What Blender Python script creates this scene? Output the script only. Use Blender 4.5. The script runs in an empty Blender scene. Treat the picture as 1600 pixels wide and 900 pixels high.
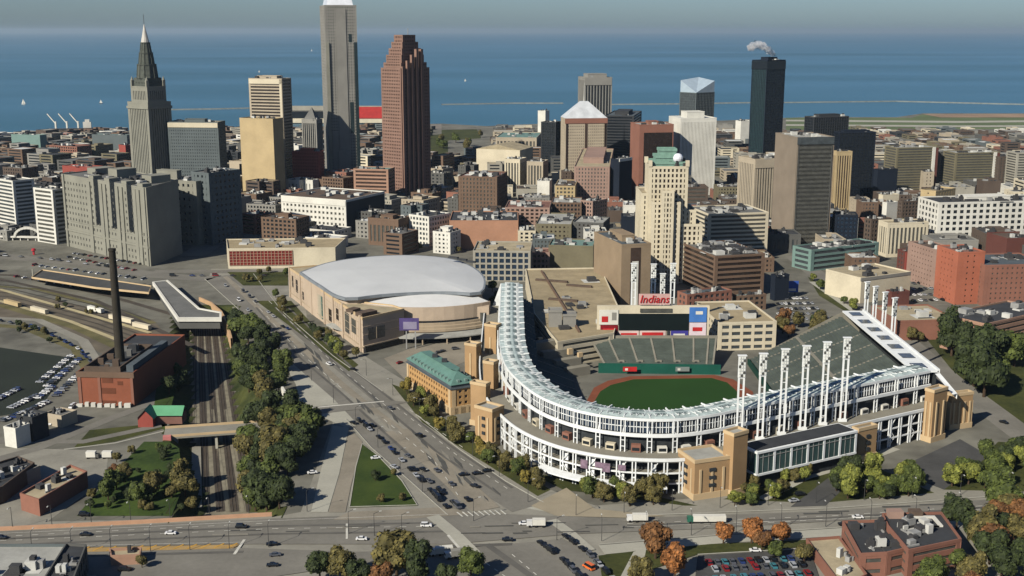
import bpy, math, random
from math import sin, cos, pi, radians, sqrt, hypot, atan2
from mathutils import Vector
random.seed(7)
SC = bpy.context.scene
COL = SC.collection
# ------------------------------------------------------------ camera
FP = 1831.0; CH = 207.0; PIT = radians(12.40)
SP, CP = sin(PIT), cos(PIT)
cd = bpy.data.cameras.new('camera'); cam = bpy.data.objects.new('camera', cd); COL.objects.link(cam)
cam.location = (0, 0, CH); cam.rotation_euler = (pi/2 - PIT, 0, 0)
cd.sensor_width = 36; cd.lens = 36*FP/1600; cd.clip_start = 5; cd.clip_end = 1500000
SC.camera = cam
# ------------------------------------------------------------ sky, sun, exposure
SUN_AZ = radians(47); SUN_EL = radians(34)      # light travels towards +x turned SUN_AZ to +y
W = bpy.data.worlds.new('World'); SC.world = W; W.use_nodes = True
nt = W.node_tree; bg = nt.nodes['Background']
sky = nt.nodes.new('ShaderNodeTexSky'); sky.sky_type = 'NISHITA'; sky.sun_disc = False
sky.sun_elevation = SUN_EL
sdx, sdy = -cos(SUN_AZ), -sin(SUN_AZ)             # towards the sun
sky.sun_rotation = atan2(sdx, sdy)
sky.air_density = 1.0; sky.dust_density = .7; sky.ozone_density = 1.5
tint = nt.nodes.new('ShaderNodeMixRGB'); tint.blend_type = 'MULTIPLY'; tint.inputs[0].default_value = 1
tint.inputs[2].default_value = (.49, .67, .96, 1)
nt.links.new(sky.outputs[0], tint.inputs[1]); nt.links.new(tint.outputs[0], bg.inputs[0])
bg.inputs[1].default_value = .05
sl = bpy.data.lights.new('sun', 'SUN'); sl.energy = 5.0; sl.angle = radians(.5); sl.color = (1, .93, .82)
so = bpy.data.objects.new('sun', sl); COL.objects.link(so)
so.rotation_euler = Vector((-sdx*cos(SUN_EL), -sdy*cos(SUN_EL), -sin(SUN_EL))).to_track_quat('-Z', 'Y').to_euler()
so.location = (0, 0, 500)
vs = SC.view_settings; vs.view_transform = 'Standard'; vs.look = 'None'; vs.gamma = 1; vs.exposure = 0.86
vs.use_curve_mapping = False
# ------------------------------------------------------------ survey: a point of the photograph on a level plane
def G(px, py, z=0.0):
    t = (450-py)/FP
    y = (CH-z)*(CP+t*SP)/(SP-t*CP)
    return Vector(((px-800)*(y*CP+(CH-z)*SP)/FP, y, z))
def HT(yt, Y):
    t = (450-yt)/FP
    return CH - Y*(SP-t*CP)/(CP+t*SP)
def PR(x, y, z):
    zc = y*CP+(CH-z)*SP
    return 800+FP*x/zc, 450-FP*(y*SP-(CH-z)*CP)/zc
def XA(px, Y, z):
    return (px-800)*(Y*CP+(CH-z)*SP)/FP
# ------------------------------------------------------------ materials
MATS = {}
AL = .60
def lin(c): return [AL*((v/255)/12.92 if v < 10.3 else ((v/255+.055)/1.055)**2.4) for v in c]
def mat(name, rgb, rough=.8, var=.18, scale=.12, spec=.14, metal=0, bump=0, fine=2.2, rgb2=None, trans=0):
    if name in MATS: return MATS[name]
    m = bpy.data.materials.new(name); m.use_nodes = True; n = m.node_tree; b = n.nodes['Principled BSDF']
    c = lin(rgb)
    b.inputs['Roughness'].default_value = rough; b.inputs['Metallic'].default_value = metal
    b.inputs['Specular IOR Level'].default_value = spec
    g = n.nodes.new('ShaderNodeNewGeometry')
    n1 = n.nodes.new('ShaderNodeTexNoise'); n1.inputs['Scale'].default_value = scale; n1.inputs['Detail'].default_value = 5
    n2 = n.nodes.new('ShaderNodeTexNoise'); n2.inputs['Scale'].default_value = fine; n2.inputs['Detail'].default_value = 2
    n.links.new(g.outputs['Position'], n1.inputs['Vector']); n.links.new(g.outputs['Position'], n2.inputs['Vector'])
    ad = n.nodes.new('ShaderNodeMath'); ad.operation = 'MULTIPLY_ADD'; ad.inputs[1].default_value = .4
    n.links.new(n2.outputs[0], ad.inputs[0]); 
    n.links.new(n1.outputs[0], ad.inputs[2])
    mr = n.nodes.new('ShaderNodeMapRange'); mr.inputs[1].default_value = .45; mr.inputs[2].default_value = .95
    n.links.new(ad.outputs[0], mr.inputs[0])
    mx = n.nodes.new('ShaderNodeMixRGB')
    lo = [v*(1-var) for v in c]; hi = [v*(1+var) for v in c] if rgb2 is None else lin(rgb2)
    mx.inputs[1].default_value = (*lo, 1); mx.inputs[2].default_value = (*hi, 1)
    n.links.new(mr.outputs[0], mx.inputs[0]); n.links.new(mx.outputs[0], b.inputs['Base Color'])
    if bump:
        bp = n.nodes.new('ShaderNodeBump'); bp.inputs['Strength'].default_value = bump; bp.inputs['Distance'].default_value = .3
        n.links.new(n2.outputs[0], bp.inputs['Height']); n.links.new(bp.outputs[0], b.inputs['Normal'])
    MATS[name] = m
    return m
def C(name, rgb, **k): return mat(name, rgb, **k)
# ------------------------------------------------------------ mesh builder
def ccw(P):
    a = sum(P[i][0]*P[(i+1) % len(P)][1]-P[(i+1) % len(P)][0]*P[i][1] for i in range(len(P)))
    return list(P) if a > 0 else list(P)[::-1]
def off(P, d):
    """offset a ccw polygon outward by d"""
    n = len(P); out = []
    for i in range(n):
        a, b, c = P[i-1], P[i], P[(i+1) % n]
        e1 = (b[0]-a[0], b[1]-a[1]); e2 = (c[0]-b[0], c[1]-b[1])
        l1 = hypot(*e1) or 1; l2 = hypot(*e2) or 1
        n1 = (e1[1]/l1, -e1[0]/l1); n2 = (e2[1]/l2, -e2[0]/l2)
        k = 1+n1[0]*n2[0]+n1[1]*n2[1]
        k = max(k, .35)
        out.append((b[0]+(n1[0]+n2[0])*d/k, b[1]+(n1[1]+n2[1])*d/k))
    return out
class MB:
    def __init__(s): s.v = []; s.f = []; s.m = []
    def face(s, pts, m=0):
        i = len(s.v); s.v += [tuple(p) for p in pts]; s.f.append(list(range(i, i+len(pts)))); s.m.append(m)
    def prism(s, P, z0, z1, m=0, top=True, bot=False, mt=None):
        P = ccw(P); n = len(P); i = len(s.v)
        s.v += [(p[0], p[1], z0) for p in P]+[(p[0], p[1], z1) for p in P]
        for k in range(n):
            j = (k+1) % n; s.f.append([i+k, i+j, i+n+j, i+n+k]); s.m.append(m)
        if top: s.f.append([i+n+k for k in range(n)]); s.m.append(m if mt is None else mt)
        if bot: s.f.append([i+k for k in range(n)][::-1]); s.m.append(m)
    def frus(s, P, Q, z0, z1, m=0, top=True):
        n = len(P); i = len(s.v)
        s.v += [(p[0], p[1], z0) for p in P]+[(p[0], p[1], z1) for p in Q]
        for k in range(n):
            j = (k+1) % n; s.f.append([i+k, i+j, i+n+j, i+n+k]); s.m.append(m)
        if top: s.f.append([i+n+k for k in range(n)]); s.m.append(m)
    def ring(s, P, Q, z0, z1, m=0, bot=True):
        """P outer, Q inner ccw polygons"""
        n = len(P); i = len(s.v)
        for R, z in ((P, z0), (P, z1), (Q, z0), (Q, z1)): s.v += [(p[0], p[1], z) for p in R]
        for k in range(n):
            j = (k+1) % n
            s.f += [[i+k, i+j, i+n+j, i+n+k], [i+n+k, i+n+j, i+3*n+j, i+3*n+k], [i+3*n+k, i+3*n+j, i+2*n+j, i+2*n+k]]
            s.m += [m]*3
            if bot: s.f.append([i+2*n+k, i+2*n+j, i+j, i+k]); s.m.append(m)
    def box(s, x, y, z, w, d, h, rz=0, m=0):
        """centre x,y, base z, size w,d,h"""
        c, t = cos(rz), sin(rz)
        P = [(x+a*c-b*t, y+a*t+b*c) for a, b in ((-w/2, -d/2), (w/2, -d/2), (w/2, d/2), (-w/2, d/2))]
        s.prism(P, z, z+h, m, True, True)
    def bar(s, p, q, w, h=None, m=0):
        """square bar between 3-D points"""
        p = Vector(p); q = Vector(q); h = h or w; d = (q-p)
        if d.length < 1e-6: return
        d.normalize(); u = d.cross(Vector((0, 0, 1)))
        if u.length < 1e-3: u = Vector((1, 0, 0))
        u.normalize(); n = u.cross(d)
        i = len(s.v)
        for c in (p, q):
            for a, b in ((-1, -1), (1, -1), (1, 1), (-1, 1)): s.v.append(tuple(c+u*a*w/2+n*b*h/2))
        for a, b, c2, d2 in ((0, 1, 5, 4), (1, 2, 6, 5), (2, 3, 7, 6), (3, 0, 4, 7), (3, 2, 1, 0), (4, 5, 6, 7)):
            s.f.append([i+a, i+b, i+c2, i+d2]); s.m.append(m)
    def cyl(s, x, y, z, r, h, n=16, r2=None, m=0):
        r2 = r if r2 is None else r2
        P = [(x+r*cos(2*pi*k/n), y+r*sin(2*pi*k/n)) for k in range(n)]
        Q = [(x+r2*cos(2*pi*k/n), y+r2*sin(2*pi*k/n)) for k in range(n)]
        s.frus(P, Q, z, z+h, m, r2 > .01)
    def loft(s, A, B, m=0, flip=False):
        for k in range(len(A)-1):
            q = [A[k], A[k+1], B[k+1], B[k]]
            s.face(q[::-1] if flip else q, m)
    def build(s, name, mats, parent=None, o=(0, 0, 0), kind=None, smooth=False):
        if not s.v: return None
        me = bpy.data.meshes.new(name)
        me.from_pydata([(a-o[0], b-o[1], c-o[2]) for a, b, c in s.v], [], s.f)
        mats = mats if isinstance(mats, (list, tuple)) else [mats]
        for mm in mats: me.materials.append(mm)
        me.polygons.foreach_set('material_index', s.m)
        if smooth: me.polygons.foreach_set('use_smooth', [True]*len(s.f))
        me.update()
        ob = bpy.data.objects.new(name, me); COL.objects.link(ob)
        if parent is not None: ob.parent = parent
        else: ob.location = o
        if kind: ob['kind'] = kind
        return ob
LAB = []
def tag(o, label, cat, group=None, x=None):
    o['label'] = label; o['category'] = cat
    if group: o['group'] = group
    LAB.append(o)
    return o
def thing(name, label, cat, loc, group=None, rz=0):
    o = bpy.data.objects.new(name, None); COL.objects.link(o); o.location = loc; o.rotation_euler = (0, 0, rz)
    o.empty_display_size = 2
    return tag(o, label, cat, group)
def struct(name, mb, m, **k):
    o = mb.build(name, m, **k); o['kind'] = 'structure'; return o
def part(mb, name, m, root, kind=None, smooth=False):
    return mb.build(name, m, parent=root, o=tuple(root.location), kind=kind, smooth=smooth)
def sub(mb, name, m, parent, root, kind=None):
    return mb.build(name, m, parent=parent, o=tuple(root.location), kind=kind)
# ------------------------------------------------------------ wall colours
def wm(k):
    T = dict(white=(214, 212, 200), cream=(206, 196, 170), tan=(186, 164, 128), yellow=(184, 164, 124), beige=(176, 164, 142), stone=(138, 137, 124),
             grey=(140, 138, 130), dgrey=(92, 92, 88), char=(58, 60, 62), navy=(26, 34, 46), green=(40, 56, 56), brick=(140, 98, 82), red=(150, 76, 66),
             orange=(172, 130, 104), brown=(112, 92, 76), dbrown=(92, 80, 70), taupe=(138, 126, 110), umber=(146, 128, 104), pink=(156, 130, 116), salmon=(168, 134, 112), granite=(136, 108, 94),
             maroon=(102, 64, 56), olive=(116, 110, 88), slate=(96, 104, 104), teal=(116, 142, 134), concrete=(160, 156, 142), orb=(172, 104, 80), terra=(140, 84, 62))
    return mat('wall_'+k, T[k], rough=.85, var=.13, scale=.06, fine=.6)
def gm(k='dark'):
    T = dict(dark=(34, 40, 44), blue=(40, 54, 70), teal=(42, 62, 62), brown=(46, 38, 34), grey=(70, 76, 78), black=(26, 31, 36), red=(120, 44, 40), mid=(84, 84, 78), choc=(70, 56, 48), green=(40, 58, 60))
    return mat('glazing_'+k, T[k], rough=.22, var=.3, scale=.25, spec=.5, fine=.35)
def rm(k):
    T = dict(dark=(62, 64, 66), grey=(110, 110, 106), light=(160, 160, 152), tan=(160, 146, 116), brown=(96, 82, 70), red=(128, 94, 82), white=(205, 206, 200), teal=(110, 138, 130), beige=(168, 156, 128), slate=(84, 92, 96))
    return mat('roof_'+k, T[k], rough=.9, var=.22, scale=.09, fine=.5)
UNIT = lambda: [mat('rooftop_metal', (150, 150, 146), rough=.5, var=.2, scale=.3), mat('rooftop_dark', (66, 66, 66), rough=.8), mat('rooftop_pale', (196, 196, 188), rough=.7)]
def facade(w, g, P, z0, z1, fl=4.0, cp=5.0, style='g', d=.5, bf=.45, pf=.4):
    n = len(P)
    if style == 'b':
        w.prism(off(P, d), z0, z1, 0, False); return
    g.prism(P, z0, z1, 0, False)
    nf = max(1, round((z1-z0)/fl)); fh = (z1-z0)/nf
    lv = range(nf+1) if style in ('g', 'r', 'w') else (0, nf)
    Po = off(P, d-.06)
    for k in lv:
        bh = fh*bf if style != 'w' else .35
        a = max(z0, z0+k*fh-bh/2); b = min(z1, z0+k*fh+bh/2)
        if style in ('v',): a, b = (z0, z0+fh*.8) if k == 0 else (z1-fh, z1)
        w.ring(Po, P, a, b)
    for i in range(n):
        p, q = P[i], P[(i+1) % n]; L = hypot(q[0]-p[0], q[1]-p[1])
        if L < .5: continue
        e = ((q[0]-p[0])/L, (q[1]-p[1])/L); nn = (e[1], -e[0])
        def pier(a, b, dd):
            A = [(p[0]+e[0]*t+nn[0]*s, p[1]+e[1]*t+nn[1]*s) for t, s in ((a, -.05), (a, dd), (b, dd), (b, -.05))]
            j = len(w.v); w.v += [(x, y, z0) for x, y in A]+[(x, y, z1) for x, y in A]
            w.f += [[j+1, j, j+4, j+5], [j+2, j+1, j+5, j+6], [j+3, j+2, j+6, j+7]]; w.m += [0]*3
        nc = max(1, round(L/cp)); cw = L/nc; pw = cw*pf if style != 'w' else .3
        if style in ('g', 'v', 'w'):
            for k in range(1, nc): pier(k*cw-pw/2, k*cw+pw/2, d)
        cwid = min(L*.3, max(pw, .8))
        pier(-(d+.03), cwid, d+.03); pier(L-cwid, L+d, d+.015)
def rtop(root, P, z1, roofm, wallm, d=.5, seed=0, units=4, pent=None, par=1.1, pm=None):
    rnd = random.Random(seed)
    r = MB(); r.face([(p[0], p[1], z1+.05) for p in off(P, d)]); part(r, 'roof', roofm, root)
    w = MB(); w.ring(off(P, d+.08), off(P, d-.5), z1-.3, z1+par); part(w, 'parapet', wallm, root)
    cx = sum(p[0] for p in P)/len(P); cy = sum(p[1] for p in P)/len(P)
    if pent:
        s, h = pent
        Q = [(cx+(p[0]-cx)*s, cy+(p[1]-cy)*s) for p in P]
        m = MB(); m.prism(Q, z1+.05, z1+h); m.ring(off(Q, .25), Q, z1+h-.5, z1+h+.3); part(m, 'penthouse', pm or wallm, root)
    if units:
        u = MB(); n = len(P)
        e = atan2(P[1][1]-P[0][1], P[1][0]-P[0][0])
        sz = sqrt(max(20, abs(sum(P[i][0]*P[(i+1) % n][1]-P[(i+1) % n][0]*P[i][1] for i in range(n))/2)))
        units = int(units*1.6)+1
        for k in range(units):
            s, t = rnd.uniform(.12, .88), rnd.uniform(.12, .88)
            if n == 4: x = [(1-s)*(1-t)*P[0][c]+s*(1-t)*P[1][c]+s*t*P[2][c]+(1-s)*t*P[3][c] for c in (0, 1)]
            else: x = [cx+(P[k % n][0]-cx)*s*.8, cy+(P[k % n][1]-cy)*s*.8]
            ww = rnd.uniform(.05, .15)*min(sz, 50)+.6; dd = rnd.uniform(.05, .13)*min(sz, 50)+.6; hh = rnd.uniform(.8, 3.8)
            mi = rnd.choice((0, 1, 1, 2))
            u.box(x[0], x[1], z1+.05, ww, dd, hh, e, mi)
            if rnd.random() < .3: u.box(x[0]+ww*.1, x[1], z1+.05+hh, ww*.5, dd*.5, hh*.4, e, 1)
            if rnd.random() < .3: u.cyl(x[0]+ww, x[1]+dd*.4, z1+.05, .7, 1.6, 8, m=0)
            if rnd.random() < .35: u.box(x[0], x[1]-dd, z1+.05, ww*rnd.uniform(1, 2.4), .7, .6, e+rnd.choice((0, pi/2)), rnd.choice((0, 1)))
            if rnd.random() < .2: u.box(x[0]+rnd.uniform(-2, 2), x[1], z1+.06, ww*2, dd*2, .08, e, rnd.choice((1, 2)))
        part(u, 'roof_unit', UNIT(), root, kind='stuff')
FOOT = []
def foot(xl, xc, xr, yt, yb, a, dl=None, dr=None):
    """footprint from the near corner (photo column xc, roof row yt, base row yb) and the two far edges"""
    Y = G(xc, yb).y; h = HT(yt, Y); a = radians(a)
    x = XA(xc, Y, h); zc = Y*CP+(CH-h)*SP
    U = (-cos(a), sin(a)); V = (sin(a), cos(a))
    k = (xl-800)/FP
    if dl is None: dl = (x-k*zc)/(cos(a)+k*sin(a)*CP)
    k = (xr-800)/FP
    if dr is None: dr = (k*zc-x)/(sin(a)-k*cos(a)*CP)
    dl = max(4, min(dl, 260)); dr = max(4, min(dr, 260))
    P = [(x, Y), (x+V[0]*dr, Y+V[1]*dr), (x+V[0]*dr+U[0]*dl, Y+V[1]*dr+U[1]*dl), (x+U[0]*dl, Y+U[1]*dl)]
    return ccw(P), h
def bld(name, label, xl, xc, xr, yt, yb, a, wall='beige', style='g', glass='dark', roof='grey', fl=4, cp=5, dl=None, dr=None, pent=None, units=4,
        cat='building', bf=.45, pf=.4, P=None, h=None, z0=0, group=None, d=.5, par=1.1, pm=None, back=True):
    if P is None: P, h = foot(xl, xc, xr, yt, yb, a, dl, dr)
    P = ccw([(p[0], p[1]) for p in P])
    cx = sum(p[0] for p in P)/len(P); cy = sum(p[1] for p in P)/len(P)
    root = thing(name, label, cat, (cx, cy, z0), group)
    w, g = MB(), MB()
    facade(w, g, P, z0, h, fl, cp, style, d, bf, pf)
    wl = wm(wall) if isinstance(wall, str) else wall
    part(w, 'wall', wl, root)
    if g.v: part(g, 'window', gm(glass), root, kind='stuff')
    rtop(root, P, h, rm(roof), wl, d, hash((round(cx), round(cy))) & 1023, units, pent, par, pm and wm(pm))
    R = max(hypot(p[0]-cx, p[1]-cy) for p in P); FOOT.append((cx, cy, R, P))
    root['_h'] = h; root['_p'] = [v for p in P for v in p]
    return root
def P_of(root):
    v = list(root['_p']); return [(v[i], v[i+1]) for i in range(0, len(v), 2)], root['_h']
def scaleP(P, s, cx=None, cy=None):
    if cx is None: cx = sum(p[0] for p in P)/len(P); cy = sum(p[1] for p in P)/len(P)
    return [(cx+(p[0]-cx)*s, cy+(p[1]-cy)*s) for p in P]
def inside(x, y, P):
    c = False; n = len(P)
    for i in range(n):
        a, b = P[i], P[i-1]
        if (a[1] > y) != (b[1] > y) and x < (b[0]-a[0])*(y-a[1])/(b[1]-a[1])+a[0]: c = not c
    return c
# ------------------------------------------------------------ trees
def leafmat(name, c1, c2):
    return mat(name, c1, rough=.75, var=.3, scale=.35, spec=.2, fine=1.3, rgb2=c2)
def crown_mesh(seed, n=1500, shape=1.0):
    rnd = random.Random(seed); mb = MB()
    lobes = [(0, 0, 0, .62)]+[(rnd.uniform(-.5, .5), rnd.uniform(-.5, .5), rnd.uniform(-.3, .5)*shape, rnd.uniform(.3, .48)) for _ in range(9)]
    for k in range(n):
        L = rnd.choice(lobes); v = Vector((rnd.gauss(0, 1), rnd.gauss(0, 1), rnd.gauss(0, 1))).normalized()
        r = L[3]*rnd.uniform(.9, 1.12)
        c = Vector((L[0], L[1], L[2]))+v*r; c.z = max(c.z*shape, -.42)
        nrm = (v+Vector((rnd.uniform(-.7, .7), rnd.uniform(-.7, .7), rnd.uniform(-.4, .8)))).normalized()
        u = nrm.cross(Vector((.3, .2, 1))).normalized(); w = nrm.cross(u); s = rnd.uniform(.04, .09)
        if k % 3: mb.face([c-u*s-w*s*.7, c+u*s-w*s*.5, c+w*s*1.1], 0)
        else: mb.face([c-u*s-w*s, c+u*s-w*s*.8, c+u*s*.8+w*s, c-u*s+w*s*.9], 1)
    # rough inner mass so that the crown is not see-through
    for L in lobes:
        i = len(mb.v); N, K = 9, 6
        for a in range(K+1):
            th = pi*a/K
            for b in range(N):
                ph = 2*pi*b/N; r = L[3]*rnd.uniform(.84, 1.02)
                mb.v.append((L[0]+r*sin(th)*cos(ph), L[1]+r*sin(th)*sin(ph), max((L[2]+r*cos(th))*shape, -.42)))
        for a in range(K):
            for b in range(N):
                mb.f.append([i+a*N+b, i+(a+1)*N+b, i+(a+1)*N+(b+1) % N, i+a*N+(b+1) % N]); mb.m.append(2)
    return mb
def tree_protos():
    out = {}
    bark = mat('bark', (74, 60, 46), rough=.95)
    kinds = dict(dark=((34, 46, 24), (58, 68, 34)), green=((50, 64, 28), (82, 92, 40)), lime=((80, 92, 38), (120, 124, 54)), olive=((70, 68, 38), (102, 94, 50)),
                 orange=((112, 74, 40), (150, 98, 52)), rust=((88, 62, 38), (120, 84, 48)), gold=((98, 90, 40), (132, 118, 52)))
    for kn, (c1, c2) in kinds.items():
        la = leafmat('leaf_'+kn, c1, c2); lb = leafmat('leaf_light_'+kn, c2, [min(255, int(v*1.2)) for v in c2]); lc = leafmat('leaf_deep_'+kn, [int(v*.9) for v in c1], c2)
        for v in range(3):
            mb = crown_mesh(hash(kn) % 97*0+v*13+len(kn), shape=(1, .85, 1.15)[v])
            me = bpy.data.meshes.new('crown'); me.from_pydata([(x, y, z+1.05) for x, y, z in mb.v], [], mb.f)
            for m in (la, lb, lc): me.materials.append(m)
            me.polygons.foreach_set('material_index', mb.m); me.update()
            t = MB(); t.cyl(0, 0, 0, .07, .95, 7, .04)
            for k in range(4):
                an = k*1.7+v; t.bar((0, 0, .5+.08*k), (.4*cos(an), .4*sin(an), .95+.05*k), .04)
            tm = bpy.data.meshes.new('trunk'); tm.from_pydata(t.v, [], t.f); tm.materials.append(bark); tm.update()
            out.setdefault(kn, []).append((me, tm))
    return out
TP = tree_protos()
TREES = []
def tree(x, y, z, r, kind, label, group, name='tree'):
    me, tm = random.choice(TP[kind])
    o = bpy.data.objects.new(name, None); COL.objects.link(o); o.location = (x, y, z)
    s = 1.22*r*random.uniform(.9, 1.12); o.scale = (s, s*random.uniform(.9, 1.1), s*random.uniform(.95, 1.15)); o.rotation_euler = (0, 0, random.uniform(0, 6.28))
    for nm, m in (('crown', me), ('trunk', tm)):
        c = bpy.data.objects.new(nm, m); COL.objects.link(c); c.parent = o
    tag(o, label, 'tree', group)
    return o
# ------------------------------------------------------------ cars
def car_protos():
    P = {}
    tyre = mat('tyre', (30, 30, 30)); gl = gm('black')
    for nm, (L, Wd, h1, h2, prof) in dict(
            car=(4.7, 1.85, .95, 1.5, ((-.30, -.18), (.12, .28))), van=(5.6, 2.1, 1.1, 2.4, ((-.48, -.46), (.24, .36))), suv=(4.9, 1.95, 1.1, 1.85, ((-.46, -.40), (.12, .27)))).items():
        b = MB()
        def sect(x0, x1, z0, z1, w0, w1, xa=None, xb=None, m=0, top=None):
            xa = x0 if xa is None else xa; xb = x1 if xb is None else xb
            P0 = [(x0, -w0/2), (x1, -w0/2), (x1, w0/2), (x0, w0/2)]; P1 = [(xa, -w1/2), (xb, -w1/2), (xb, w1/2), (xa, w1/2)]
            b.frus(P0, P1, z0, z1, m, True)
            if top is not None: b.m[-1] = top
        sect(-L/2, L/2, .28, .7, Wd, Wd)
        sect(-L/2, L/2, .7, h1, Wd, Wd*.92, -L/2+.12, L/2-.2)
        for sx in (-.31, .31):
            for sy in (-1, 1):
                n = 8; i = len(b.v); yy = sy*(Wd/2-.1)
                for dy in (0, sy*.14):
                    b.v += [(sx*L+.33*cos(2*pi*k/n), yy+dy, .33+.33*sin(2*pi*k/n)) for k in range(n)]
                b.f.append([i+n+k for k in range(n)]); b.m.append(1)
                for k in range(n): b.f.append([i+k, i+(k+1) % n, i+n+(k+1) % n, i+n+k]); b.m.append(1)
        me = bpy.data.meshes.new(nm); me.from_pydata(b.v, [], b.f)
        me.materials.append(mat('car_paint', (150, 150, 150))); me.materials.append(tyre); me.polygons.foreach_set('material_index', b.m); me.update()
        b = MB(); (a0, a1), (b0, b1) = prof
        sect(a0*L, b1*L, h1, h2-.12, Wd*.9, Wd*.74, a1*L, b0*L)
        m2 = bpy.data.meshes.new('car_window'); m2.from_pydata(b.v, [], b.f); m2.materials.append(gl); m2.update()
        b = MB(); b.prism([(a1*L-.05, -Wd*.38), (b0*L+.05, -Wd*.38), (b0*L+.05, Wd*.38), (a1*L-.05, Wd*.38)], h2-.12, h2)
        m3 = bpy.data.meshes.new('car_roof'); m3.from_pydata(b.v, [], b.f); m3.materials.append(mat('car_paint', (150, 150, 150))); m3.update()
        P[nm] = (me, m2, m3)
    return P
CPR = car_protos()
PAINT = {k: mat('paint_'+k, c, rough=.3, var=.02, spec=.6) for k, c in dict(white=(225, 225, 222), silver=(160, 163, 166), black=(22, 23, 25), grey=(84, 86, 90), red=(130, 26, 26), blue=(38, 56, 104), orange=(222, 110, 50), teal=(60, 120, 130), beige=(170, 156, 128), yellow=(210, 170, 40)).items()}
def car(x, y, z, rz, col, label, group=None, kind='car'):
    me, m2, m3 = CPR[kind]
    o = bpy.data.objects.new('parked_car' if ' lot ' in label or 'parked' in label else {'car': 'car', 'van': 'van', 'suv': 'suv'}[kind], me); COL.objects.link(o)
    o.location = (x, y, z); o.rotation_euler = (0, 0, rz)
    o.material_slots[0].link = 'OBJECT'; o.material_slots[0].material = PAINT[col]
    for nm, m in (('car_window', m2), ('car_roof', m3)):
        c = bpy.data.objects.new(nm, m); COL.objects.link(c); c.parent = o
        if nm == 'car_roof': c.material_slots[0].link = 'OBJECT'; c.material_slots[0].material = PAINT[col]
    tag(o, label, 'van' if kind == 'van' else 'car', group)
    return o
def sheet(name, pts, m, z=.05, kind='structure', px=True, label=None, cat=None):
    mb = MB(); P = [G(a, b, z) if px else Vector((a, b, z)) for a, b in pts]
    P = ccw([(p.x, p.y) for p in P])
    mb.face([(p[0], p[1], z) for p in P])
    # triangulate concave outlines
    me = bpy.data.meshes.new(name)
    from mathutils.geometry import tessellate_polygon
    tri = tessellate_polygon([[Vector(v) for v in mb.v]])
    me.from_pydata(mb.v, [], [list(t) for t in tri]); me.materials.append(m); me.update()
    bmn = me.polygons[0].normal.z if len(me.polygons) else 1
    if bmn < 0: me.flip_normals()
    o = bpy.data.objects.new(name, me); COL.objects.link(o); o['kind'] = kind
    return o
def strip_pts(line, w):
    """polygon of constant width w along a world polyline"""
    L, Rr = [], []
    for i, p in enumerate(line):
        a = line[max(0, i-1)]; b = line[min(len(line)-1, i+1)]
        d = (b[0]-a[0], b[1]-a[1]); l = hypot(*d) or 1; n = (-d[1]/l, d[0]/l)
        L.append((p[0]+n[0]*w/2, p[1]+n[1]*w/2)); Rr.append((p[0]-n[0]*w/2, p[1]-n[1]*w/2))
    return L, Rr
def strip(name, pxline, w, m, z=.09, kind='structure', px=True):
    line = [tuple(G(a, b, z))[:2] if px else (a, b) for a, b in pxline]
    L, R = strip_pts(line, w); mb = MB()
    mb.loft([(a, b, z) for a, b in R], [(a, b, z) for a, b in L])
    o = mb.build(name, m); o['kind'] = kind; return o
# ------------------------------------------------------------ the setting: ground, water, roads
asph = mat('asphalt', (122, 119, 110), rough=.9, var=.18, scale=.045, fine=.5)
asph_d = mat('asphalt_dark', (78, 78, 76), rough=.9, var=.22, scale=.06, fine=.5)
conc = mat('concrete_paving', (142, 139, 127), rough=.9, var=.18, scale=.07, fine=.6)
conc_l = mat('concrete_pale', (168, 166, 152), rough=.9, var=.12, scale=.05, fine=.6)
brickpav = mat('paver_brown', (140, 133, 118), rough=.95, var=.18, scale=.07, fine=.7)
dirt = mat('bare_earth', (118, 108, 84), rough=.95, var=.25, scale=.05, fine=.4, rgb2=(100, 104, 66))
grass = mat('grass_turf', (48, 68, 26), rough=.95, var=.2, scale=.06, fine=.8, rgb2=(70, 84, 34))
grass_d = mat('grass_rough', (50, 60, 28), rough=.95, var=.3, scale=.04, fine=.5, rgb2=(82, 84, 42))
line_w = mat('road_paint_white', (200, 198, 186), rough=.8, var=.2, scale=.4)
line_y = mat('road_paint_yellow', (196, 150, 60), rough=.8, var=.2, scale=.4)
VAL = [G(a, b) for a, b in ((272, 478), (370, 478), (388, 560), (406, 640), (432, 700), (440, 845), (258, 850), (278, 760), (264, 700), (262, 668), (268, 600))]
VAL = [(p.x, p.y) for p in VAL]
def pdist(x, y, P):
    m = 1e9
    for i in range(len(P)):
        ax, ay = P[i-1]; bx, by = P[i]; dx, dy = bx-ax, by-ay
        t = max(0, min(1, ((x-ax)*dx+(y-ay)*dy)/(dx*dx+dy*dy))); m = min(m, hypot(x-ax-t*dx, y-ay-t*dy))
    return m
VD = 8.0
def hf(x, y):
    if not (-330 < x < -60 and 420 < y < 960) or not inside(x, y, VAL): return 0.0
    # gentler bank on the west side of the lower reach, steep elsewhere
    t = pdist(x, y, VAL)/11; t = min(1, t); t = t*t*(3-2*t)
    return -VD*t
def GH(px, py):
    z = 0
    for _ in range(8):
        p = G(px, py, z); z = hf(p.x, p.y)*.5+z*.5
    p = G(px, py, z); return Vector((p.x, p.y, hf(p.x, p.y)))
shore = [(-200, 208), (60, 207), (150, 205), (330, 200), (440, 198), (560, 197), (690, 193), (760, 197), (850, 193), (1000, 190), (1150, 188), (1230, 183), (1425, 183), (1440, 177), (1900, 177)]
sh = [tuple(G(a, b))[:2] for a, b in shore]
def shy(x):
    if x <= sh[0][0]: return sh[0][1]
    for a, b in zip(sh, sh[1:]):
        if a[0] <= x <= b[0]: return a[1]+(b[1]-a[1])*(x-a[0])/max(1e-6, b[0]-a[0])
    return sh[-1][1]
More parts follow.
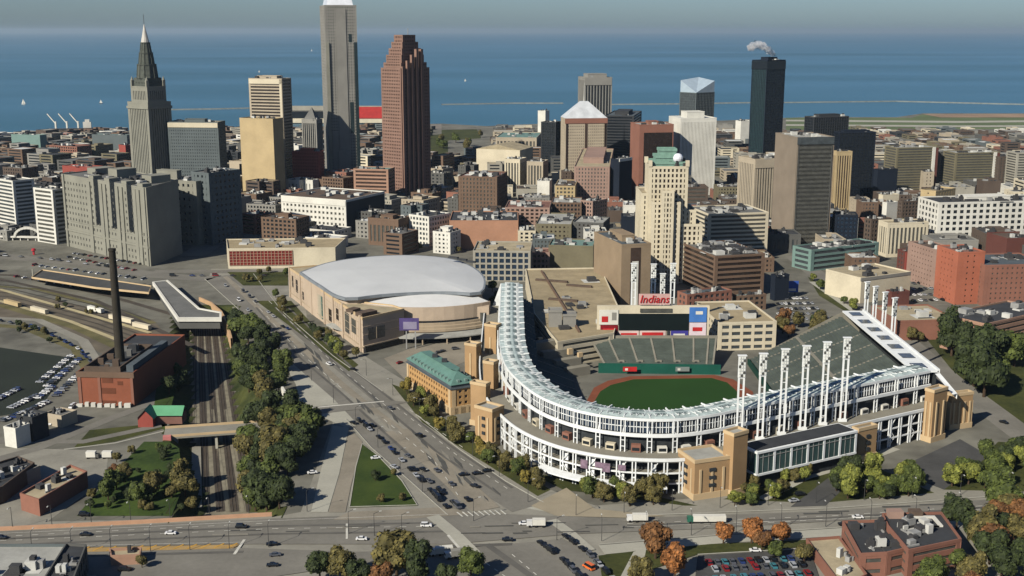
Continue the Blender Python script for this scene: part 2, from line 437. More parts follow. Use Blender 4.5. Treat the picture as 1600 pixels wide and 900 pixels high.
def axis(lo, a, b, hi, fine, coarse):
    v = []; x = lo
    while x < a-.1: v.append(x); x += coarse
    x = a
    while x < b-.1: v.append(x); x += fine
    x = b
    while x < hi: v.append(x); x += coarse
    return v+[hi]
gx = axis(-4000, -340, -50, 4000, 4, 110); gy = axis(-600, 412, 964, 2300, 4.5, 110)
mb = MB(); nx = len(gx)
for y in gy: mb.v += [(x, y, hf(x, y)) for x in gx]
mb.v += [(x, shy(x), 0) for x in gx]; mb.v += [(x, shy(x)+6, -4) for x in gx]
for j in range(len(gy)+1):
    for i in range(nx-1):
        a = j*nx+i; mb.f.append([a, a+1, a+nx+1, a+nx]); mb.m.append(0)
gmt = mat('city_ground', (104, 102, 92), rough=.95, var=.3, scale=.022, fine=.12, rgb2=(132, 130, 118))
struct('ground', mb, gmt)
# lake
wt = bpy.data.materials.new('lake_water'); wt.use_nodes = True; n = wt.node_tree; b = n.nodes['Principled BSDF']
b.inputs['Roughness'].default_value = .42; b.inputs['Specular IOR Level'].default_value = .25
g = n.nodes.new('ShaderNodeNewGeometry'); mp = n.nodes.new('ShaderNodeMapping'); mp.inputs['Scale'].default_value = (.00028, .0008, .001)
mp.inputs['Rotation'].default_value = (0, 0, .12)
n.links.new(g.outputs['Position'], mp.inputs[0])
ns = n.nodes.new('ShaderNodeTexNoise'); ns.inputs['Scale'].default_value = 1; ns.inputs['Detail'].default_value = 7; n.links.new(mp.outputs[0], ns.inputs[0])
cr = n.nodes.new('ShaderNodeValToRGB'); cr.color_ramp.elements[0].position = .30; cr.color_ramp.elements[1].position = .74
cr.color_ramp.elements[0].color = (*lin((54, 98, 112)), 1); cr.color_ramp.elements[1].color = (*lin((80, 126, 152)), 1)
n.links.new(ns.outputs[0], cr.inputs[0]); n.links.new(cr.outputs[0], b.inputs['Base Color'])
n3 = n.nodes.new('ShaderNodeTexNoise'); n3.inputs['Scale'].default_value = .05; n3.inputs['Detail'].default_value = 3
n.links.new(g.outputs['Position'], n3.inputs[0])
bp = n.nodes.new('ShaderNodeBump'); bp.inputs['Strength'].default_value = .5; bp.inputs['Distance'].default_value = 2
n.links.new(n3.outputs[0], bp.inputs['Height']); n.links.new(bp.outputs[0], b.inputs['Normal'])
mb = MB(); ys = [1500, 4000, 12000, 50000, 110000]; xs = [-90000, -40000, -8000, 0, 8000, 40000, 90000]
for y in ys: mb.v += [(x, y, -2) for x in xs]
for j in range(4):
    for i in range(6):
        a = j*7+i; mb.f.append([a, a+1, a+8, a+7]); mb.m.append(0)
struct('lake', mb, wt)
stone = mat('breakwater_stone', (116, 122, 120), rough=.9, var=.3, scale=.1)
def brk(px, w, label):
    line = [tuple(G(a, b))[:2] for a, b in px]; L, R = strip_pts(line, w); m = MB()
    Li, Ri = strip_pts(line, w*.4)
    m.loft([(a, b, -2.5) for a, b in R], [(a, b, 1.5) for a, b in Ri]); m.loft([(a, b, 1.5) for a, b in Ri], [(a, b, 1.5) for a, b in Li]); m.loft([(a, b, 1.5) for a, b in Li], [(a, b, -2.5) for a, b in L])
    c = line[len(line)//2]
    o = m.build('breakwater', stone, o=(c[0], c[1], 0)); tag(o, label, 'breakwater', 'breakwaters off the shore')
brk([(262, 171), (330, 170), (420, 168), (500, 168)], 7, 'long pale stone breakwater in the lake behind the spired tower')
brk([(545, 172), (600, 172)], 6, 'short stone breakwater in the lake between the two tallest towers')
brk([(945, 163), (1060, 162), (1180, 160)], 6, 'thin pale breakwater in the lake left of the black glass tower')
brk([(1225, 160), (1400, 158), (1560, 162), (1700, 165)], 5, 'faint breakwater line in the lake beyond the airfield')
brk([(690, 163), (800, 161), (880, 161)], 5, 'faint low breakwater in the lake right of the brown stepped tower')
# lakefront: airfield and parkland
sheet('airfield_grass', [(1228, 184), (1425, 184), (1440, 179), (1800, 179), (1800, 201), (1228, 203)], mat('airfield_turf', (98, 110, 74), rough=.95, var=.2, scale=.01), .05)
sheet('runway', [(1228, 187), (1500, 189), (1800, 186), (1800, 188.6), (1500, 192), (1228, 189.6)], conc_l, .4)
sheet('taxiway', [(1228, 194), (1500, 196), (1800, 195), (1800, 197.6), (1500, 198.6), (1228, 196.6)], conc_l, .4)
sheet('earth_dike', [(1440, 178), (1800, 177.5), (1800, 183.5), (1470, 183.5)], mat('dike_earth', (150, 128, 106), rough=.95, var=.2, scale=.01), .5)
sheet('lawn', [(690, 203), (745, 202), (752, 216), (690, 220)], grass_d, .1)
sheet('lawn', [(672, 212), (700, 208), (700, 240), (672, 244)], grass_d, .14)
sheet('dock_apron', [(-200, 208.5), (60, 208), (150, 206), (330, 201), (330, 214), (120, 222), (-200, 226)], mat('dock_concrete', (128, 122, 112), rough=.9, var=.2, scale=.01), .08)
sheet('dock_apron', [(440, 199), (560, 198), (690, 194), (690, 203), (440, 212)], MATS['dock_concrete'], .08)
# ---------------- foreground streets (level sheets stacked 4 cm apart)
sheet('pavement', [(330, 420), (470, 420), (480, 500), (640, 600), (700, 680), (790, 740), (930, 790), (1600, 740), (1900, 730), (1900, 960), (-300, 960), (-300, 822), (425, 808), (470, 800), (520, 660), (470, 610), (440, 545), (380, 470), (325, 440)], conc, .04)
# boulevard: two carriageways and a paved median
sheet('road', [(320, 436), (352, 430), (470, 545), (520, 600), (588, 660), (660, 718), (735, 800), (700, 806), (640, 752), (580, 700), (540, 655), (470, 590), (430, 545), (380, 490)], asph, .08)
sheet('road', [(352, 430), (396, 428), (440, 486), (520, 556), (610, 620), (668, 668), (720, 704), (790, 752), (850, 786), (800, 800), (768, 780), (690, 712), (600, 640), (540, 590), (470, 530), (400, 465)], asph, .12)
sheet('concrete_verge', [(430, 548), (455, 566), (520, 622), (560, 664), (540, 668), (500, 650), (470, 640), (462, 600)], conc_l, .16)
strip('median', [(352, 432), (400, 478), (470, 541), (530, 597), (560, 622), (640, 683), (700, 733), (765, 790)], 4.5, brickpav, .2)
strip('median', [(620, 672), (690, 730), (760, 796)], 13, brickpav, .24)
sheet('road', [(440, 640), (600, 625), (640, 628), (606, 634), (470, 650), (440, 654)], asph, .28)
strip('crosswalk', [(448, 641), (520, 634), (600, 627)], 1.6, line_w, .32)
strip('crosswalk', [(640, 625), (690, 620)], 1.4, line_w, .32)
# expressway band along the bottom
sheet('road', [(-300, 836), (0, 830), (425, 810), (700, 800), (980, 810), (1300, 798), (1600, 776), (1900, 756), (1900, 772), (1600, 796), (1300, 814), (1100, 826), (900, 834), (700, 850), (380, 850), (0, 858), (-300, 866)], asph, .30)
sheet('road', [(-300, 872), (0, 866), (380, 856), (560, 862), (740, 855), (880, 842), (960, 880), (1000, 960), (640, 960), (600, 890), (500, 890), (300, 920), (240, 960), (60, 960), (150, 900), (0, 882)], asph, .34)
sheet('painted_median', [(-300, 866), (0, 858.5), (376, 850.5), (362, 857), (0, 865.5), (-300, 872)], mat('median_tan', (168, 140, 92), rough=.9, var=.15, scale=.2), .38)
for k in range(16): strip('hatch_mark', [(40+k*21, 863-k*.5), (56+k*21, 856-k*.5)], .7, line_y, .42)
strip('stop_line', [(382, 843), (366, 866)], 1.2, line_w, .42)
strip('stop_line', [(542, 818), (542, 842)], .9, line_w, .42)
strip('crosswalk', [(676, 806), (710, 834), (744, 868)], 6.0, conc_l, .42)
strip('crosswalk', [(862, 812), (890, 832), (922, 860)], 5.0, conc_l, .42)
strip('crosswalk', [(700, 836), (726, 866)], 1.2, line_w, .46)
sheet('brick_plaza', [(830, 790), (885, 762), (930, 795), (1040, 806), (980, 809), (870, 806)], mat('plaza_tan', (156, 146, 124), rough=.9, var=.12, scale=.1), .36)
sheet('brick_plaza', [(545, 800), (700, 792), (735, 803), (620, 812), (520, 812)], brickpav, .38)
sheet('ramp', [(486, 800), (500, 740), (520, 665), (545, 668), (530, 740), (512, 800)], conc_l, .2)
sheet('brick_path', [(513, 800), (531, 740), (546, 668), (566, 690), (548, 760), (540, 800)], brickpav, .24)
sheet('grass_triangle', [(546, 793), (556, 730), (566, 694), (590, 712), (628, 752), (652, 790)], grass, .28)
sheet('sidewalk', [(655, 690), (700, 720), (790, 770), (900, 800), (890, 806), (800, 790), (720, 744), (660, 704)], conc_l, .05)
# bottom right corner
sheet('grass_verge', [(935, 868), (1000, 860), (1110, 850), (1290, 842), (1290, 852), (1090, 866), (985, 900), (975, 960), (950, 960)], grass_d, .38)
sheet('footpath', [(978, 960), (970, 900), (990, 862), (1010, 856), (1002, 900), (1004, 960)], conc_l, .42)
sheet('parking_lot', [(1090, 868), (1265, 858), (1300, 960), (1080, 960)], asph_d, .42)
sheet('sidewalk', [(935, 852), (1110, 838), (1300, 826), (1600, 806), (1900, 780), (1900, 790), (1600, 818), (1300, 838), (1110, 850), (945, 866)], conc_l, .34)
# lane lines
for ln in ([(0, 845), (425, 826), (700, 822)], [(0, 838), (425, 817)], [(980, 818), (1300, 806), (1600, 786)], [(1100, 822), (1300, 811), (1600, 791)]):
    for a, b in zip(ln, ln[1:]):
        nseg = int(abs(b[0]-a[0])/24)
        for k in range(nseg):
            t0, t1 = k/nseg, (k+.4)/nseg
            strip('lane_dash', [(a[0]+(b[0]-a[0])*t0, a[1]+(b[1]-a[1])*t0), (a[0]+(b[0]-a[0])*t1, a[1]+(b[1]-a[1])*t1)], .42, line_w, .47)
for ln in ([(395, 470), (470, 552), (540, 612)], [(600, 655), (680, 722), (720, 780)], [(420, 470), (520, 566), (620, 648)], [(620, 636), (720, 716), (800, 768)], [(640, 640), (730, 704)], [(760, 880), (860, 950)], [(800, 866), (900, 950)]):
    for a, b in zip(ln, ln[1:]):
        nseg = int(hypot(b[0]-a[0], b[1]-a[1])/14)
        for k in range(nseg):
            t0, t1 = k/nseg, (k+.45)/nseg
            strip('lane_dash', [(a[0]+(b[0]-a[0])*t0, a[1]+(b[1]-a[1])*t0), (a[0]+(b[0]-a[0])*t1, a[1]+(b[1]-a[1])*t1)], .42, line_w, .47)
# right hand avenue and its verge
strip('road', [(1240, 400), (1290, 440), (1390, 510), (1480, 590), (1560, 650), (1680, 740)], 17, asph, .12)
strip('sidewalk', [(1268, 440), (1340, 490)], 5, conc_l, .1)
sheet('grass_verge', [(1262, 432), (1290, 445), (1350, 486), (1330, 492), (1280, 462)], grass_d, .07)
sheet('lawn', [(1440, 520), (1600, 520), (1800, 640), (1800, 740), (1600, 700), (1530, 630)], grass_d, .06)
sheet('parking_lot', [(1395, 735), (1500, 686), (1545, 712), (1475, 765)], asph_d, .10)
sheet('lawn', [(1130, 780), (1340, 715), (1380, 735), (1460, 770), (1280, 786)], grass_d, .07)
sheet('lawn', [(1475, 765), (1560, 690), (1700, 700), (1800, 740), (1600, 768)], grass_d, .09)
strip('footpath', [(1190, 780), (1260, 745), (1340, 722), (1400, 700)], 5, conc_l, .12)
sheet('driveway', [(1235, 792), (1300, 742), (1345, 738), (1290, 790)], asph_d, .14)
sheet('lawn', [(830, 740), (880, 765), (1070, 790), (1090, 790), (1000, 770), (880, 745)], grass_d, .09)
# street left of the arena and the western lots
sheet('lawn', [(400, 470), (455, 470), (500, 520), (560, 570), (545, 580), (480, 530)], grass_d, .16)
sheet('lawn', [(355, 425), (450, 425), (450, 446), (380, 446)], grass_d, .2)
sheet('lawn', [(612, 600), (640, 610), (740, 690), (860, 765), (840, 775), (720, 700), (660, 660)], grass_d, .17)
sheet('plaza', [(600, 560), (640, 545), (760, 520), (790, 540), (640, 600)], brickpav, .14)
sheet('lot_ground', [(-300, 500), (120, 560), (60, 640), (-300, 700)], mat('dark_lot', (44, 50, 42), rough=.95, var=.2, scale=.03), .05)
sheet('rail_yard', [(-300, 455), (0, 452), (240, 500), (290, 560), (230, 590), (60, 500), (-300, 478)], mat('ballast', (104, 96, 82), rough=.95, var=.3, scale=.06), .05)
sheet('lawn', [(115, 700), (140, 672), (260, 660), (262, 668), (180, 690)], grass_d, .05)
sheet('yard', [(20, 700), (170, 704), (165, 750), (60, 825), (-200, 825), (-200, 700)], conc, .05)
strip('road', [(-200, 770), (60, 700), (170, 655), (250, 625), (290, 580)], 7, asph, .1)
strip('footpath', [(100, 702), (180, 692), (262, 672)], 1.5, conc_l, .14)
strip('road', [(-300, 700), (0, 690), (130, 690), (262, 662)], 6, asph, .12)
strip('road', [(-300, 392), (0, 400), (130, 412), (240, 430), (330, 436)], 20, asph, .08)
strip('road', [(300, 400), (330, 380), (360, 340)], 26, asph, .12)
strip('road', [(240, 424), (420, 424), (520, 440)], 14, asph, .1)
for k, ln in enumerate(([(-100, 446), (0, 452), (120, 486), (235, 520)], [(-100, 462), (0, 470), (110, 502), (220, 545)])):
    strip('retaining_ledge', ln, 4, mat('ledge_cream', (180, 168, 130), rough=.9, var=.2, scale=.1), .3)
for k, ln in enumerate(([(-100, 432), (0, 436), (150, 470), (300, 540)], [(-100, 425), (20, 430), (170, 462), (300, 500)])):
    strip('rail_bed', ln, 5, mat('ballast_dark', (80, 74, 66), rough=.95, var=.3, scale=.1), .2)
# ---------------- railway cutting
zf = -VD
tracks = [((293, 507), (284, 668)), ((304, 505), (300, 690)), ((313, 502), (322, 800)), ((323, 500), (345, 800)), ((333, 498), (367, 800)), ((343, 496), (392, 800))]
rail_m = mat('rail_steel', (120, 112, 100), rough=.5, metal=.5)
def vline(p, q, n=14): return [tuple(G(p[0]+(q[0]-p[0])*k/n, p[1]+(q[1]-p[1])*k/n, zf))[:2] for k in range(n+1)]
for a, b in tracks:
    ln = vline(a, b); strip('track_bed', ln, 4.0, MATS['ballast_dark'], zf+.12, px=False)
    for s in (-.75, .75):
        L, R = strip_pts(ln, 1.5); ln2 = L if s < 0 else R
        m = MB()
        for p, q in zip(ln2, ln2[1:]): m.bar((*p, zf+.25), (*q, zf+.25), .16)
        o = m.build('rail', rail_m); o['kind'] = 'structure'
    m = MB()
    for p, q in zip(ln, ln[1:]):
        Ls = hypot(q[0]-p[0], q[1]-p[1]); k = int(Ls/1.4)
        for i in range(k):
            t = i/k; m.box(p[0]+(q[0]-p[0])*t, p[1]+(q[1]-p[1])*t, zf+.13, 2.7, .3, .06)
    o = m.build('railway_sleepers', mat('sleeper_wood', (70, 58, 46))); o['kind'] = 'stuff'; o['label'] = 'rows of wooden sleepers under the railway track in the cutting'
sheet('platform', [G(*p, zf)[:2] for p in ((300, 700), (314, 700), (316, 796), (298, 796))], conc, zf+.9, px=False)
for p, q in (((296, 510), (312, 800)), ((332, 640), (356, 800)), ((352, 640), (380, 800))):
    strip('track_gravel', vline(p, q), 1.6, mat('gravel_pale', (136, 130, 112), rough=.95, var=.25, scale=.15), zf+.16, px=False)

# cutting floor, west slope, yards with their own surfaces
m = MB(); ym0, ym1 = int(G(300, 800).y)-20, int(G(300, 480).y)
for j in range(ym0//4, ym1//4):
    for i in range(-330//4, -60//4):
        x, y = i*4, j*4
        if max(hf(x, y), hf(x+4, y), hf(x+4, y+4), hf(x, y+4)) < -VD+.02: m.face([(x, y, -VD+.05), (x+4, y, -VD+.05), (x+4, y+4, -VD+.05), (x, y+4, -VD+.05)])
struct('cutting_floor', m, mat('ballast_floor', (132, 126, 108), rough=.95, var=.3, scale=.12, fine=.8))
sheet('slope_grass', [(120, 806), (168, 748), (225, 690), (264, 690), (280, 700), (286, 760), (268, 806)], mat('slope_green', (46, 66, 28), rough=.95, var=.3, scale=.05, fine=.5, rgb2=(74, 92, 38)), .12)
sheet('slope_grass', [(258, 676), (276, 600), (280, 540), (262, 560), (245, 600), (240, 640)], MATS['slope_green'], .12)
rp = random.Random(2); pm1 = mat('patch_dark', (84, 84, 80), rough=.95, var=.2, scale=.2); pm2 = mat('patch_pale', (136, 132, 120), rough=.95, var=.15, scale=.2)
for k in range(70):
    t = rp.random()
    if k % 2: a, b = rp.uniform(0, 1560), 0; b = 838-8*(a/425) if a < 425 else 830-6*(a-425)/500 if a < 900 else 824-36*(a-900)/700; dx, dy = rp.uniform(14, 60), rp.uniform(1.0, 2.4); z_ = .445
    else: a = 440+t*330; b = 520+t*250+rp.uniform(-12, 16); dx, dy = rp.uniform(6, 16), rp.uniform(4, 14); z_ = .265
    b += rp.uniform(-9, 7) if k % 2 else 0
    sl_ = -.02 if k % 2 else .9
    sheet('road_patch', [(a, b), (a+dx, b+dx*sl_), (a+dx+dy*.4, b+dx*sl_+dy), (a+dy*.4, b+dy)], rp.choice((pm1, pm2, pm1)), z_+.0006*k)
# dark tyre lanes worn along the carriageways
wl_ = mat('worn_lane', (98, 96, 90), rough=.9, var=.2, scale=.08)
for ln, w_, z_ in (([(0, 842), (425, 822), (700, 816)], 1.6, .40), ([(0, 852), (425, 834), (700, 830)], 1.6, .405), ([(980, 822), (1300, 809), (1600, 789)], 1.6, .41), ([(400, 480), (470, 560), (540, 620), (640, 712)], 1.5, .25), ([(450, 480), (560, 584), (700, 694), (800, 762)], 1.5, .255), ([(430, 480), (540, 584), (680, 704), (780, 772)], 1.5, .258), ([(760, 850), (830, 900)], 3, .41), ([(620, 856), (800, 850)], 2.4, .412), ([(0, 872), (380, 862)], 2, .414)):
    strip('worn_lane', ln, w_, wl_, z_)
rl = mat('rail_line_dark', (70, 66, 58), rough=.8)
for k in range(7):
    strip('rail_bed', [(-100, 432+k*6), (20, 440+k*6), (150, 470+k*7), (235, 500+k*7)], 1.5, rl, .24)
og = mat('olive_verge', (92, 92, 60), rough=.95, var=.3, scale=.06, rgb2=(120, 112, 76))
strip('verge', [(-100, 470), (0, 476), (120, 512), (190, 545)], 8, og, .1)
strip('verge', [(-100, 500), (40, 512), (120, 545), (140, 580)], 8, og, .1)
strip('verge', [(-100, 440), (60, 452), (160, 478), (240, 505)], 5, og, .16)
strip('access_road', [(-100, 492), (60, 500), (130, 532), (160, 580)], 7, conc, .14)

kb = mat('kerb_stone', (166, 164, 152), rough=.9, var=.12, scale=.4)
def kerb(px, z0=.04, h=.16, w=.45):
    line = [tuple(G(a, b))[:2] for a, b in px]; L, R = strip_pts(line, w); m = MB()
    m.loft([(a, b, z0) for a, b in R], [(a, b, z0+h) for a, b in R], flip=True); m.loft([(a, b, z0+h) for a, b in R], [(a, b, z0+h) for a, b in L]); m.loft([(a, b, z0+h) for a, b in L], [(a, b, z0) for a, b in L], flip=True)
    o = m.build('kerb', kb); o['kind'] = 'structure'
kerb([(396, 428), (440, 486), (520, 556), (598, 612)], .08, .3); kerb([(650, 648), (720, 704), (790, 752), (850, 786)], .08, .3)
kerb([(320, 436), (380, 490), (430, 545)], .08, .3); kerb([(540, 655), (580, 700), (640, 752), (700, 806)], .3, .2)
kerb([(352, 432), (400, 478), (470, 541), (530, 597), (560, 622)], .2, .2, 5.2) if 0 else None
kerb([(980, 807), (1300, 795), (1600, 773), (1900, 753)], .3, .2); kerb([(935, 852), (1110, 838), (1300, 826), (1600, 806)], .34, .2)
kerb([(546, 793), (556, 730), (566, 694), (590, 712), (628, 752), (652, 790), (546, 793)], .28, .2)
kerb([(0, 883), (150, 902)], .34, .2); kerb([(1090, 868), (1265, 858)], .42, .2)
for (a0, b0), (a1, b1), n in (((714, 800), (790, 796), 9), ((862, 812), (922, 860), 0), ((560, 622), (604, 640), 0)):
    for k in range(n): t = k/n; a = a0+(a1-a0)*t; b = b0+(b1-b0)*t; strip('zebra_mark', [(a, b), (a+9, b+7)], .7, line_w, .48)
for k in range(3): strip('edge_line', [[(0, 833.5), (425, 813.5), (700, 803)], [(0, 855), (380, 847)], [(980, 823), (1300, 811), (1600, 793)]][k], .3, line_w, .475)
# ------------------------------------------------------------ landmark towers
def pyr(root, P, z0, z1, m, name='spire_roof', tip=.03, over=.3):
    mb = MB(); Q = off(P, over); cx = sum(p[0] for p in P)/len(P); cy = sum(p[1] for p in P)/len(P)
    mb.frus(Q, scaleP(Q, tip, cx, cy), z0, z1); return part(mb, name, m, root)
# spired art-deco tower
P, h = foot(200, 231, 266, 162, 308, 36, None, None)
r = bld('spired_tower', 'tall pale stone tower stepping up to a dark spire, lakefront left', 0, 0, 0, 0, 0, 0, 'stone', 'v', 'black', P=P, h=h, cp=3.4, pf=.62, units=0, cat='skyscraper', par=1.5)
wl = wm('stone'); dk = mat('stone_weathered', (84, 88, 80), rough=.9, var=.25, scale=.3)
def tier(root, P, s0, z0, z1, m, name='tower_tier', win=True):
    w, g = MB(), MB(); Q = scaleP(P, s0)
    if win: facade(w, g, Q, z0, z1, 5, 3.2, 'v', .5, .4, .6)
    else: w.prism(Q, z0, z1)
    w.prism(off(Q, .6), z1-.8, z1+.6); t = part(w, name, m, root)
    if g.v: sub(g, 'window', gm('dark'), t, root, 'stuff')
Y0 = P[0][1]; Yc = sum(p[1] for p in P)/4
zt = [h, HT(135, Yc), HT(122, Yc), HT(100, Yc), HT(82, Yc), HT(66, Yc), HT(38, Yc)]
w = MB(); w.ring(off(P, 1.6), P, h-7, h-4); part(w, 'cornice', wl, r)
tier(r, P, .80, zt[0], zt[1], wl); tier(r, P, .62, zt[1], zt[2], dk)
for c in scaleP(P, .74):
    w = MB(); w.box(c[0], c[1], zt[1], 3.4, 3.4, 8, .78); w.cyl(c[0], c[1], zt[1]+8, 2, 5, 8, .1); part(w, 'corner_turret', wl, r)
C0 = (sum(p[0] for p in P)/4, Yc); rr = hypot(P[0][0]-C0[0], P[0][1]-C0[1])
for z0, z1, ra, rb in ((zt[2], zt[3], .50, .43), (zt[3], zt[4], .37, .30), (zt[4], zt[5], .27, .2)):
    w = MB(); w.cyl(C0[0], C0[1], z0, rr*ra, z1-z0, 12, rr*rb); w.cyl(C0[0], C0[1], z1-1.2, rr*rb+1, 1.2, 12)
    for k in range(12): a = 2*pi*k/12; w.bar((C0[0]+rr*ra*cos(a), C0[1]+rr*ra*sin(a), z0), (C0[0]+rr*rb*cos(a), C0[1]+rr*rb*sin(a), z1), 1.1)
    part(w, 'lantern_tier', dk, r)
w = MB(); w.cyl(C0[0], C0[1], zt[5], rr*.2, zt[6]-zt[5], 12, .4); part(w, 'spire', mat('spire_pale', (190, 186, 176), rough=.5), r)
w = MB(); w.cyl(C0[0], C0[1], zt[6], .3, 12, 6); part(w, 'flagpole', UNIT()[1], r)
# tallest tower with bright crown
P, h = foot(500, 507, 556, 9, 288, 76, None, None)
r = bld('tallest_tower', 'tallest grey granite skyscraper with bright white crown cut by the frame', 0, 0, 0, 0, 0, 0, 'grey', 'g', 'mid', P=P, h=h, fl=4, cp=3.2, bf=.6, pf=.55, units=0, cat='skyscraper')
Pm, hm = P, h
w = MB(); a, b, c, d_ = P
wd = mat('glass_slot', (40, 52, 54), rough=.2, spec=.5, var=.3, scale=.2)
# dark right flank, slot windows on the front
V = Vector((P[1][0]-P[0][0], P[1][1]-P[0][1]))
lo = min(range(4), key=lambda i: P[i][1]); nb = (lo+1) % 4
A = Vector(P[lo]); B = Vector(P[nb]); e = (B-A).normalized(); L = (B-A).length; nn = Vector((e.y, -e.x))
def patch(root, A, e, nn, t0, t1, z0, z1, d, m, name):
    w = MB(); q = [A+e*t0, A+e*t1, A+e*t1+nn*d, A+e*t0+nn*d]; w.prism([(p.x, p.y) for p in q], z0, z1, 0, True, True); return part(w, name, m, root)
H1 = h
patch(r, A, e, nn, L*.72, L*.84, HT(208, A.y), HT(160, A.y), .8, wd, 'glass_slot')
patch(r, A, e, nn, L*.74, L*.84, HT(66, A.y), HT(53, A.y), .8, wd, 'glass_slot')
for k, (s0, s1) in enumerate(((.0, .1), (.9, 1.0))):
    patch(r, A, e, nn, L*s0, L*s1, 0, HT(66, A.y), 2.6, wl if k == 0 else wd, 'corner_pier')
for s0, s1, y1 in ((.12, .3, 206), (.34, .66, 14)): patch(r, A, e, nn, L*s0, L*s1, 0, HT(y1, A.y), 1.5, wm('grey'), 'buttress')
patch(r, A, e, nn, L*.3, L*.7, 0, HT(236, A.y), 3.2, wm('grey'), 'buttress')
crm = mat('crown_bright', (225, 228, 232), rough=.25, spec=.6)
w = MB(); Q = scaleP(P, .86); w.frus(Q, scaleP(P, .72), h+.1, h+14); part(w, 'crown', crm, r)
w = MB(); w.frus(scaleP(P, .72), scaleP(P, .04), h+14, h+44); part(w, 'crown_pyramid', crm, r)
# brown stepped granite tower
P, h = foot(596, 626, 670, 108, 318, 40, None, None)
gr = wm('granite'); r = bld('stepped_tower', 'brown granite skyscraper with stepped top and ribbed corner', 0, 0, 0, 0, 0, 0, 'granite', 'g', 'choc', P=P, h=h, fl=4, cp=3.0, bf=.55, pf=.5, units=0, cat='skyscraper')
Yc = sum(p[1] for p in P)/4
lv = [108, 98, 86, 76, 66, 55]
for k in range(5):
    z0, z1 = HT(lv[k], Yc)-1, HT(lv[k+1], Yc); s = 1-.115*(k+1)
    w, g = MB(), MB(); Q = scaleP(P, s); facade(w, g, Q, z0, z1, 4, 3, 'g', .5, .55, .5); w.prism(off(Q, .55), z1-1.2, z1+.5); t = part(w, 'setback_tier', gr, r); sub(g, 'window', gm('choc'), t, r, 'stuff')
lo = min(range(4), key=lambda i: P[i][1])
A = Vector(P[lo]); B = Vector(P[(lo+1) % 4]); e = (B-A).normalized(); L = (B-A).length; nn = Vector((e.y, -e.x))
for k in range(5):
    patch(r, A, e, nn, L*(.02+.155*k), L*(.095+.155*k), 0, HT(104-9*min(k, 3), A.y), 2.2+.5*k, gr, 'corner_rib')
w = MB(); w.cyl(sum(p[0] for p in P)/4+4, Yc, HT(55, Yc), .4, 8, 6); part(w, 'antenna', UNIT()[0], r)
# dark stripe slab and steam
r = bld('glass_tower', 'tall dark green-black glass tower trailing white steam', 1176, 1199, 1227, 95, 262, 52, 'navy', 'w', 'green', 'dark', 4, 3.2, units=5, cat='skyscraper', pent=(.5, 5))
P, h = P_of(r); w = MB(); w.ring(off(P, .9), P, h-13, h-1); part(w, 'dark_crown_band', gm('black'), r)
st = bpy.data.materials.new('steam_volume'); st.use_nodes = True; n = st.node_tree; n.nodes.remove(n.nodes['Principled BSDF'])
pv = n.nodes.new('ShaderNodeVolumePrincipled'); pv.inputs['Density'].default_value = .3; pv.inputs['Color'].default_value = (1, 1, 1, 1)
n.links.new(pv.outputs[0], n.nodes['Material Output'].inputs['Volume'])
mb = MB(); cx = sum(p[0] for p in P)/4; cy = sum(p[1] for p in P)/4
import bmesh
bm = bmesh.new()
for k in range(15):
    t = k/14; q = bmesh.ops.create_icosphere(bm, subdivisions=2, radius=3.2+3.0*t+random.uniform(-1, 1))
    for v in q['verts']:
        v.co *= random.uniform(.86, 1.12); v.co += Vector((6-34*t+random.uniform(-3, 3), random.uniform(-3, 3), 4+13*sin(t*2.2)+random.uniform(-2.5, 2.5)))
me = bpy.data.meshes.new('steam'); bm.to_mesh(me); bm.free(); me.materials.append(st)
o = bpy.data.objects.new('steam', me); COL.objects.link(o); o.location = (cx, cy, h+6); tag(o, 'white steam plume drifting left off the dark glass tower roof', 'steam'); o['kind'] = 'stuff'
# sloped glass tower
P, h = foot(1063, 1088, 1116, 146, 250, 52)
r = bld('sloped_glass_tower', 'pale glass tower with faceted sloping top behind the white office tower', 0, 0, 0, 0, 0, 0, 'slate', 'w', 'grey', P=P, h=h, cp=3.5, units=0, cat='skyscraper')
w = MB(); lo = min(range(4), key=lambda i: P[i][1]); z = [h+1.2]*4; z[(lo+2) % 4] = h+24; z[(lo+1) % 4] = h+19; z[(lo+3) % 4] = h+20
top = [(P[i][0], P[i][1], z[i]) for i in range(4)]; bot = [(p[0], p[1], h+1) for p in P]
for i in range(4): j = (i+1) % 4; w.face([bot[i], bot[j], top[j], top[i]])
w.face([top[lo], top[(lo+1) % 4], top[(lo+2) % 4]]); w.face([top[lo], top[(lo+2) % 4], top[(lo+3) % 4]])
part(w, 'sloped_glass_top', mat('glass_slope', (168, 184, 194), rough=.2, spec=.6, var=.1), r)
# pyramid-roofed office
P, h = foot(877, 884, 948, 186, 292, 82)
r = bld('pyramid_office', 'beige office tower with white pyramid roof and thin mast', 0, 0, 0, 0, 0, 0, 'beige', 'g', 'mid', P=P, h=h, fl=4, cp=2.6, bf=.6, pf=.6, units=0, cat='skyscraper')
lo = min(range(4), key=lambda i: P[i][1]); A = Vector(P[lo]); B = Vector(P[(lo+1) % 4]); e = (B-A).normalized(); L = (B-A).length; nn = Vector((e.y, -e.x))
patch(r, A, e, nn, -1, L+1, h-6, h+.8, 1.3, wm('brick'), 'brick_band')
patch(r, A, e, nn, L*.47, L*.53, 0, h-6, 1.0, gm('choc'), 'recess_strip')
for s in (.03, .97): patch(r, A, e, nn, L*(s-.025), L*(s+.025), 0, h-6, 1.1, gm('brown'), 'recess_strip')
pyr(r, P, h+.9, HT(158, A.y+20), mat('roof_metal_pale', (196, 200, 202), rough=.5), 'pyramid_roof', .18, .8)
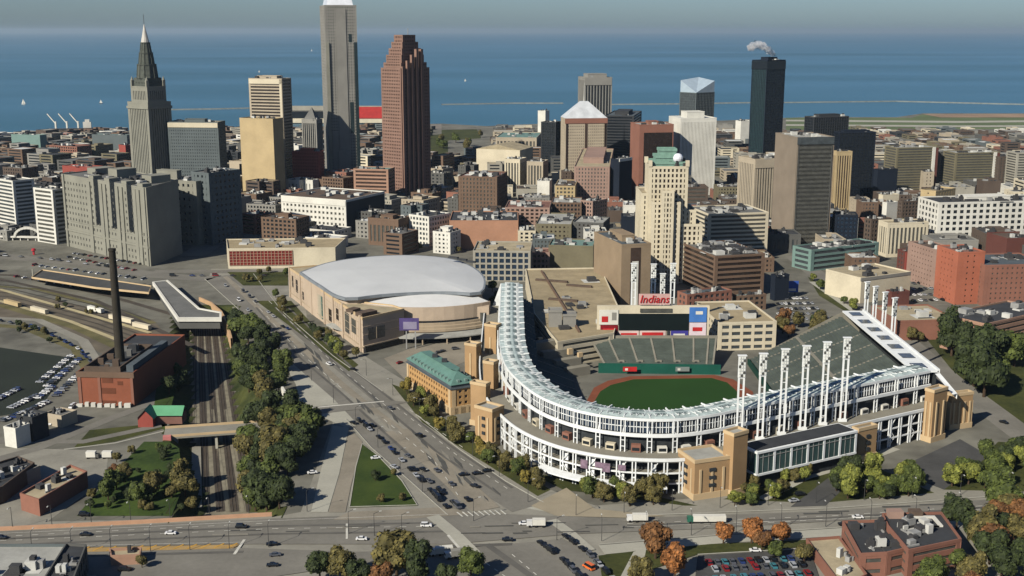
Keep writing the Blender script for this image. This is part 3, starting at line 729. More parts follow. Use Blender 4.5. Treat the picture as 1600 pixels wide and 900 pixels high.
w = MB(); c = (sum(p[0] for p in P)/4, sum(p[1] for p in P)/4); w.cyl(c[0], c[1], HT(160, A.y+20), .9, 26, 8, .2); part(w, 'mast', UNIT()[2], r)
# art-deco setback tower (cream)
cr = wm('cream')
P0 = G(1013, 446); Yb = P0.y
def dblock(root, xl, xr, yt, y0, dep, name, cp=4.0):
    zt_ = HT(yt, y0); xa = XA(xl, y0, zt_); xb = XA(xr, y0, zt_)
    Q = [(xa, y0), (xb, y0), (xb, y0+dep), (xa, y0+dep)]; w, g = MB(), MB()
    facade(w, g, Q, 0, zt_, 4.3, cp, 'g', .8, .38, .5); w.ring(off(Q, .9), off(Q, -.3), zt_-1, zt_+1.2)
    t = part(w, name, cr, root); sub(g, 'window', gm('brown'), t, root, 'stuff')
    rr_ = MB(); rr_.face([(q[0], q[1], zt_+.05) for q in Q]); sub(rr_, 'roof', rm('beige'), t, root); return Q, zt_
xm = XA(1045, Yb, 0)
r = thing('deco_tower', 'cream art-deco setback tower with green copper crown behind the ballpark', 'skyscraper', (xm, Yb+20, 0))
Q, hz = dblock(r, 1016, 1074, 262, Yb+14, 30, 'main_shaft', 3.6)
dblock(r, 1003, 1034, 304, Yb+17.5, 40, 'left_wing'); dblock(r, 1068, 1086, 330, Yb+16, 34, 'right_wing'); dblock(r, 1020, 1062, 318, Yb+6, 20, 'front_bay', 3.8)
dblock(r, 1060, 1096, 352, Yb+10, 26, 'low_right_wing'); dblock(r, 1036, 1052, 300, Yb+3, 12, 'front_pylon', 3)
gc = mat('copper_green', (122, 156, 140), rough=.7, var=.2, scale=.3)
for s, y1, y2 in ((.86, 262, 252), (.66, 252, 243), (.46, 243, 233)):
    w = MB(); S = scaleP(Q, s); w.prism(S, HT(y1, Yb+26), HT(y2, Yb+26)); w.ring(off(S, .6), S, HT(y2, Yb+26)-1.5, HT(y2, Yb+26)+.8); part(w, 'copper_tier', gc, r)
w = MB(); c = (sum(q[0] for q in Q)/4+8, Q[0][1]-2.5); bm = bmesh.new(); bmesh.ops.create_uvsphere(bm, u_segments=14, v_segments=8, radius=4.2)
me = bpy.data.meshes.new('dome'); bm.to_mesh(me); bm.free(); me.materials.append(crm); o = bpy.data.objects.new('dish', me); COL.objects.link(o); o.parent = r; o.location = (c[0]-r.location.x, c[1]+7-r.location.y, HT(256, Yb+22)+5)
w = MB()
for k in range(9): w.box(Q[0][0]+16+random.uniform(0, 14), Q[0][1]+random.uniform(1, 10), hz, 2, 2, random.uniform(3, 7), random.uniform(0, 1))
part(w, 'rooftop_antennas', UNIT()[1], r, kind='stuff')
for q in Q: w = MB(); w.box(q[0], q[1], hz+1, 3, 3, 5); part(w, 'corner_turret', cr, r)
FOOT.append((xm, Yb+20, 32, [(xm-34, Yb), (xm+34, Yb), (xm+34, Yb+50), (xm-34, Yb+50)]))
# ------------------------------------------------------------ post-office terminal block
def PX(l): return [tuple(G(a, b))[:2] for a, b in l]
A, B = G(106, 384), G(236, 416); hblk = 70
dv = Vector((.46, .89, 0)); C_ = B+Vector((.18, .98, 0))*62; D_ = A+Vector((.5, .86, 0))*62
P = ccw([(A.x, A.y), (B.x, B.y), (C_.x, C_.y), (D_.x, D_.y)])
r = bld('terminal_block', 'massive grey stone block with three tall dark slots in its sunlit wall', 0, 0, 0, 0, 0, 0, 'stone', 'b', P=P, h=hblk, units=16, cat='building')
e = Vector((B.x-A.x, B.y-A.y)).normalized(); nn = Vector((e.y, -e.x)); L = hypot(B.x-A.x, B.y-A.y); A2 = Vector((A.x, A.y))
for s in (.40, .595, .79): patch(r, A2, e, nn, L*s, L*(s+.055), 28, hblk+1.3, .62, gm('black'), 'dark_slot')
for s in (.325, .47, .515, .66, .71, .86, .9): patch(r, A2, e, nn, L*s, L*(s+.035), 0, hblk-2, 1.5, wl, 'pilaster')
for s in (.02, .98): patch(r, A2, e, nn, L*s-1.5, L*s+2, 0, hblk+1, 1.5, wl, 'pilaster')
patch(r, A2, e, nn, 0, L, 16, 18, 1.2, wl, 'string_course'); patch(r, A2, e, nn, 0, L, 26, 27, .9, wl, 'string_course')
wn = MB()
for i in range(26):
    for j in range(11): 
        if (i > 9 and j > 4) and i % 2: continue
        q = A2+e*(L*(.035+.0365*i)); q2 = q+e*1.6
        wn.prism([(p.x, p.y) for p in (q, q2, q2+nn*.7, q+nn*.7)], 4+j*5.8, 6.4+j*5.8)
part(wn, 'window', gm('mid'), r, kind='stuff')
for s in (.36, .55, .75, .93): p = A2+e*(L*s)-nn*5; w = MB(); w.box(p.x, p.y, hblk+.1, 9, 9, 3.5, atan2(e.y, e.x)); part(w, 'parapet_block', wl, r)
for s, t, hh, nm in ((.42, .45, 9, 'rooftop_house'), (.12, .5, 6, 'rooftop_house'), (.78, .5, 7, 'rooftop_house')):
    p = A2+e*(L*s)-nn*(62*t); w = MB(); w.box(p.x, p.y, hblk+.1, 16, 20, hh, atan2(e.y, e.x)); part(w, nm, wl, r)
r = bld('terminal_wing', 'rear wing of the stone terminal block with a shaded right wall', 200, 306, 330, 285, 384, 24, 'stone', 'g', 'black', fl=7, cp=6, bf=.6, pf=.6, units=10, pent=(.3, 9))
r = bld('terminal_annex', 'dark stone annex at the right end of the terminal complex', 300, 326, 374, 272, 384, 35, 'slate', 'g', 'black', fl=6, cp=6, bf=.6, pf=.6, units=8)
# ------------------------------------------------------------ table of downtown buildings
# name, label, xl, xc, xr, yt, yb, angle, wall, style, glass, roof, floor, bay, extras
T = [
 ('white_office', 'white ribbed office at the far left edge with sunlit end wall', -20, 20, 52, 284, 366, 40, 'white', 'r', 'grey', 'light', 4, 5, {}),
 ('dark_office', 'long dark glass office between the two white slabs at far left', 18, 88, 102, 290, 350, 12, 'char', 'r', 'teal', 'dark', 4, 5, {}),
 ('white_slab', 'white banded slab left of the stone terminal block', 53, 82, 106, 298, 382, 35, 'white', 'r', 'mid', 'light', 4, 6, {}),
 ('grey_office', 'wide grey office with cream top band right of the spired tower', 262, 340, 351, 192, 306, 6, 'slate', 'g', 'grey', 'beige', 4, 3, dict(bf=.6, pf=.6, pent=(.4, 4))),
 ('tan_tower', 'tan banded tower with pale corner strip left of the tallest tower', 389, 440, 454, 124, 300, 18, 'beige', 'r', 'brown', 'light', 4, 5, dict(pent=(.6, 4))),
 ('ochre_tower', 'plain ochre sunlit tower in front of the tan banded tower', 375, 426, 441, 187, 312, 22, 'yellow', 'b', 'dark', 'tan', 4, 5, {}),
 ('gothic_tower', 'small grey tower with pointed roof left of the tallest tower', 472, 494, 503, 188, 300, 20, 'grey', 'v', 'dark', 'grey', 4, 3, {}),
 ('red_office', 'red brick office with gridded front left of the tallest tower', 457, 498, 505, 238, 302, 10, 'red', 'g', 'red', 'brown', 4, 3.2, dict(pent=(.5, 4))),
 ('salmon_annex', 'salmon banded low annex at the foot of the stepped tower', 553, 606, 616, 266, 330, 12, 'salmon', 'r', 'choc', 'teal', 4.5, 5, {}),
 ('brown_block', 'brown rounded block below the tallest tower', 504, 536, 552, 280, 326, 30, 'brown', 'g', 'brown', 'brown', 4, 4, {}),
 ('store_block', 'broad white gridded department store with shade painted on its right wall', 440, 540, 600, 314, 364, 26, 'white', 'g', 'mid', 'brown', 5.5, 5, dict(bf=.55, pf=.5, units=8)),
 ('brown_rowhouse', 'narrow brown brick blocks behind the red lattice garage', 409, 462, 482, 344, 388, 22, 'brown', 'g', 'dark', 'brown', 4, 5, dict(pent=(.3, 4))),
 ('pale_midrise', 'small pale building left of the white department store', 386, 430, 440, 322, 352, 20, 'grey', 'g', 'dark', 'grey', 4, 4, {}),
 ('courthouse', 'grey brown courthouse with heavy cornice right of the store', 576, 622, 641, 346, 386, 24, 'brown', 'v', 'mid', 'beige', 5, 5, dict(pent=(.4, 4), par=2)),
 ('white_midrise', 'narrow white gridded building with dark flank beside the courthouse', 640, 670, 702, 340, 385, 38, 'white', 'g', 'grey', 'dark', 4.5, 4, {}),
 ('orange_warehouse', 'long blank orange brick warehouse behind the arena', 703, 809, 812, 346, 390, 0, 'orange', 'b', 'dark', 'dark', 5, 6, dict(dr=60, units=16)),
 ('cream_infill', 'small cream building with black windows right of the orange warehouse', 810, 836, 838, 362, 392, 0, 'cream', 'g', 'black', 'dark', 4, 5, dict(dr=30)),
 ('white_garage', 'pale gridded garage directly behind the arena roof', 740, 828, 836, 394, 440, 3, 'concrete', 'g', 'blue', 'beige', 5, 5.5, dict(dr=45, pf=.28, bf=.3)),
 ('grey_loft', 'grey brown loft building left of the olive hotel, rear row', 838, 892, 898, 352, 392, 6, 'olive', 'g', 'brown', 'light', 4, 4, dict(pf=.6, bf=.6)),
 ('grey_loft', 'grey loft block with dark right wall behind the tan garage', 896, 942, 952, 350, 392, 14, 'dgrey', 'g', 'brown', 'light', 4, 4, dict(pf=.6, bf=.6)),
 ('teal_roof_block', 'dull block with pale teal roof in front of the lofts', 858, 926, 938, 386, 420, 8, 'olive', 'b', 'brown', 'teal', 4, 4, dict(dr=34)),
 ('pink_lowrise', 'low pinkish brick building left of the teal-roofed block', 826, 858, 860, 396, 420, 2, 'pink', 'g', 'brown', 'red', 4, 4, dict(dr=22)),
 ('slab_hotel', 'tall olive-brown hotel slab beside the tan garage', 940, 972, 1016, 384, 480, 74, 'umber', 'b', 'dark', 'slate', 4, 4, dict(dl=60, pent=(.45, 5), units=10)),
 ('brown_office', 'brown banded office with cluttered roof right of the cream tower', 1100, 1118, 1194, 402, 466, 74, 'brown', 'r', 'brown', 'grey', 4, 5, dict(dl=62, units=40)),
 ('cream_bank', 'cream banded bank with dark shadow cast on its front', 1094, 1108, 1200, 336, 408, 78, 'cream', 'r', 'mid', 'grey', 4, 5, dict(dl=50, units=10)),
 ('federal_block', 'big beige block with vertical window strips left of the brown banded tower', 1155, 1180, 1240, 250, 350, 70, 'beige', 'v', 'mid', 'beige', 5, 3.2, dict(units=14, pf=.5)),
 ('banded_tower', 'grey brown banded tower with plain sunlit left wall', 1222, 1246, 1303, 216, 386, 80, 'taupe', 'b', 'mid', 'light', 4, 5, dict(dl=52, units=6)),
 ('gold_tower', 'narrow golden stone tower between brown and black towers', 1301, 1308, 1331, 238, 330, 78, 'yellow', 'v', 'choc', 'tan', 4, 3, {}),
 ('black_tower', 'square black glass tower right of the golden tower', 1304, 1312, 1368, 208, 318, 80, 'navy', 'w', 'black', 'dark', 4, 4, dict(pent=(.7, 3))),
 ('black_block', 'low black block right of the square black tower', 1366, 1372, 1402, 266, 318, 74, 'navy', 'b', 'black', 'dark', 4, 4, {}),
 ('dark_drum', 'dark flat-topped tower behind the brown banded tower', 1258, 1272, 1326, 184, 270, 70, 'char', 'w', 'black', 'light', 4, 4, dict(pent=(.6, 4))),
 ('white_tower', 'tall white office tower with pale penthouse', 1046, 1064, 1119, 186, 306, 78, 'white', 'v', 'mid', 'white', 4, 1.9, dict(pf=.72, pent=(.5, 8), units=0)),
 ('red_tower', 'red-brown tower with dark framed front left of the white tower', 986, 1000, 1052, 196, 312, 80, 'brick', 'b', 'choc', 'light', 4, 4, dict(pent=(.3, 4))),
 ('white_sliver', 'small white building between dark office and red-brown tower', 974, 978, 990, 208, 262, 70, 'white', 'b', 'dark', 'light', 4, 4, {}),
 ('charcoal_office', 'charcoal office right of the pyramid-roofed tower', 946, 990, 1002, 182, 280, 12, 'char', 'r', 'black', 'slate', 4, 4, dict(pent=(.5, 5))),
 ('ribbed_tower', 'grey ribbed tower behind the pyramid-roofed office', 904, 914, 956, 122, 256, 80, 'grey', 'v', 'dark', 'light', 4, 5, dict(pent=(.7, 6), pf=.35)),
 ('dark_midrise', 'small charcoal tower left of the pyramid-roofed office', 846, 868, 877, 192, 268, 24, 'char', 'w', 'dark', 'dark', 4, 3, {}),
 ('white_silo', 'bright white lakefront block left of the dark small tower', 841, 852, 858, 174, 225, 30, 'white', 'b', 'dark', 'white', 4, 3, {}),
 ('beige_twin', 'beige tower left of the tiny bright building in midtown', 789, 812, 822, 250, 300, 20, 'cream', 'v', 'mid', 'light', 4, 4, {}),
 ('beige_twin', 'beige tower with ribbed front right of its twin', 824, 848, 856, 254, 304, 16, 'beige', 'v', 'mid', 'light', 4, 4, {}),
 ('brown_hotel', 'wide brown gridded hotel behind the orange warehouse', 717, 776, 792, 278, 345, 12, 'brown', 'g', 'mid', 'red', 4.3, 4, dict(pf=.6, units=10)),
 ('mauve_office', 'mauve brown office in front of the pyramid-roofed tower', 898, 952, 958, 262, 330, 6, 'pink', 'g', 'mid', 'beige', 4.3, 3.5, dict(pent=(.6, 7), pf=.6)),
 ('navy_slab', 'narrow navy slab with white cap left of the red-brown tower', 955, 968, 987, 250, 330, 40, 'navy', 'b', 'black', 'white', 4, 4, {}),
 ('yellow_lowrise', 'yellowish low block left of the mauve office', 868, 898, 902, 292, 338, 6, 'yellow', 'g', 'mid', 'olive' if 0 else 'brown', 4, 4, {}),
 ('brown_midrise', 'brown mid-rise with pale cornice right of midtown lowrises', 863, 908, 914, 318, 362, 4, 'brown', 'g', 'dark', 'light', 4, 4, dict(dr=40)),
 ('brown_midrise', 'pinkish brown mid-rise before the dark shaded gap', 908, 926, 948, 316, 362, 40, 'pink', 'g', 'dark', 'light', 4, 4, {}),
 ('bright_lowrise', 'tiny bright cream building in the midtown rooftops', 840, 858, 862, 284, 316, 10, 'white', 'b', 'mid', 'white', 4, 4, {}),
 ('pink_midblock', 'low pink brick block behind the cream infill building', 790, 858, 864, 326, 372, 4, 'pink', 'g', 'brown', 'red', 4, 5, dict(dr=50, units=8)),
 ('tan_garage_lowrise', 'small white building left of the cream deco tower', 975, 1004, 1008, 322, 360, 4, 'white', 'b', 'dark', 'white', 4, 5, dict(dr=30)),
 ('navy_lowrise', 'low navy roofed building under the small white building', 972, 1004, 1008, 340, 385, 4, 'navy', 'b', 'dark', 'dark', 4, 5, dict(dr=20)),
 ('music_hall', 'wide beige hall with shallow gable and green trim near the lake', 745, 812, 832, 236, 278, 20, 'cream', 'b', 'mid', 'tan', 5, 6, {}),
 ('green_trim_hall', 'pale hall with green copper roof patches right of the beige hall', 775, 838, 846, 216, 250, 6, 'beige', 'v', 'mid', 'teal', 5, 6, {}),
 ('ochre_block', 'ochre building left of the big white gridded block', 1440, 1462, 1492, 300, 380, 50, 'yellow', 'g', 'brown', 'tan', 4, 5, dict(pf=.7, bf=.7)),
 ('white_grid_block', 'big white block with bold dark square windows at right edge', 1461, 1468, 1640, 318, 398, 82, 'white', 'g', 'dark', 'dark', 5.2, 6.6, dict(dl=40, bf=.42, pf=.42, units=14, pent=(.4, 4))),
 ('cream_hospital', 'cream building with vertical windows left of the white gridded block', 1374, 1388, 1450, 350, 402, 80, 'cream', 'v', 'mid', 'beige', 4, 4, dict(units=8)),
 ('redstripe_building', 'dark building with white frames and a red end beside the orange block', 1404, 1414, 1458, 394, 436, 76, 'maroon', 'g', 'mid', 'light', 4, 6, {}),
 ('pink_building', 'pale pink brick building left of the vivid orange block', 1455, 1464, 1496, 392, 452, 76, 'pink', 'g', 'brown', 'brown', 4, 4, dict(dl=40, pf=.7, bf=.7)),
 ('orange_building', 'vivid orange brick building with rounded corner', 1490, 1498, 1538, 396, 476, 80, 'orb', 'g', 'choc', 'red', 4.4, 5, dict(dl=30, pf=.74, bf=.72)),
 ('brown_brick_block', 'brown brick block with small windows right of the vivid orange building', 1536, 1540, 1640, 416, 478, 84, 'brick', 'g', 'mid', 'slate', 4, 4, dict(dl=45, pf=.65, bf=.65)),
 ('maroon_building', 'plain maroon building at the right edge behind the brown brick block', 1568, 1574, 1640, 374, 430, 80, 'maroon', 'b', 'mid', 'brown', 4, 4, dict(dl=30)),
 ('cream_hall', 'low cream windowless hall with big flat beige roof right of midtown', 1292, 1346, 1422, 436, 474, 62, 'cream', 'b', 'mid', 'beige', 4, 6, dict(units=4)),
 ('green_podium', 'grey green podium with white roof boxes left of the cream hall', 1240, 1268, 1372, 392, 424, 62, 'teal', 'r', 'grey', 'dark', 5, 8, dict(units=14, pm='white')),
 ('garage_white', 'white and tan parking garage right of the scoreboard', 1109, 1124, 1212, 506, 548, 84, 'cream', 'g', 'grey', 'tan', 4.2, 7, dict(dl=60, pf=.25, bf=.5, units=3)),
 ('brick_annex', 'low red brick hall behind the right field stands', 1398, 1404, 1494, 503, 532, 84, 'brick', 'b', 'mid', 'beige', 4, 6, dict(dl=44, units=3)),
 ('banded_office', 'low red banded office with dark roof among trees at right', 1474, 1540, 1640, 508, 560, 56, 'salmon', 'r', 'choc', 'dark', 4, 6, dict(bf=.6, units=5)),
 ('small_brick', 'small dark red brick house behind the slender light masts', 1386, 1394, 1420, 458, 480, 76, 'maroon', 'b', 'dark', 'brown', 4, 6, {}),
 ('glass_corner', 'low glass-roofed building behind the scoreboard', 1060, 1074, 1142, 462, 496, 66, 'brick', 'g', 'grey', 'slate', 4, 5, dict(units=6)),
 ('teal_roof_low', 'low brown building with green roof strip below the banded office', 1146, 1152, 1196, 464, 486, 76, 'brown', 'g', 'dark', 'teal', 4, 5, {}),
 ('slab_apartments', 'grey slab apartments with white stair strip, leftmost of the far right rows', 1392, 1402, 1466, 232, 300, 78, 'olive', 'r', 'mid', 'light', 3.4, 5, dict(dl=30)),
 ('slab_apartments', 'grey slab apartments with maroon panels near the golden block', 1434, 1440, 1480, 238, 296, 80, 'dgrey', 'g', 'mid', 'light', 3.4, 5, dict(dl=26)),
 ('slab_apartments', 'broad grey slab apartments above the white gridded block', 1488, 1494, 1562, 240, 300, 80, 'olive', 'r', 'mid', 'light', 3.4, 5, dict(dl=30)),
 ('slab_apartments', 'maroon edged slab apartments near the right frame edge', 1558, 1562, 1590, 246, 300, 80, 'dbrown', 'g', 'mid', 'light', 3.4, 5, dict(dl=26)),
 ('slab_apartments', 'pale slab apartments cut by the right frame edge', 1586, 1590, 1640, 240, 304, 84, 'concrete', 'r', 'mid', 'light', 3.4, 5, dict(dl=26)),
 ('far_slab', 'small pale slab left of the tan columned tower roofs', 1150, 1158, 1176, 190, 226, 70, 'white', 'b', 'mid', 'light', 4, 4, {}),
 ('courtyard_low', 'low white and green roofed building in front of the shadowed bank', 1380, 1386, 1402, 318, 352, 60, 'white', 'b', 'mid', 'light', 4, 4, {}),
 ('black_lowrise', 'low navy block with white corner at foot of the brown banded tower', 1306, 1340, 1350, 338, 384, 10, 'navy', 'g', 'blue', 'dark', 4, 4, dict(dr=24)),
 ('olive_midrise', 'olive brown mid-rise between bank and ochre block', 1352, 1362, 1392, 344, 392, 70, 'dbrown', 'g', 'dark', 'brown', 4, 4, {}),
 ('cream_lowrise', 'low cream building left of the ochre block', 1374, 1380, 1404, 306, 340, 70, 'cream', 'b', 'dark', 'light', 4, 4, {}),
 ('brown_lowrise', 'low brown building between cream lowrise and ochre block', 1404, 1410, 1440, 316, 360, 72, 'dbrown', 'g', 'dark', 'brown', 4, 4, {}),
 ('red_row', 'long low red roofed building behind the terminal block', 98, 148, 160, 262, 286, 20, 'red', 'b', 'dark', 'red', 4, 5, {}),
 ('red_warehouse', 'pinkish red warehouse with dark flank in the far left district', 78, 120, 142, 230, 254, 26, 'brick', 'g', 'dark', 'red', 4, 5, {}),
 ('grey_warehouse', 'long pale roofed warehouse left of the spired tower', 144, 198, 206, 212, 236, 14, 'slate', 'b', 'dark', 'teal', 4, 5, {}),
 ('pier_shed', 'long white roofed pier shed at the left lakefront', 18, 62, 72, 212, 232, 20, 'teal', 'b', 'dark', 'light', 4, 5, {}),
 ('red_corner', 'small red building touching the foot of the spired tower', 186, 196, 206, 228, 262, 40, 'red', 'b', 'dark', 'brown', 4, 5, {}),
]
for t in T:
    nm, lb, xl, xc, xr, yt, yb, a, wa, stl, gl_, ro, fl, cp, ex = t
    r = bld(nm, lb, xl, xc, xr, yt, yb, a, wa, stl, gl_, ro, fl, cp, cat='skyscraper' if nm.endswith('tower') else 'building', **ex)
    P, h = P_of(r); lo = min(range(4), key=lambda i: P[i][1])
    A = Vector(P[lo]); B = Vector(P[(lo+1) % 4]); e = (B-A).normalized(); L = (B-A).length; nn = Vector((e.y, -e.x))
    Dm = Vector(P[lo-1]); e2 = (A-Dm).normalized(); n2 = Vector((e2.y, -e2.x)); L2 = (A-Dm).length
    if nm == 'gothic_tower': pyr(r, scaleP(P, .8), h+1, h+16, rm('grey'), 'pointed_roof')
    if nm == 'tan_tower': patch(r, Dm, e2, n2, L2*.93, L2, 0, h, 1, wm('cream'), 'corner_strip'); patch(r, Dm, e2, n2, 0, L2, h-6, h, 1, wm('cream'), 'top_band')
    if nm == 'grey_office': patch(r, Dm, e2, n2, 0, L2, h-6, h, 1.2, wm('cream'), 'top_band')
    if nm == 'slab_hotel':
        patch(r, A, e, nn, L*.30, L*.66, 0, h-2, .7, gm('choc'), 'recess_strip')
        patch(r, A, e, nn, L*.36, L*.58, 0, h*.74, 1.0, wm('white'), 'balcony_strip')
    if nm == 'banded_tower':
        w, g = MB(), MB(); Q = [A+e*1.5-nn*1, A+e*(L-1.5)-nn*1, A+e*(L-1.5)+nn*.9, A+e*1.5+nn*.9]; facade(w, g, [(q.x, q.y) for q in Q], 0, h-7, 4.1, 60, 'r', .5, .5, .1); part(w, 'spandrel_front', wm('dgrey'), r); part(g, 'window', gm('mid'), r, kind='stuff')
        patch(r, A, e, nn, 0, L, h-6, h+1, 1.6, gm('grey'), 'top_band')
    if nm == 'red_tower': patch(r, A, e, nn, L*.12, L*.97, 0, h-9, .9, gm('brown'), 'dark_front')
    if nm == 'ribbed_tower': patch(r, A, e, nn, 0, L, h-11, h, 1.2, wm('grey'), 'top_band')
    if nm == 'federal_block': patch(r, A, e, nn, 0, L, h-9, h, 1.0, wm('beige'), 'top_band')
    if nm == 'salmon_annex': pass
    if nm == 'store_block': patch(r, A, e, nn, .5, L-.5, 0, h-1.5, .7, wm('char'), 'painted_shade_wall'); patch(r, Dm, e2, n2, 0, L2, h-5.5, h, 1, wm('white'), 'top_band')  # charcoal panel puts the shade of the store's white right wall into colour
    if nm == 'cream_hall':
        patch(r, A, e, nn, -1, L, h-1.5, h+.9, .8, wm('grey'), 'grey_fascia')
    if nm == 'navy_slab': patch(r, A, e, nn, -1, L, h-2, h+1.4, 1, wm('white'), 'white_cap')
    if nm == 'black_lowrise': patch(r, A, e, nn, 0, 3, 4, h-2, 1, wm('white'), 'white_corner_strip')
    if nm in ('slab_apartments',): patch(r, A, e, nn, L*.86, L*.93, 0, h+1, 1.5, wm('white'), 'stair_strip'); patch(r, A, e, nn, L*.94, L, 0, h, 1.1, wm('maroon'), 'maroon_panel')
    if nm == 'redstripe_building': patch(r, A, e, nn, 0, L*.24, 2, h, 1.1, wm('red'), 'red_end')
    if nm == 'music_hall':
        w = MB(); q = [Vector((p[0], p[1], h+1)) for p in P]; m1 = (q[lo]+q[lo-1])/2+Vector((0, 0, 7)); m2 = (q[(lo+1) % 4]+q[(lo+2) % 4])/2+Vector((0, 0, 7))
        w.face([q[lo], q[(lo+1) % 4], m2, m1]); w.face([q[lo-1], m1, m2, q[(lo+2) % 4]]); w.face([q[lo-1], q[lo], m1]); w.face([q[(lo+1) % 4], q[(lo+2) % 4], m2]); part(w, 'gable_roof', rm('beige'), r)
# red lattice garage with cream hall behind the arena
P = PX([(358, 420), (524, 418), (540, 402), (356, 404)]); Yf = G(400, 420).y; hh = HT(390, Yf)
r = bld('lattice_garage', 'low building with red lattice front and cream right end left of arena', 0, 0, 0, 0, 0, 0, 'cream', 'b', P=P, h=hh, roof='tan', units=8)
P_, _ = P_of(r); A = Vector(P_[min(range(4), key=lambda i: P_[i][0]+P_[i][1]*.5)]); B = Vector((G(524, 418).x, G(524, 418).y)); A = Vector((G(358, 420).x, G(358, 420).y)); e = (B-A).normalized(); nn = Vector((e.y, -e.x)); L = (B-A).length
patch(r, A, e, nn, 1, L*.60, 3, hh-1.2, .8, gm('red'), 'red_backing')
w = MB()
for k in range(19): q = A+e*(1+(L*.6-1)*k/18)+nn*.95; w.box(q.x, q.y, 3, .5, .5, hh-4)
for k in range(6): 
    a_ = A+e*1+nn*1.0; b_ = A+e*(L*.6)+nn*1.0; z = 3.3+(hh-4.6)*k/5; w.bar((*a_, z), (*b_, z), .35)
part(w, 'lattice', wm('salmon'), r)
# tan garage left of the scoreboard
P = PX([(868, 545), (985, 505), (955, 455), (818, 458)]); 
P = [tuple(G(a, b, 16))[:2] for a, b in ((836, 492), (872, 536), (958, 522), (968, 488), (938, 420), (822, 422))]
r = bld('tan_garage', 'large tan-roofed parking garage left of the scoreboard', 0, 0, 0, 0, 0, 0, 'cream', 'r', 'mid', 'tan', 4, 8, P=P, h=16, units=5, bf=.55)
for a, b, dx in ((862, 440, 26), (905, 448, 20), (880, 470, 22)):
    c = G(a, b, 16); w = MB(); w.box(c.x, c.y, 16.1, dx, 3, 1.3, -.35); part(w, 'roof_ramp_wall', rm('brown'), r)
w = MB(); c1, c2 = G(846, 425, 16), G(905, 520, 16); w.bar((c1.x, c1.y, 16.8), (c2.x, c2.y, 16.8), 1.2, 1.4); part(w, 'roof_divider', wm('brown'), r)
for k, (a, w_) in enumerate(((868, 11), (890, 11))):
    c = G(a, 548); hgt = HT(486+6*k, c.y)
    w = MB(); w.prism([(c.x-4.5, c.y), (c.x+4, c.y), (c.x+4, c.y+9), (c.x-4.5, c.y+9)], 0, hgt); w.ring(off(ccw([(c.x-4.5, c.y), (c.x+4, c.y), (c.x+4, c.y+9), (c.x-4.5, c.y+9)]), .4), ccw([(c.x-4.5, c.y), (c.x+4, c.y), (c.x+4, c.y+9), (c.x-4.5, c.y+9)]), hgt-1, hgt+.6)
    o = w.build('stair_tower', wm('grey'), o=(c.x, c.y, 0)); tag(o, ('grey concrete stair tower at the garage corner, left one', 'grey concrete stair tower nearer the scoreboard')[k], 'tower')
# blue billboard building
r = bld('billboard_building', 'dark building behind the blue billboard', 1206, 1212, 1232, 432, 470, 70, 'navy', 'b', 'dark', 'brown')
c = G(1232, 462); m = MB(); m.box(c.x, c.y, 3, 15, .8, 9); o = thing('billboard', 'blue billboard with white stripe beside the parked cars', 'billboard', (c.x, c.y, 0)); part(m, 'panel', mat('sign_blue', (52, 84, 160), rough=.5), o)
m = MB(); m.box(c.x, c.y-.45, 4, 11, .1, 2); part(m, 'stripe', wm('white'), o); m = MB(); m.bar((c.x-5, c.y, 0), (c.x-5, c.y, 3), .6); m.bar((c.x+5, c.y, 0), (c.x+5, c.y, 3), .6); part(m, 'post', UNIT()[1], o)
# ------------------------------------------------------------ the ballpark
steel = mat('white_steel', (232, 235, 232), rough=.55, var=.08, scale=.2)
canp = mat('canopy_metal', (176, 190, 186), rough=.6, var=.35, scale=.3, fine=.9)
seat = mat('seat_green', (86, 94, 86), rough=.85, var=.25, scale=.12, fine=1.0)
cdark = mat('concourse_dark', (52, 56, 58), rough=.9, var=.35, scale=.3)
cgrey = mat('ballpark_concrete', (138, 134, 120), rough=.9, var=.15, scale=.12)
tanb = mat('tan_masonry', (168, 138, 100), rough=.9, var=.12, scale=.12)
tanl = mat('cream_masonry', (196, 172, 134), rough=.9, var=.1, scale=.12)
F0 = [(-19, 812), (-19, 700), (-18.5, 650), (-15, 605), (-8, 575), (3, 546), (17, 526), (33, 513), (52, 505.5), (75, 504), (96, 510.5), (118, 523), (185, 561), (226, 584)]
def cat_rom(P, step):
    out = []
    for i in range(len(P)-1):
        p0 = P[max(i-1, 0)]; p1 = P[i]; p2 = P[i+1]; p3 = P[min(i+2, len(P)-1)]
        n = 12
        for k in range(n):
            t = k/n; a = []
            for c in (0, 1):
                m1 = (p2[c]-p0[c])/2; m2 = (p3[c]-p1[c])/2
                l = hypot(p2[0]-p1[0], p2[1]-p1[1]); l0 = hypot(p1[0]-p0[0], p1[1]-p0[1]) or l; l3 = hypot(p3[0]-p2[0], p3[1]-p2[1]) or l
                m1 = (p2[c]-p0[c])/(l+l0)*l; m2 = (p3[c]-p1[c])/(l+l3)*l
                a.append((2*t**3-3*t**2+1)*p1[c]+(t**3-2*t**2+t)*m1+(-2*t**3+3*t**2)*p2[c]+(t**3-t**2)*m2)
            out.append(tuple(a))
    out.append(P[-1])
    # resample
    L = [0]
    for a, b in zip(out, out[1:]): L.append(L[-1]+hypot(b[0]-a[0], b[1]-a[1]))
    n = max(2, round(L[-1]/step)); res = []; j = 0
    for k in range(n+1):
        s = L[-1]*k/n
        while j < len(L)-2 and L[j+1] < s: j += 1
        t = (s-L[j])/max(1e-9, L[j+1]-L[j]); res.append((out[j][0]+(out[j+1][0]-out[j][0])*t, out[j][1]+(out[j+1][1]-out[j][1])*t))
    return res
FC = cat_rom(F0, 3.6); NB = len(FC)
NRM = []
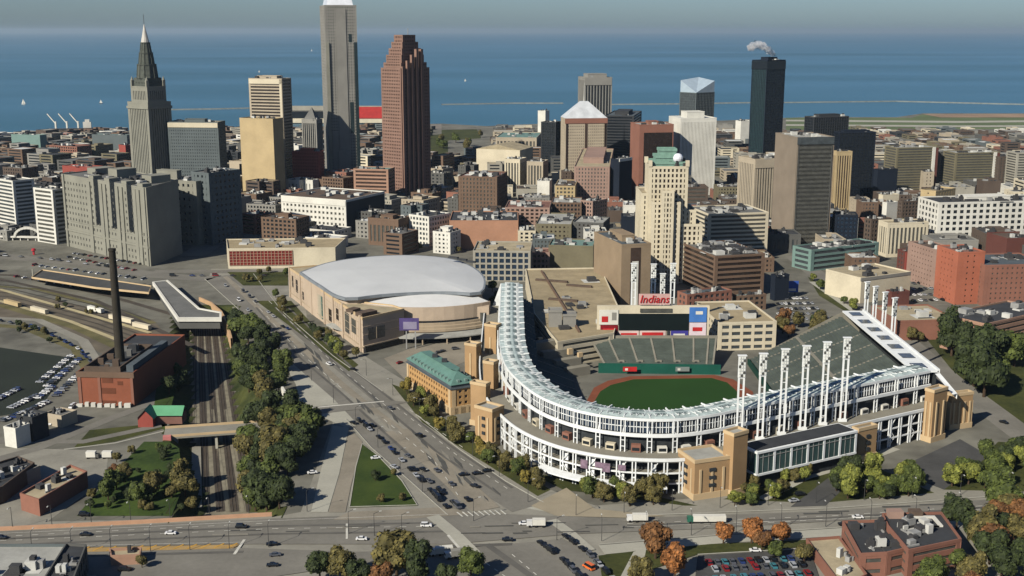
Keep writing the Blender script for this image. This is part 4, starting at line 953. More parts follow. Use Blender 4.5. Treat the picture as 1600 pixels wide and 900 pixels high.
for i in range(NB):
    a = FC[max(0, i-2)]; b = FC[min(NB-1, i+2)]; d = (b[0]-a[0], b[1]-a[1]); l = hypot(*d); NRM.append((-d[1]/l, d[0]/l))
def O(d, z): return [(p[0]+n[0]*d, p[1]+n[1]*d, z) for p, n in zip(FC, NRM)]
bp = thing('ballpark', 'open-air ballpark with curved white steel stands and pale canopy', 'ballpark', (75, 600, 0))
# terrace, lower facade
m = MB(); m.loft(O(0, 15.5), O(14, 15.6)); m.loft(O(0, 14.9), O(0, 15.5)); part(m, 'terrace', cgrey, bp)
m = MB(); m.loft(O(-.5, 15.4), O(-.5, 16.8)); m.loft(O(-.5, 16.8), O(.2, 16.8)); m.loft(O(.2, 16.8), O(.2, 15.61)); m.loft(O(-.5, 15.4), O(0.3, 14.6), flip=True); part(m, 'terrace_parapet', steel, bp)
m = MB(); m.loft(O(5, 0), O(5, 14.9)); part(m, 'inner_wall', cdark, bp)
for z in (4.6, 9.6):
    m = MB(); m.loft(O(.4, z), O(5, z)); m.loft(O(.4, z-.5), O(.4, z)); part(m, 'concourse_floor', cgrey, bp)
    m = MB(); m.loft(O(-.1, z-.35), O(-.1, z+.35)); m.loft(O(-.1, z+.35), O(.35, z+.35)); part(m, 'railing_panel', steel, bp)
def inst(name, me, x, y, z, rz, root, m=None, sc=None):
    o = bpy.data.objects.new(name, me); COL.objects.link(o); o.parent = root; o.location = (x-root.location.x, y-root.location.y, z-root.location.z); o.rotation_euler = (0, 0, rz)
    if sc: o.scale = sc
    return o
def mesh_of(mb, name, mats):
    me = bpy.data.meshes.new(name); me.from_pydata(mb.v, [], mb.f)
    for x in (mats if isinstance(mats, (list, tuple)) else [mats]): me.materials.append(x)
    me.polygons.foreach_set('material_index', mb.m); me.update(); return me
m = MB(); m.box(-.75, 0, 0, .55, .55, 14.9); m.box(.75, 0, 0, .55, .55, 14.9)
for z_ in (7.0,): m.box(0, 0, z_, 1.2, .4, .6)
lowcol = mesh_of(m, 'column', steel)
m = MB(); m.bar((-3.6, 0, .3), (0, 0, 4.4), .28); m.bar((-3.6, 0, 9.8), (0, 0, 14.6), .28); m.bar((0, 0, 5), (-3.6, 0, 9.3), .28); m.box(-1.8, 1.2, 10.3, 2.3, .6, 3.2); m.box(-1.6, 1.0, 5.3, 1.4, .6, 3); lowbr = mesh_of(m, 'facade_brace', steel)
m = MB()
for dx in (-1, 1): m.box(dx, 0, 0, .5, .5, 15.2)
for z in (2.5, 5.5, 8.5): m.box(0, 0, z, 1.6, .3, .3)
m.bar((0, 0, 8.6), (0, 3.2, 14.6), .4); upcol = mesh_of(m, 'double_column', steel)
m = MB(); m.box(0, 0, 0, .5, 14.6, .7); rib = mesh_of(m, 'canopy_rib', steel)
rnd = random.Random(3)
kio = [wm('white'), gm('grey'), wm('red'), wm('concrete')]
kiosk = []
for c in range(3):
    m = MB(); m.box(0, 0, 0, 4.4, 2.6, 2.8+.4*c); m.box(0, -1.35, .8, 3.4, .1, 1.5, m=1); kiosk.append(mesh_of(m, 'kiosk', [wm(('white', 'cream', 'brick')[c]), gm('dark')]))
for i in range(2, NB-1):
    p, n = FC[i], NRM[i]; rz = atan2(n[1], n[0])-pi/2
    if i % 2 == 0: inst('column', lowcol, p[0], p[1], 0, rz, bp)
    if i % 4 == 1: inst('facade_brace', lowbr, p[0]+n[0]*.05, p[1]+n[1]*.05, 0, rz, bp)
    if i % 4 == 0:
        inst('double_column', upcol, p[0]+n[0]*10.5, p[1]+n[1]*10.5, 15.6, rz, bp)
        inst('canopy_rib', rib, p[0]+n[0]*19.3, p[1]+n[1]*19.3, 31.7, rz, bp)
    if i % 4 == 2: inst('kiosk', rnd.choice(kiosk), p[0]+n[0]*11.5, p[1]+n[1]*11.5, 15.65, rz, bp)
# upper stand: beam, clerestory, canopy
for d, z0, z1, nm in ((10.0, 23.2, 24.8, 'ring_beam'), (11.2, 30.6, 31.9, 'eave_beam')):
    m = MB(); m.loft(O(d, z0), O(d, z1)); m.loft(O(d, z1), O(d+1, z1)); m.loft(O(d+1, z1), O(d+1, z0)); m.loft(O(d, z0), O(d+1, z0), flip=True); part(m, nm, steel, bp)
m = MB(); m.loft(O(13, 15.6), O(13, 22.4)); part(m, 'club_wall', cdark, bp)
m = MB(); m.loft(O(12.2, 24.8), O(12.2, 30.6)); part(m, 'clerestory_glass', gm('blue'), bp)
m = MB()
for k in range(NB):
    for fr in (0, .5):
        if k+fr > NB-1: continue
        j = min(k+1, NB-1); x = FC[k][0]+(FC[j][0]-FC[k][0])*fr; y = FC[k][1]+(FC[j][1]-FC[k][1])*fr; n = NRM[k]
        m.bar((x+n[0]*11.9, y+n[1]*11.9, 24.8), (x+n[0]*11.9, y+n[1]*11.9, 30.6), .3)
m.loft(O(11.9, 27.4), O(11.9, 27.8)); part(m, 'mullions', steel, bp, kind='stuff')
for i in range(0, NB-1, 4):
    j = min(i+4, NB-1); A_ = O(11.5, 31.95)[i:j+1]; B_ = O(19, 32.7)[i:j+1]; C_ = O(26.5, 31.2)[i:j+1]; m = MB(); m.loft(A_, B_); m.loft(B_, C_); m.loft(C_, [(x, y, z-.9) for x, y, z in C_]); m.loft(A_, [(x, y, z-.35) for x, y, z in A_], flip=True); m.loft([(x, y, z-.35) for x, y, z in A_], [(x, y, z-.9) for x, y, z in C_], flip=True)
    part(m, 'canopy_panel', canp, bp)
    if (i//4) % 1 == 0:
        s0_ = O(15.5, 32.6)[i+1]; s1_ = O(15.5, 32.6)[min(i+3, NB-1)]; s2_ = O(21.5, 32.6)[min(i+3, NB-1)]; s3_ = O(21.5, 32.6)[i+1]; m = MB(); m.face([s0_, s1_, s2_, s3_]); m.f[-1].reverse() if False else None; part(m, 'roof_louvre', mat('louvre_grey', (112, 126, 124), rough=.7), bp)
m = MB()
for i in range(NB-1):
    a, b = O(14, 32.6)[i], O(24, 32.2)[min(i+1, NB-1)]; m.bar(a, b, .25)
    a, b = O(24, 32.2)[i], O(14, 32.6)[min(i+1, NB-1)]; m.bar(a, b, .25)
part(m, 'roof_bracing', steel, bp, kind='stuff')
# seating decks, stepped
def deck(name, d0, z0, d1, z1, n):
    m = MB()
    for k in range(n):
        a = d0+(d1-d0)*k/n; b = d0+(d1-d0)*(k+1)/n; za = z0+(z1-z0)*k/n; zb = z0+(z1-z0)*(k+1)/n
        m.loft(O(a, za), O(b, za)); m.loft(O(b, za), O(b, zb))
    part(m, name, seat, bp)
deck('upper_seats', 14, 28.5, 34, 16.5, 12); deck('lower_seats', 31, 11, 56, 1.6, 14)
m = MB(); m.loft(O(34, 16.5), O(34, 13)); m.loft(O(34, 13), O(31, 13)); m.loft(O(31, 13), O(31, 11)); part(m, 'suite_front', cgrey, bp)
m = MB(); m.loft(O(56, 1.6), O(56, 0)); part(m, 'field_wall', mat('wall_padding', (26, 62, 50), rough=.7), bp)
m = MB(); g0 = O(0, 0)[0]
m.face([O(5, 0)[0], O(56, 0)[0], O(56, 1.6)[0], O(31, 11)[0], O(34, 16.5)[0], O(14, 28.5)[0], O(11, 31.9)[0], O(5, 15)[0]]); part(m, 'end_wall', steel, bp)
# aisles on the seats
for i in range(4, NB-1, 5):
    m = MB(); a, b = O(14.5, 28.5)[i], O(34, 16.9)[i]; m.bar(a, b, .9, .5); part(m, 'aisle', cgrey, bp)
    m = MB(); a, b = O(31.5, 11.2)[i], O(56, 2.1)[i]; m.bar(a, b, .9, .5); part(m, 'aisle', cgrey, bp)
# right field wing
X0, X1 = 211.5, 225.0; Y0_, Y1_ = 594.0, 730.0
for k in range(7):
    ya, yb_ = Y0_+(Y1_-Y0_)*k/7, Y0_+(Y1_-Y0_)*(k+1)/7; m = MB()
    m.prism([(X0, ya), (X1, ya), (X1, yb_-.5), (X0, yb_-.5)], 30.8, 31.7, 0, True, True); part(m, 'canopy_panel', steel, bp)
    m = MB(); m.prism([(X0+2.5, ya+5), (X1-4, ya+5), (X1-4, ya+14), (X0+2.5, ya+14)], 31.75, 32.0, 0); part(m, 'roof_hatch', gm('mid'), bp)
m = MB(); m.prism([(X1-.6, Y0_), (X1+.6, Y0_), (X1+.6, Y1_), (X1-.6, Y1_)], 30.5, 32.6); part(m, 'eave_beam', steel, bp)
m = MB(); m.prism([(X1-2, Y0_), (X1-1, Y0_), (X1-1, Y1_), (X1-2, Y1_)], 0, 30.7); part(m, 'outer_wall', cdark, bp)
m = MB(); N = 26
for k in range(N):
    xa = 211-(60)*k/N; xb = 211-60*(k+1)/N; za = 28-24.5*k/N; zb = 28-24.5*(k+1)/N
    lo_ = 600+ (30 if k > 12 else 0)*((k-12)/13 if k > 12 else 0); hi_ = 728-14*k/N
    m.face([(xb, lo_, za), (xa, lo_, za), (xa, hi_, za), (xb, hi_, za)]); m.face([(xb, lo_, zb), (xb, lo_, za), (xb, hi_, za), (xb, hi_, zb)])
part(m, 'wing_seats', seat, bp)
for y in (615, 638, 661, 684, 707): m = MB(); m.bar((210, y, 28), (153, y-2, 4.6), .8, .5); part(m, 'aisle', cgrey, bp)
m = MB(); m.bar((181, 604, 16.4), (181, 721, 16.4), 1.6, .8); part(m, 'cross_aisle', cgrey, bp)
m = MB(); m.face([(151, 726, 0), (223, 729, 0), (223, 729, 31), (211, 729, 31), (151, 715, 3.5)]); part(m, 'end_wall', cgrey, bp)
m = MB(); m.prism([(149.4, 628), (150.4, 628), (150.4, 716), (149.4, 716)], 0, 3.6); part(m, 'field_wall', MATS['wall_padding'], bp)
m = MB(); m.face([(X1, Y0_-2, 31), (X1, Y0_-2, 28), (231, 582, 20), (231, 582, 23)]); m.face([(X1-3, Y0_-3, 31), (X1, Y0_-2, 31), (231, 582, 23), (228, 580, 23)]); part(m, 'corner_brace_panel', steel, bp)
# field
sheet('warning_track', [G(a, b)[:2] for a, b in ((916, 628), (928, 606), (950, 595), (985, 588), (1116, 586), (1146, 593), (1176, 612), (1186, 640), (1190, 700), (1000, 700), (925, 680))], mat('track_clay', (128, 74, 52), rough=.95, var=.15, scale=.1), .1, px=False)
sheet('outfield_grass', [G(a, b)[:2] for a, b in ((926, 632), (938, 612), (954, 602), (990, 593), (1112, 591), (1136, 598), (1154, 614), (1160, 645), (1160, 700), (1000, 700), (935, 680))], mat('ballfield_grass', (36, 68, 22), rough=.95, var=.1, scale=.03), .18, px=False)
# centre field bleachers, wall, scoreboard
bl = thing('bleachers', 'green outfield bleachers with pale aisles below the scoreboard', 'bleachers', (100, 716, 0))
xa, xb = XA(922, 732, 12), XA(1119, 732, 12); xc_, xd = XA(945, 698, 5), XA(1114, 698, 5); m = MB(); N = 16
def BL(s, t, up=0): # s across, t 0 top .. 1 bottom
    return ((xa+(xb-xa)*s)*(1-t)+(xc_+(xd-xc_)*s)*t, 732-34*t, 13-8*t+up)
for k in range(N):
    a, b = k/N, (k+1)/N; p, q, r_, s_ = BL(0, a), BL(1, a), BL(1, b), BL(0, b); z = p[2]; z2 = s_[2]
    m.face([(s_[0], s_[1], z), (r_[0], r_[1], z), q, p]); m.face([s_, r_, (r_[0], r_[1], z), (s_[0], s_[1], z)])
part(m, 'seat_rows', seat, bl)
for s in (.0, .14, .31, .48, .65, .82, .94, 1.0):
    t1 = .86 if .05 < s < .9 else 1
    m = MB(); m.bar(BL(s, 0, .3), BL(s, t1, .3), 1.1, .7); part(m, 'aisle', cgrey, bl)
    if .05 < s < .9:
        c = BL(s+.02, .9, .6); m = MB(); m.box(c[0], c[1], c[2]-2, 4.2, 2.4, 2.4); m.box(c[0], c[1]-1.25, c[2]-1.8, 1.6, .1, 1.8, m=1); part(m, 'vomitory', [cgrey, cdark], bl)
m = MB(); m.bar(BL(-.01, 0, .8), BL(1.01, 0, .8), 1.4, 1.6); part(m, 'rear_wall', cgrey, bl)
m = MB(); m.prism([(xc_-4, 696.5), (xd+4, 693), (xd+4, 694), (xc_-4, 697.5)], 0, 6.2); o = m.build('outfield_fence', mat('fence_green', (26, 84, 70), rough=.6), o=(100, 695, 0)); tag(o, 'dark green outfield fence behind the grass', 'fence')
m = MB()
for k in range(6): m.prism([(xc_-4+(k*2)*6, 695.5-(k*2)*.2), (xc_+1.5+k*12, 695.4-(k*2)*.2), (xc_+1.5+k*12, 695.7-(k*2)*.2), (xc_-4+k*12, 695.8-(k*2)*.2)], .5, 5.6)
sub(m, 'fence_panel', mat('fence_green2', (30, 74, 64), rough=.6), o, o) if False else None
for a, w_, cm, lb in ((984, 8.5, 'red', 'red advertising board on the outfield fence'), (1066, 8.5, 'grey', 'grey advertising board on the outfield fence')):
    c = XA(a, 693, 3); m = MB(); m.box(c, 692.2, 2.4, w_, .4, 2.8); m.box(c-w_*.25, 691.95, 3, w_*.2, .1, 1.4, m=1); o = m.build('advertising_board', [mat('ad_'+cm, (190, 44, 44) if cm == 'red' else (120, 130, 126), rough=.6), wm('white')], o=(c, 692, 0)); tag(o, lb, 'sign')
sb = thing('scoreboard', 'large black scoreboard framed by advertising panels over the bleachers', 'scoreboard', (100, 742, 0)); YS = 742
def panel(nm, x0, x1, y1, y0, m_, d=0.0, th=.4):
    z0, z1 = HT(y0, YS), HT(y1, YS); a, b = XA(x0, YS, (z0+z1)/2), XA(x1, YS, (z0+z1)/2); q = MB(); q.prism([(a, YS-d-th), (b, YS-d-th), (b, YS-d), (a, YS-d)], z0, z1, 0, True, True); return part(q, nm, m_, sb), (a+b)/2, (z0+z1)/2, b-a, z1-z0
panel('frame', 933, 1108, 478, 530, wm('cream'), -2.5, 2.4)
panel('screen', 967, 1076, 490, 516, mat('screen_black', (24, 32, 32), rough=.35), .1)
panel('white_panel', 936, 966, 484, 507, wm('white'), .1); panel('red_panel', 938, 965, 508, 523, mat('ad_crimson', (128, 24, 32), rough=.6), .1); panel('grey_strip', 938, 965, 523.5, 528, wm('concrete'), .1)
panel('advert_strip', 967, 998, 516.5, 527, mat('ad_cream', (214, 190, 182), rough=.6), .1); panel('advert_strip', 1000, 1040, 516.5, 527, MATS['ad_cream'], .1); panel('advert_strip', 1042, 1046, 516.5, 527, cdark, .1); panel('advert_strip', 1048, 1075, 516.5, 527, mat('ad_violet', (66, 62, 140), rough=.6), .1)
panel('blue_panel', 1077, 1104, 480, 503, mat('ad_blue', (72, 122, 190), rough=.6), .1); panel('white_panel', 1077, 1103, 504, 525, mat('ad_rosewhite', (222, 206, 210), rough=.6), .1)
adr = mat('ad_red', (190, 44, 44), rough=.6)
for x0, x1, y1, y0, c in ((940, 950, 494, 503, adr), (956, 963, 488, 500, wm('grey')), (970, 995, 520, 523, adr), (1003, 1036, 519, 524, adr), (1052, 1070, 521, 523.5, wm('white')), (1082, 1097, 511, 517, adr), (1087, 1098, 486, 491, wm('white')), (942, 960, 513, 517, adr)):
    panel('lettering_bar', x0, x1, y1, y0, c, .52, .12)
panel('top_rail', 1000, 1050, 482, 488, gm('mid'), .1); 
panel('sign_backing', 998, 1047, 459, 476, mat('sign_pinkwhite', (206, 168, 160), rough=.6), 0, .3)
def text(root, s, x, y, z, size, m_, ext=.12, yaw=0, w=None):
    cu = bpy.data.curves.new('lettering', 'FONT'); cu.body = s; cu.size = size; cu.extrude = ext; cu.align_x = 'CENTER'; cu.align_y = 'CENTER'; cu.resolution_u = 3; cu.shear = .25
    t = bpy.data.objects.new('lettering', cu); COL.objects.link(t); me = bpy.data.meshes.new_from_object(t); bpy.data.objects.remove(t)
    o = bpy.data.objects.new('lettering', me); COL.objects.link(o); me.materials.clear(); me.materials.append(m_)
    o.parent = root; o.location = (x-root.location.x, y-root.location.y, z-root.location.z); o.rotation_euler = (pi/2, 0, yaw)
    if w: xs_ = [v.co.x for v in me.vertices]; k = w/(max(xs_)-min(xs_)); o.scale = (k, 1, 1)
    return o
text(sb, 'Indians', XA(1022, YS, 37), YS-.7, (HT(459, YS)+HT(476, YS))/2, 7.2, adr, .2, w=19)
for x in (936, 970, 1005, 1040, 1075, 1104):
    xx = XA(x, YS, 10); m = MB(); m.bar((xx, YS+1, 0), (xx, YS+1, HT(480, YS)), 1.2); m.bar((xx, YS+7, 0), (xx, YS+1, HT(490, YS)), .8); part(m, 'support_leg', steel, sb)
# ------------------------------------------------------------ light towers
lampm = mat('lamp_face', (226, 228, 220), rough=.4)
def light_tower(x, y, z0, zt, label, rz=0, hh=10.5, group='light towers around the ballpark'):
    t = thing('light_tower', label, 'light tower', (x, y, z0), group)
    c, s = cos(rz), sin(rz)
    for dx in (-1.2, 1.2):
        m = MB(); m.bar((x+dx*c, y+dx*s, z0), (x+dx*c, y+dx*s, zt), .8); part(m, 'mast', steel, t)
    m = MB(); n = int((zt-hh-z0)/5)
    for k in range(1, n+1): z = z0+k*(zt-hh-z0)/max(1, n)-.5; m.bar((x-1.2*c, y-1.2*s, z), (x+1.2*c, y+1.2*s, z), .3)
    part(m, 'rungs', steel, t, kind='stuff')
    m = MB(); m.box(x, y-.1, zt-hh, 3.5, .8, hh, rz); part(m, 'lamp_frame', steel, t)
    m = MB()
    for k in range(7):
        for j in (-1, 0, 1): m.box(x+j*1.1*c, y+j*1.1*s-.65, zt-hh+.5+k*hh/7.2, .85, .5, 1.1, rz, 1 if (k*3+j) % 4 == 0 else 0)
    part(m, 'lamp_bank', [lampm, gm('mid')], t, kind='stuff')
    m = MB(); m.box(x, y, zt, 4.2, 1.8, .4, rz); part(m, 'top_platform', steel, t)
    m = MB(); m.box(x, y, z0, 4.2, 1.6, 1.4, rz); part(m, 'base', steel, t)
ords = ['first', 'second', 'third', 'fourth', 'fifth', 'sixth']
for k, (px_, by, ty) in enumerate(((1157, 697, 556), (1190, 692, 553), (1224, 680, 546), (1257, 668, 541), (1289, 658, 535), (1320, 650, 528))):
    i_ = min(range(NB), key=lambda i: abs(PR(FC[i][0]+NRM[i][0]*8, FC[i][1]+NRM[i][1]*8, 20)[0]-px_)); Yt = FC[i_][1]+NRM[i_][1]*8; zt_ = HT(ty, Yt); light_tower(XA(px_, Yt, (zt_+15)/2), Yt, 15.6, zt_, '%s white twin-mast light tower from the left along the near stand' % ords[k])
for k, (px_, ty) in enumerate(((1357, 441), (1370, 448), (1385, 457), (1400, 466))):
    zc = 229*FP/(px_-800); Yt = (zc-150*SP)/CP; light_tower(229, Yt, 0, HT(ty, Yt), '%s white light tower from the left behind the right field stand' % ords[k], .5)
for k, (px_, ty, Yt) in enumerate(((990, 412, 752), (1021, 413, 768), (1036, 428, 790), (1051, 412, 752))):
    zt_ = HT(ty, Yt); light_tower(XA(px_, Yt, 45), Yt, 0, zt_, '%s white light tower from the left rising behind the scoreboard' % ords[k], 0, 12)
# ------------------------------------------------------------ masonry stair towers and pavilion
def stair(label, xl, xc, xr, yt, yb, a, ribs=3, slots=False, nm='stair_tower', **k):
    P, h = foot(xl, xc, xr, yt, yb, a, **k); cx = sum(p[0] for p in P)/4; cy = sum(p[1] for p in P)/4
    r = thing(nm, label, 'stair tower', (cx, cy, 0), 'tan stair towers of the ballpark')
    m = MB(); m.prism(P, 0, h, 0, False); part(m, 'wall', tanb, r)
    m = MB(); m.face([(p[0], p[1], h-.3) for p in P]); part(m, 'roof', rm('light'), r)
    m = MB(); m.ring(off(P, .25), off(P, -.5), h-.8, h+.8); part(m, 'coping', tanl, r)
    m = MB(); m.ring(off(P, .5), P, 0, 3); part(m, 'plinth', tanl, r)
    for i in range(4):
        A = Vector(P[i]); B = Vector(P[(i+1) % 4]); L = (B-A).length; e = (B-A)/L; nn = Vector((e.y, -e.x))
        for j in range(ribs):
            s = (j+.5)/ribs*L; patch(r, A, e, nn, s-.5, s+.5, 3, h*.78, .45, tanl, 'pilaster')
        if slots:
            for z in (h*.3, h*.5, h*.7): patch(r, A, e, nn, L*.42, L*.60, z, z+1.6, .5, cdark, 'opening')
    FOOT.append((cx, cy, 10, P)); return r
stair('tall tan stair tower near the centre of the curved stand', 1131, 1147, 1169, 680, 776, 55, 0)
stair('low tan stair block with three dark openings in front of the curved stand', 1078, 1086, 1140, 722, 782, 70, 3, True, dl=16)
stair('tan tower at the right corner of the stand, left one of the pair', 1446, 1460, 1481, 612, 692, 55, 2)
stair('tan tower at the right corner, right one of the pair', 1484, 1488, 1521, 618, 672, 70, 4)
stair('short tan tower at the right end of the glass pavilion', 1332, 1342, 1371, 672, 722, 60, 0, True)
stair('orange tan stair tower above the green-roofed office', 755, 771, 779, 568, 652, 30, 0)
stair('brown block with grey roof beside the green-roofed office', 735, 759, 766, 602, 668, 30, 0)
stair('tan entrance block with dark openings at left end of the stand', 742, 769, 787, 642, 700, 40, 2, True)
stair('small tan tower at the far left of the stand', 757, 775, 783, 510, 592, 30, 1)
stair('tan block linking office and ballpark', 726, 744, 752, 540, 600, 30, 1)
A, B = G(1181, 764), G(1334, 728); A = Vector((A.x, A.y)); B = Vector((B.x, B.y)); e = (B-A).normalized(); L = (B-A).length; nn = Vector((e.y, -e.x)); hp = HT(706, A.y)
pv_ = thing('glass_pavilion', 'long glass-walled pavilion with white frame in front of the stand', 'pavilion', ((A.x+B.x)/2, (A.y+B.y)/2, 0))
Q = [A, B, B-nn*12, A-nn*12]; Q = ccw([(q.x, q.y) for q in Q])
zf_ = HT(744, A.y)
m = MB(); m.prism(off(Q, -1.5), 0, zf_); part(m, 'plinth', cdark, pv_)
m = MB(); m.prism(off(Q, .6), zf_, zf_+1, 0, True, True); part(m, 'floor_slab', steel, pv_)
m = MB(); m.prism(off(Q, .6), hp-1, hp, 0, True, True); part(m, 'roof_slab', steel, pv_); m = MB(); m.prism(off(Q, -.8), hp+.02, hp+.4); part(m, 'roof', rm('dark'), pv_)
gp = mat('pavilion_glass', (64, 86, 84), rough=.15, spec=.6, var=.2, scale=.2)
for k in range(6):
    a, b = L*(k/6)+.6, L*((k+1)/6)-.6
    patch(pv_, A, e, nn, a, b, zf_+1, hp-1, .05, gp, 'glass_pane')
for k in range(7):
    s = L*k/6; patch(pv_, A, e, nn, s-.6, s+.6, zf_+1, hp-1, .35, steel, 'post')
    if k < 6:
        for q_ in (1, 2): patch(pv_, A, e, nn, s+q_*L/18-.1, s+q_*L/18+.1, zf_+1, hp-1, .2, UNIT()[0], 'mullion')
patch(pv_, A, e, nn, 0, L, hp-3.2, hp-3, .3, UNIT()[0], 'transom')
for k in range(2): patch(pv_, A, -nn, -e if False else Vector((-e.x, -e.y)), 5.8*k+.4, 5.8*k+5.6, zf_+1, hp-1, .1, gp, 'glass_pane')
# mural and entrance canopy on the lower facade
i0 = min(range(NB), key=lambda i: hypot(FC[i][0]-32, FC[i][1]-512))
for k in (0, 2, 3, 5):
    p, q = FC[i0+k], FC[i0+k+1]; n = NRM[i0+k]; m = MB(); m.prism([(p[0]-n[0]*.9, p[1]-n[1]*.9), (q[0]-n[0]*.9, q[1]-n[1]*.9), (q[0]-n[0]*.7, q[1]-n[1]*.7), (p[0]-n[0]*.7, p[1]-n[1]*.7)], 9+(k % 3)*.8, 13.2, 0, True, True); part(m, 'banner', mat('banner_mauve', (128, 108, 122), rough=.8, var=.4, scale=.6), bp)
m = MB(); L2_ = [(x-n[0]*0, y, z) for (x, y, z), n in zip(O(-6, 5.0), NRM)][i0-6:i0+12]; R2_ = O(-1, 5.4)[i0-6:i0+12]; m.loft(L2_, R2_); m.loft([(x, y, z-.7) for x, y, z in L2_], L2_); part(m, 'entrance_canopy', steel, bp)
# left field stands beside the garage
lf = thing('corner_stand', 'small stepped concrete stand beside the left field corner', 'stand', (30, 705, 0))
for k, (a, b, w_, d_, z) in enumerate(((24, 716, 26, 6, 16), (28, 708, 22, 5, 12), (34, 700, 18, 5, 8.5), (40, 692, 16, 5, 5.5))):
    m = MB(); m.box(a, b, 0, w_, d_, z, .5); part(m, 'step_block', cgrey, lf)
for k in range(5): m = MB(); m.box(18+k*6, 722-k*6, 10, 3, 2, 6-k*.8, .5); part(m, 'rail_post', tanl, lf)
# ------------------------------------------------------------ arena
pk = mat('arena_precast', (186, 168, 146), rough=.85, var=.1, scale=.08, fine=.5); pg = mat('arena_stone', (170, 154, 130), rough=.85, var=.12, scale=.1)
ar = thing('arena', 'domed sports arena with pale grey roof and cream stone walls', 'arena', (-75, 840, 0))
RP = [(-160, 870), (-139, 826), (-114, 783), (-92, 793), (-68, 800), (-44, 802), (-24, 799), (-20, 830), (-23, 862), (-34, 897), (-52, 925), (-83, 938), (-115, 932), (-143, 910)]
RP = ccw(cat_rom(RP+[RP[0]], 9)[:-1]); rc = (-80, 862)
rfm = mat('arena_roof', (200, 202, 200), rough=.6, var=.06, scale=.03, fine=.3)
m = MB(); zs = [28, 29.4, 30.6, 31.3, 31.6]; ss = [1, .78, .52, .26, .02]
for k in range(4): m.frus(scaleP(RP, ss[k], *rc), scaleP(RP, ss[k+1], *rc), zs[k], zs[k+1], 0, k == 3)
part(m, 'domed_roof', rfm, ar, smooth=False)
m = MB(); m.ring(off(RP, .9), off(RP, -.5), 26.2, 28.15); part(m, 'roof_fascia', mat('fascia_grey', (128, 134, 138), rough=.6), ar)
m = MB(); m.prism(off(RP, -1.5), 0, 27.5, 0, False); part(m, 'upper_wall', pk, ar)
for k in range(3): m = MB(); m.box(-46+k*7, 905-k*4, 32-k*.9, 8, 3, 1.2, -.4); part(m, 'roof_vent', rm('dark'), ar)
DC = (-63, 842); arc = [(DC[0]+74*cos(radians(a)), DC[1]+74*sin(radians(a))) for a in range(212, 319, 6)]
arc2 = [(DC[0]+60*cos(radians(a)), DC[1]+60*sin(radians(a))) for a in range(212, 319, 6)]
def A3(P, z): return [(x, y, z) for x, y in P]
def arcR(r): return [(DC[0]+r*cos(radians(a)), DC[1]+r*sin(radians(a))) for a in range(212, 319, 6)]
m = MB(); m.loft(A3(arcR(68), 23), A3(arcR(36), 27.2)); part(m, 'white_crescent_roof', mat('membrane_white', (216, 216, 212), rough=.7, var=.05), ar)
m = MB(); m.loft(A3(arcR(69), 14), A3(arcR(69), 23.4)); m.loft(A3(arcR(69), 23.4), A3(arcR(68), 23.4)); m.loft(A3(arcR(68), 23.4), A3(arcR(68), 22.9)); part(m, 'drum_wall', pk, ar)
for z, mm, r1 in ((12.6, pg, 70), (10.6, pg, 71), (8.6, pg, 72)): m = MB(); m.loft(A3(arcR(r1), z-1.8), A3(arcR(r1), z)); m.loft(A3(arcR(r1), z), A3(arcR(r1-1.2), z+.3)); part(m, 'drum_band', mm, ar)
m = MB(); m.loft(A3(arcR(69.5), 0), A3(arcR(69.5), 14)); part(m, 'drum_glazing', gm('dark'), ar)
m = MB(); a_ = arcR(80); m.loft(A3(a_, 5.0), A3(arcR(70), 6.4)); m.loft(A3(a_, 4.2), A3(a_, 5.0)); part(m, 'entrance_roof', rm('light'), ar)
for k in range(6, 17, 2): x, y = arcR(79)[k]; m = MB(); m.bar((x, y, 0), (x, y, 4.4), .8); part(m, 'entrance_pillar', pg, ar)
# podium with long boulevard front
A = G(454, 464); B = G(568, 552); Cc = G(632, 536); A = Vector((A.x, A.y)); B = Vector((B.x, B.y)); Cc = Vector((Cc.x, Cc.y)); hA = 23.5
e = (B-A).normalized(); L = (B-A).length; nn = Vector((e.y, -e.x)); e2 = (Cc-B).normalized(); L2 = (Cc-B).length; n2 = Vector((e2.y, -e2.x))
P = [tuple(A), tuple(B), tuple(Cc), tuple(Cc-n2*14+e2*2), (-112, 792), (-152, 872), tuple(A-nn*22)]
m = MB(); m.prism(P, 0, hA, 0, False); part(m, 'podium_wall', pk, ar)
m = MB(); m.face([(p[0], p[1], hA-.4) for p in ccw(P)]); part(m, 'podium_roof', rm('beige'), ar)
m = MB(); Pc = ccw(P); m.ring(off(Pc, .3), off(Pc, -.6), hA-1, hA+.6); part(m, 'podium_coping', tanl, ar)
pk2 = [(.36, .50, 2, 19, gm('teal')), (.79, .84, 6, 20, gm('mid')), (.87, .92, 9, 19, gm('mid')), (.1, .13, 8, 18, gm('brown')), (.2, .23, 6, 12, gm('brown')), (.28, .31, 12, 18, gm('brown')), (.58, .62, 5, 14, gm('brown')), (.68, .71, 10, 18, gm('brown')), (.04, .06, 10, 19, gm('brown'))]
for a, b, z0, z1, mm in pk2: patch(ar, A, e, nn, L*a, L*b, z0, z1, .25, mm, 'window')
for a in (.0, .17, .34, .52, .64, .76, .97): patch(ar, A, e, nn, L*a, L*a+2.2, 0, hA+1.2, .9, pk, 'pier')
patch(ar, A, e, nn, 0, L, 3.4, 4.2, .5, pg, 'string_course')
for z_ in (9, 14, 19): patch(ar, A, e, nn, 0, L, z_, z_+.25, .3, pg, 'panel_joint')
for k in range(1, 40): patch(ar, A, e, nn, L*k/40, L*k/40+.2, 4.4, hA-1, .12, pg, 'panel_joint')
for z_ in (12, 17.5): patch(ar, B, e2, n2, 0, L2, z_, z_+.25, .3, pk, 'panel_joint')
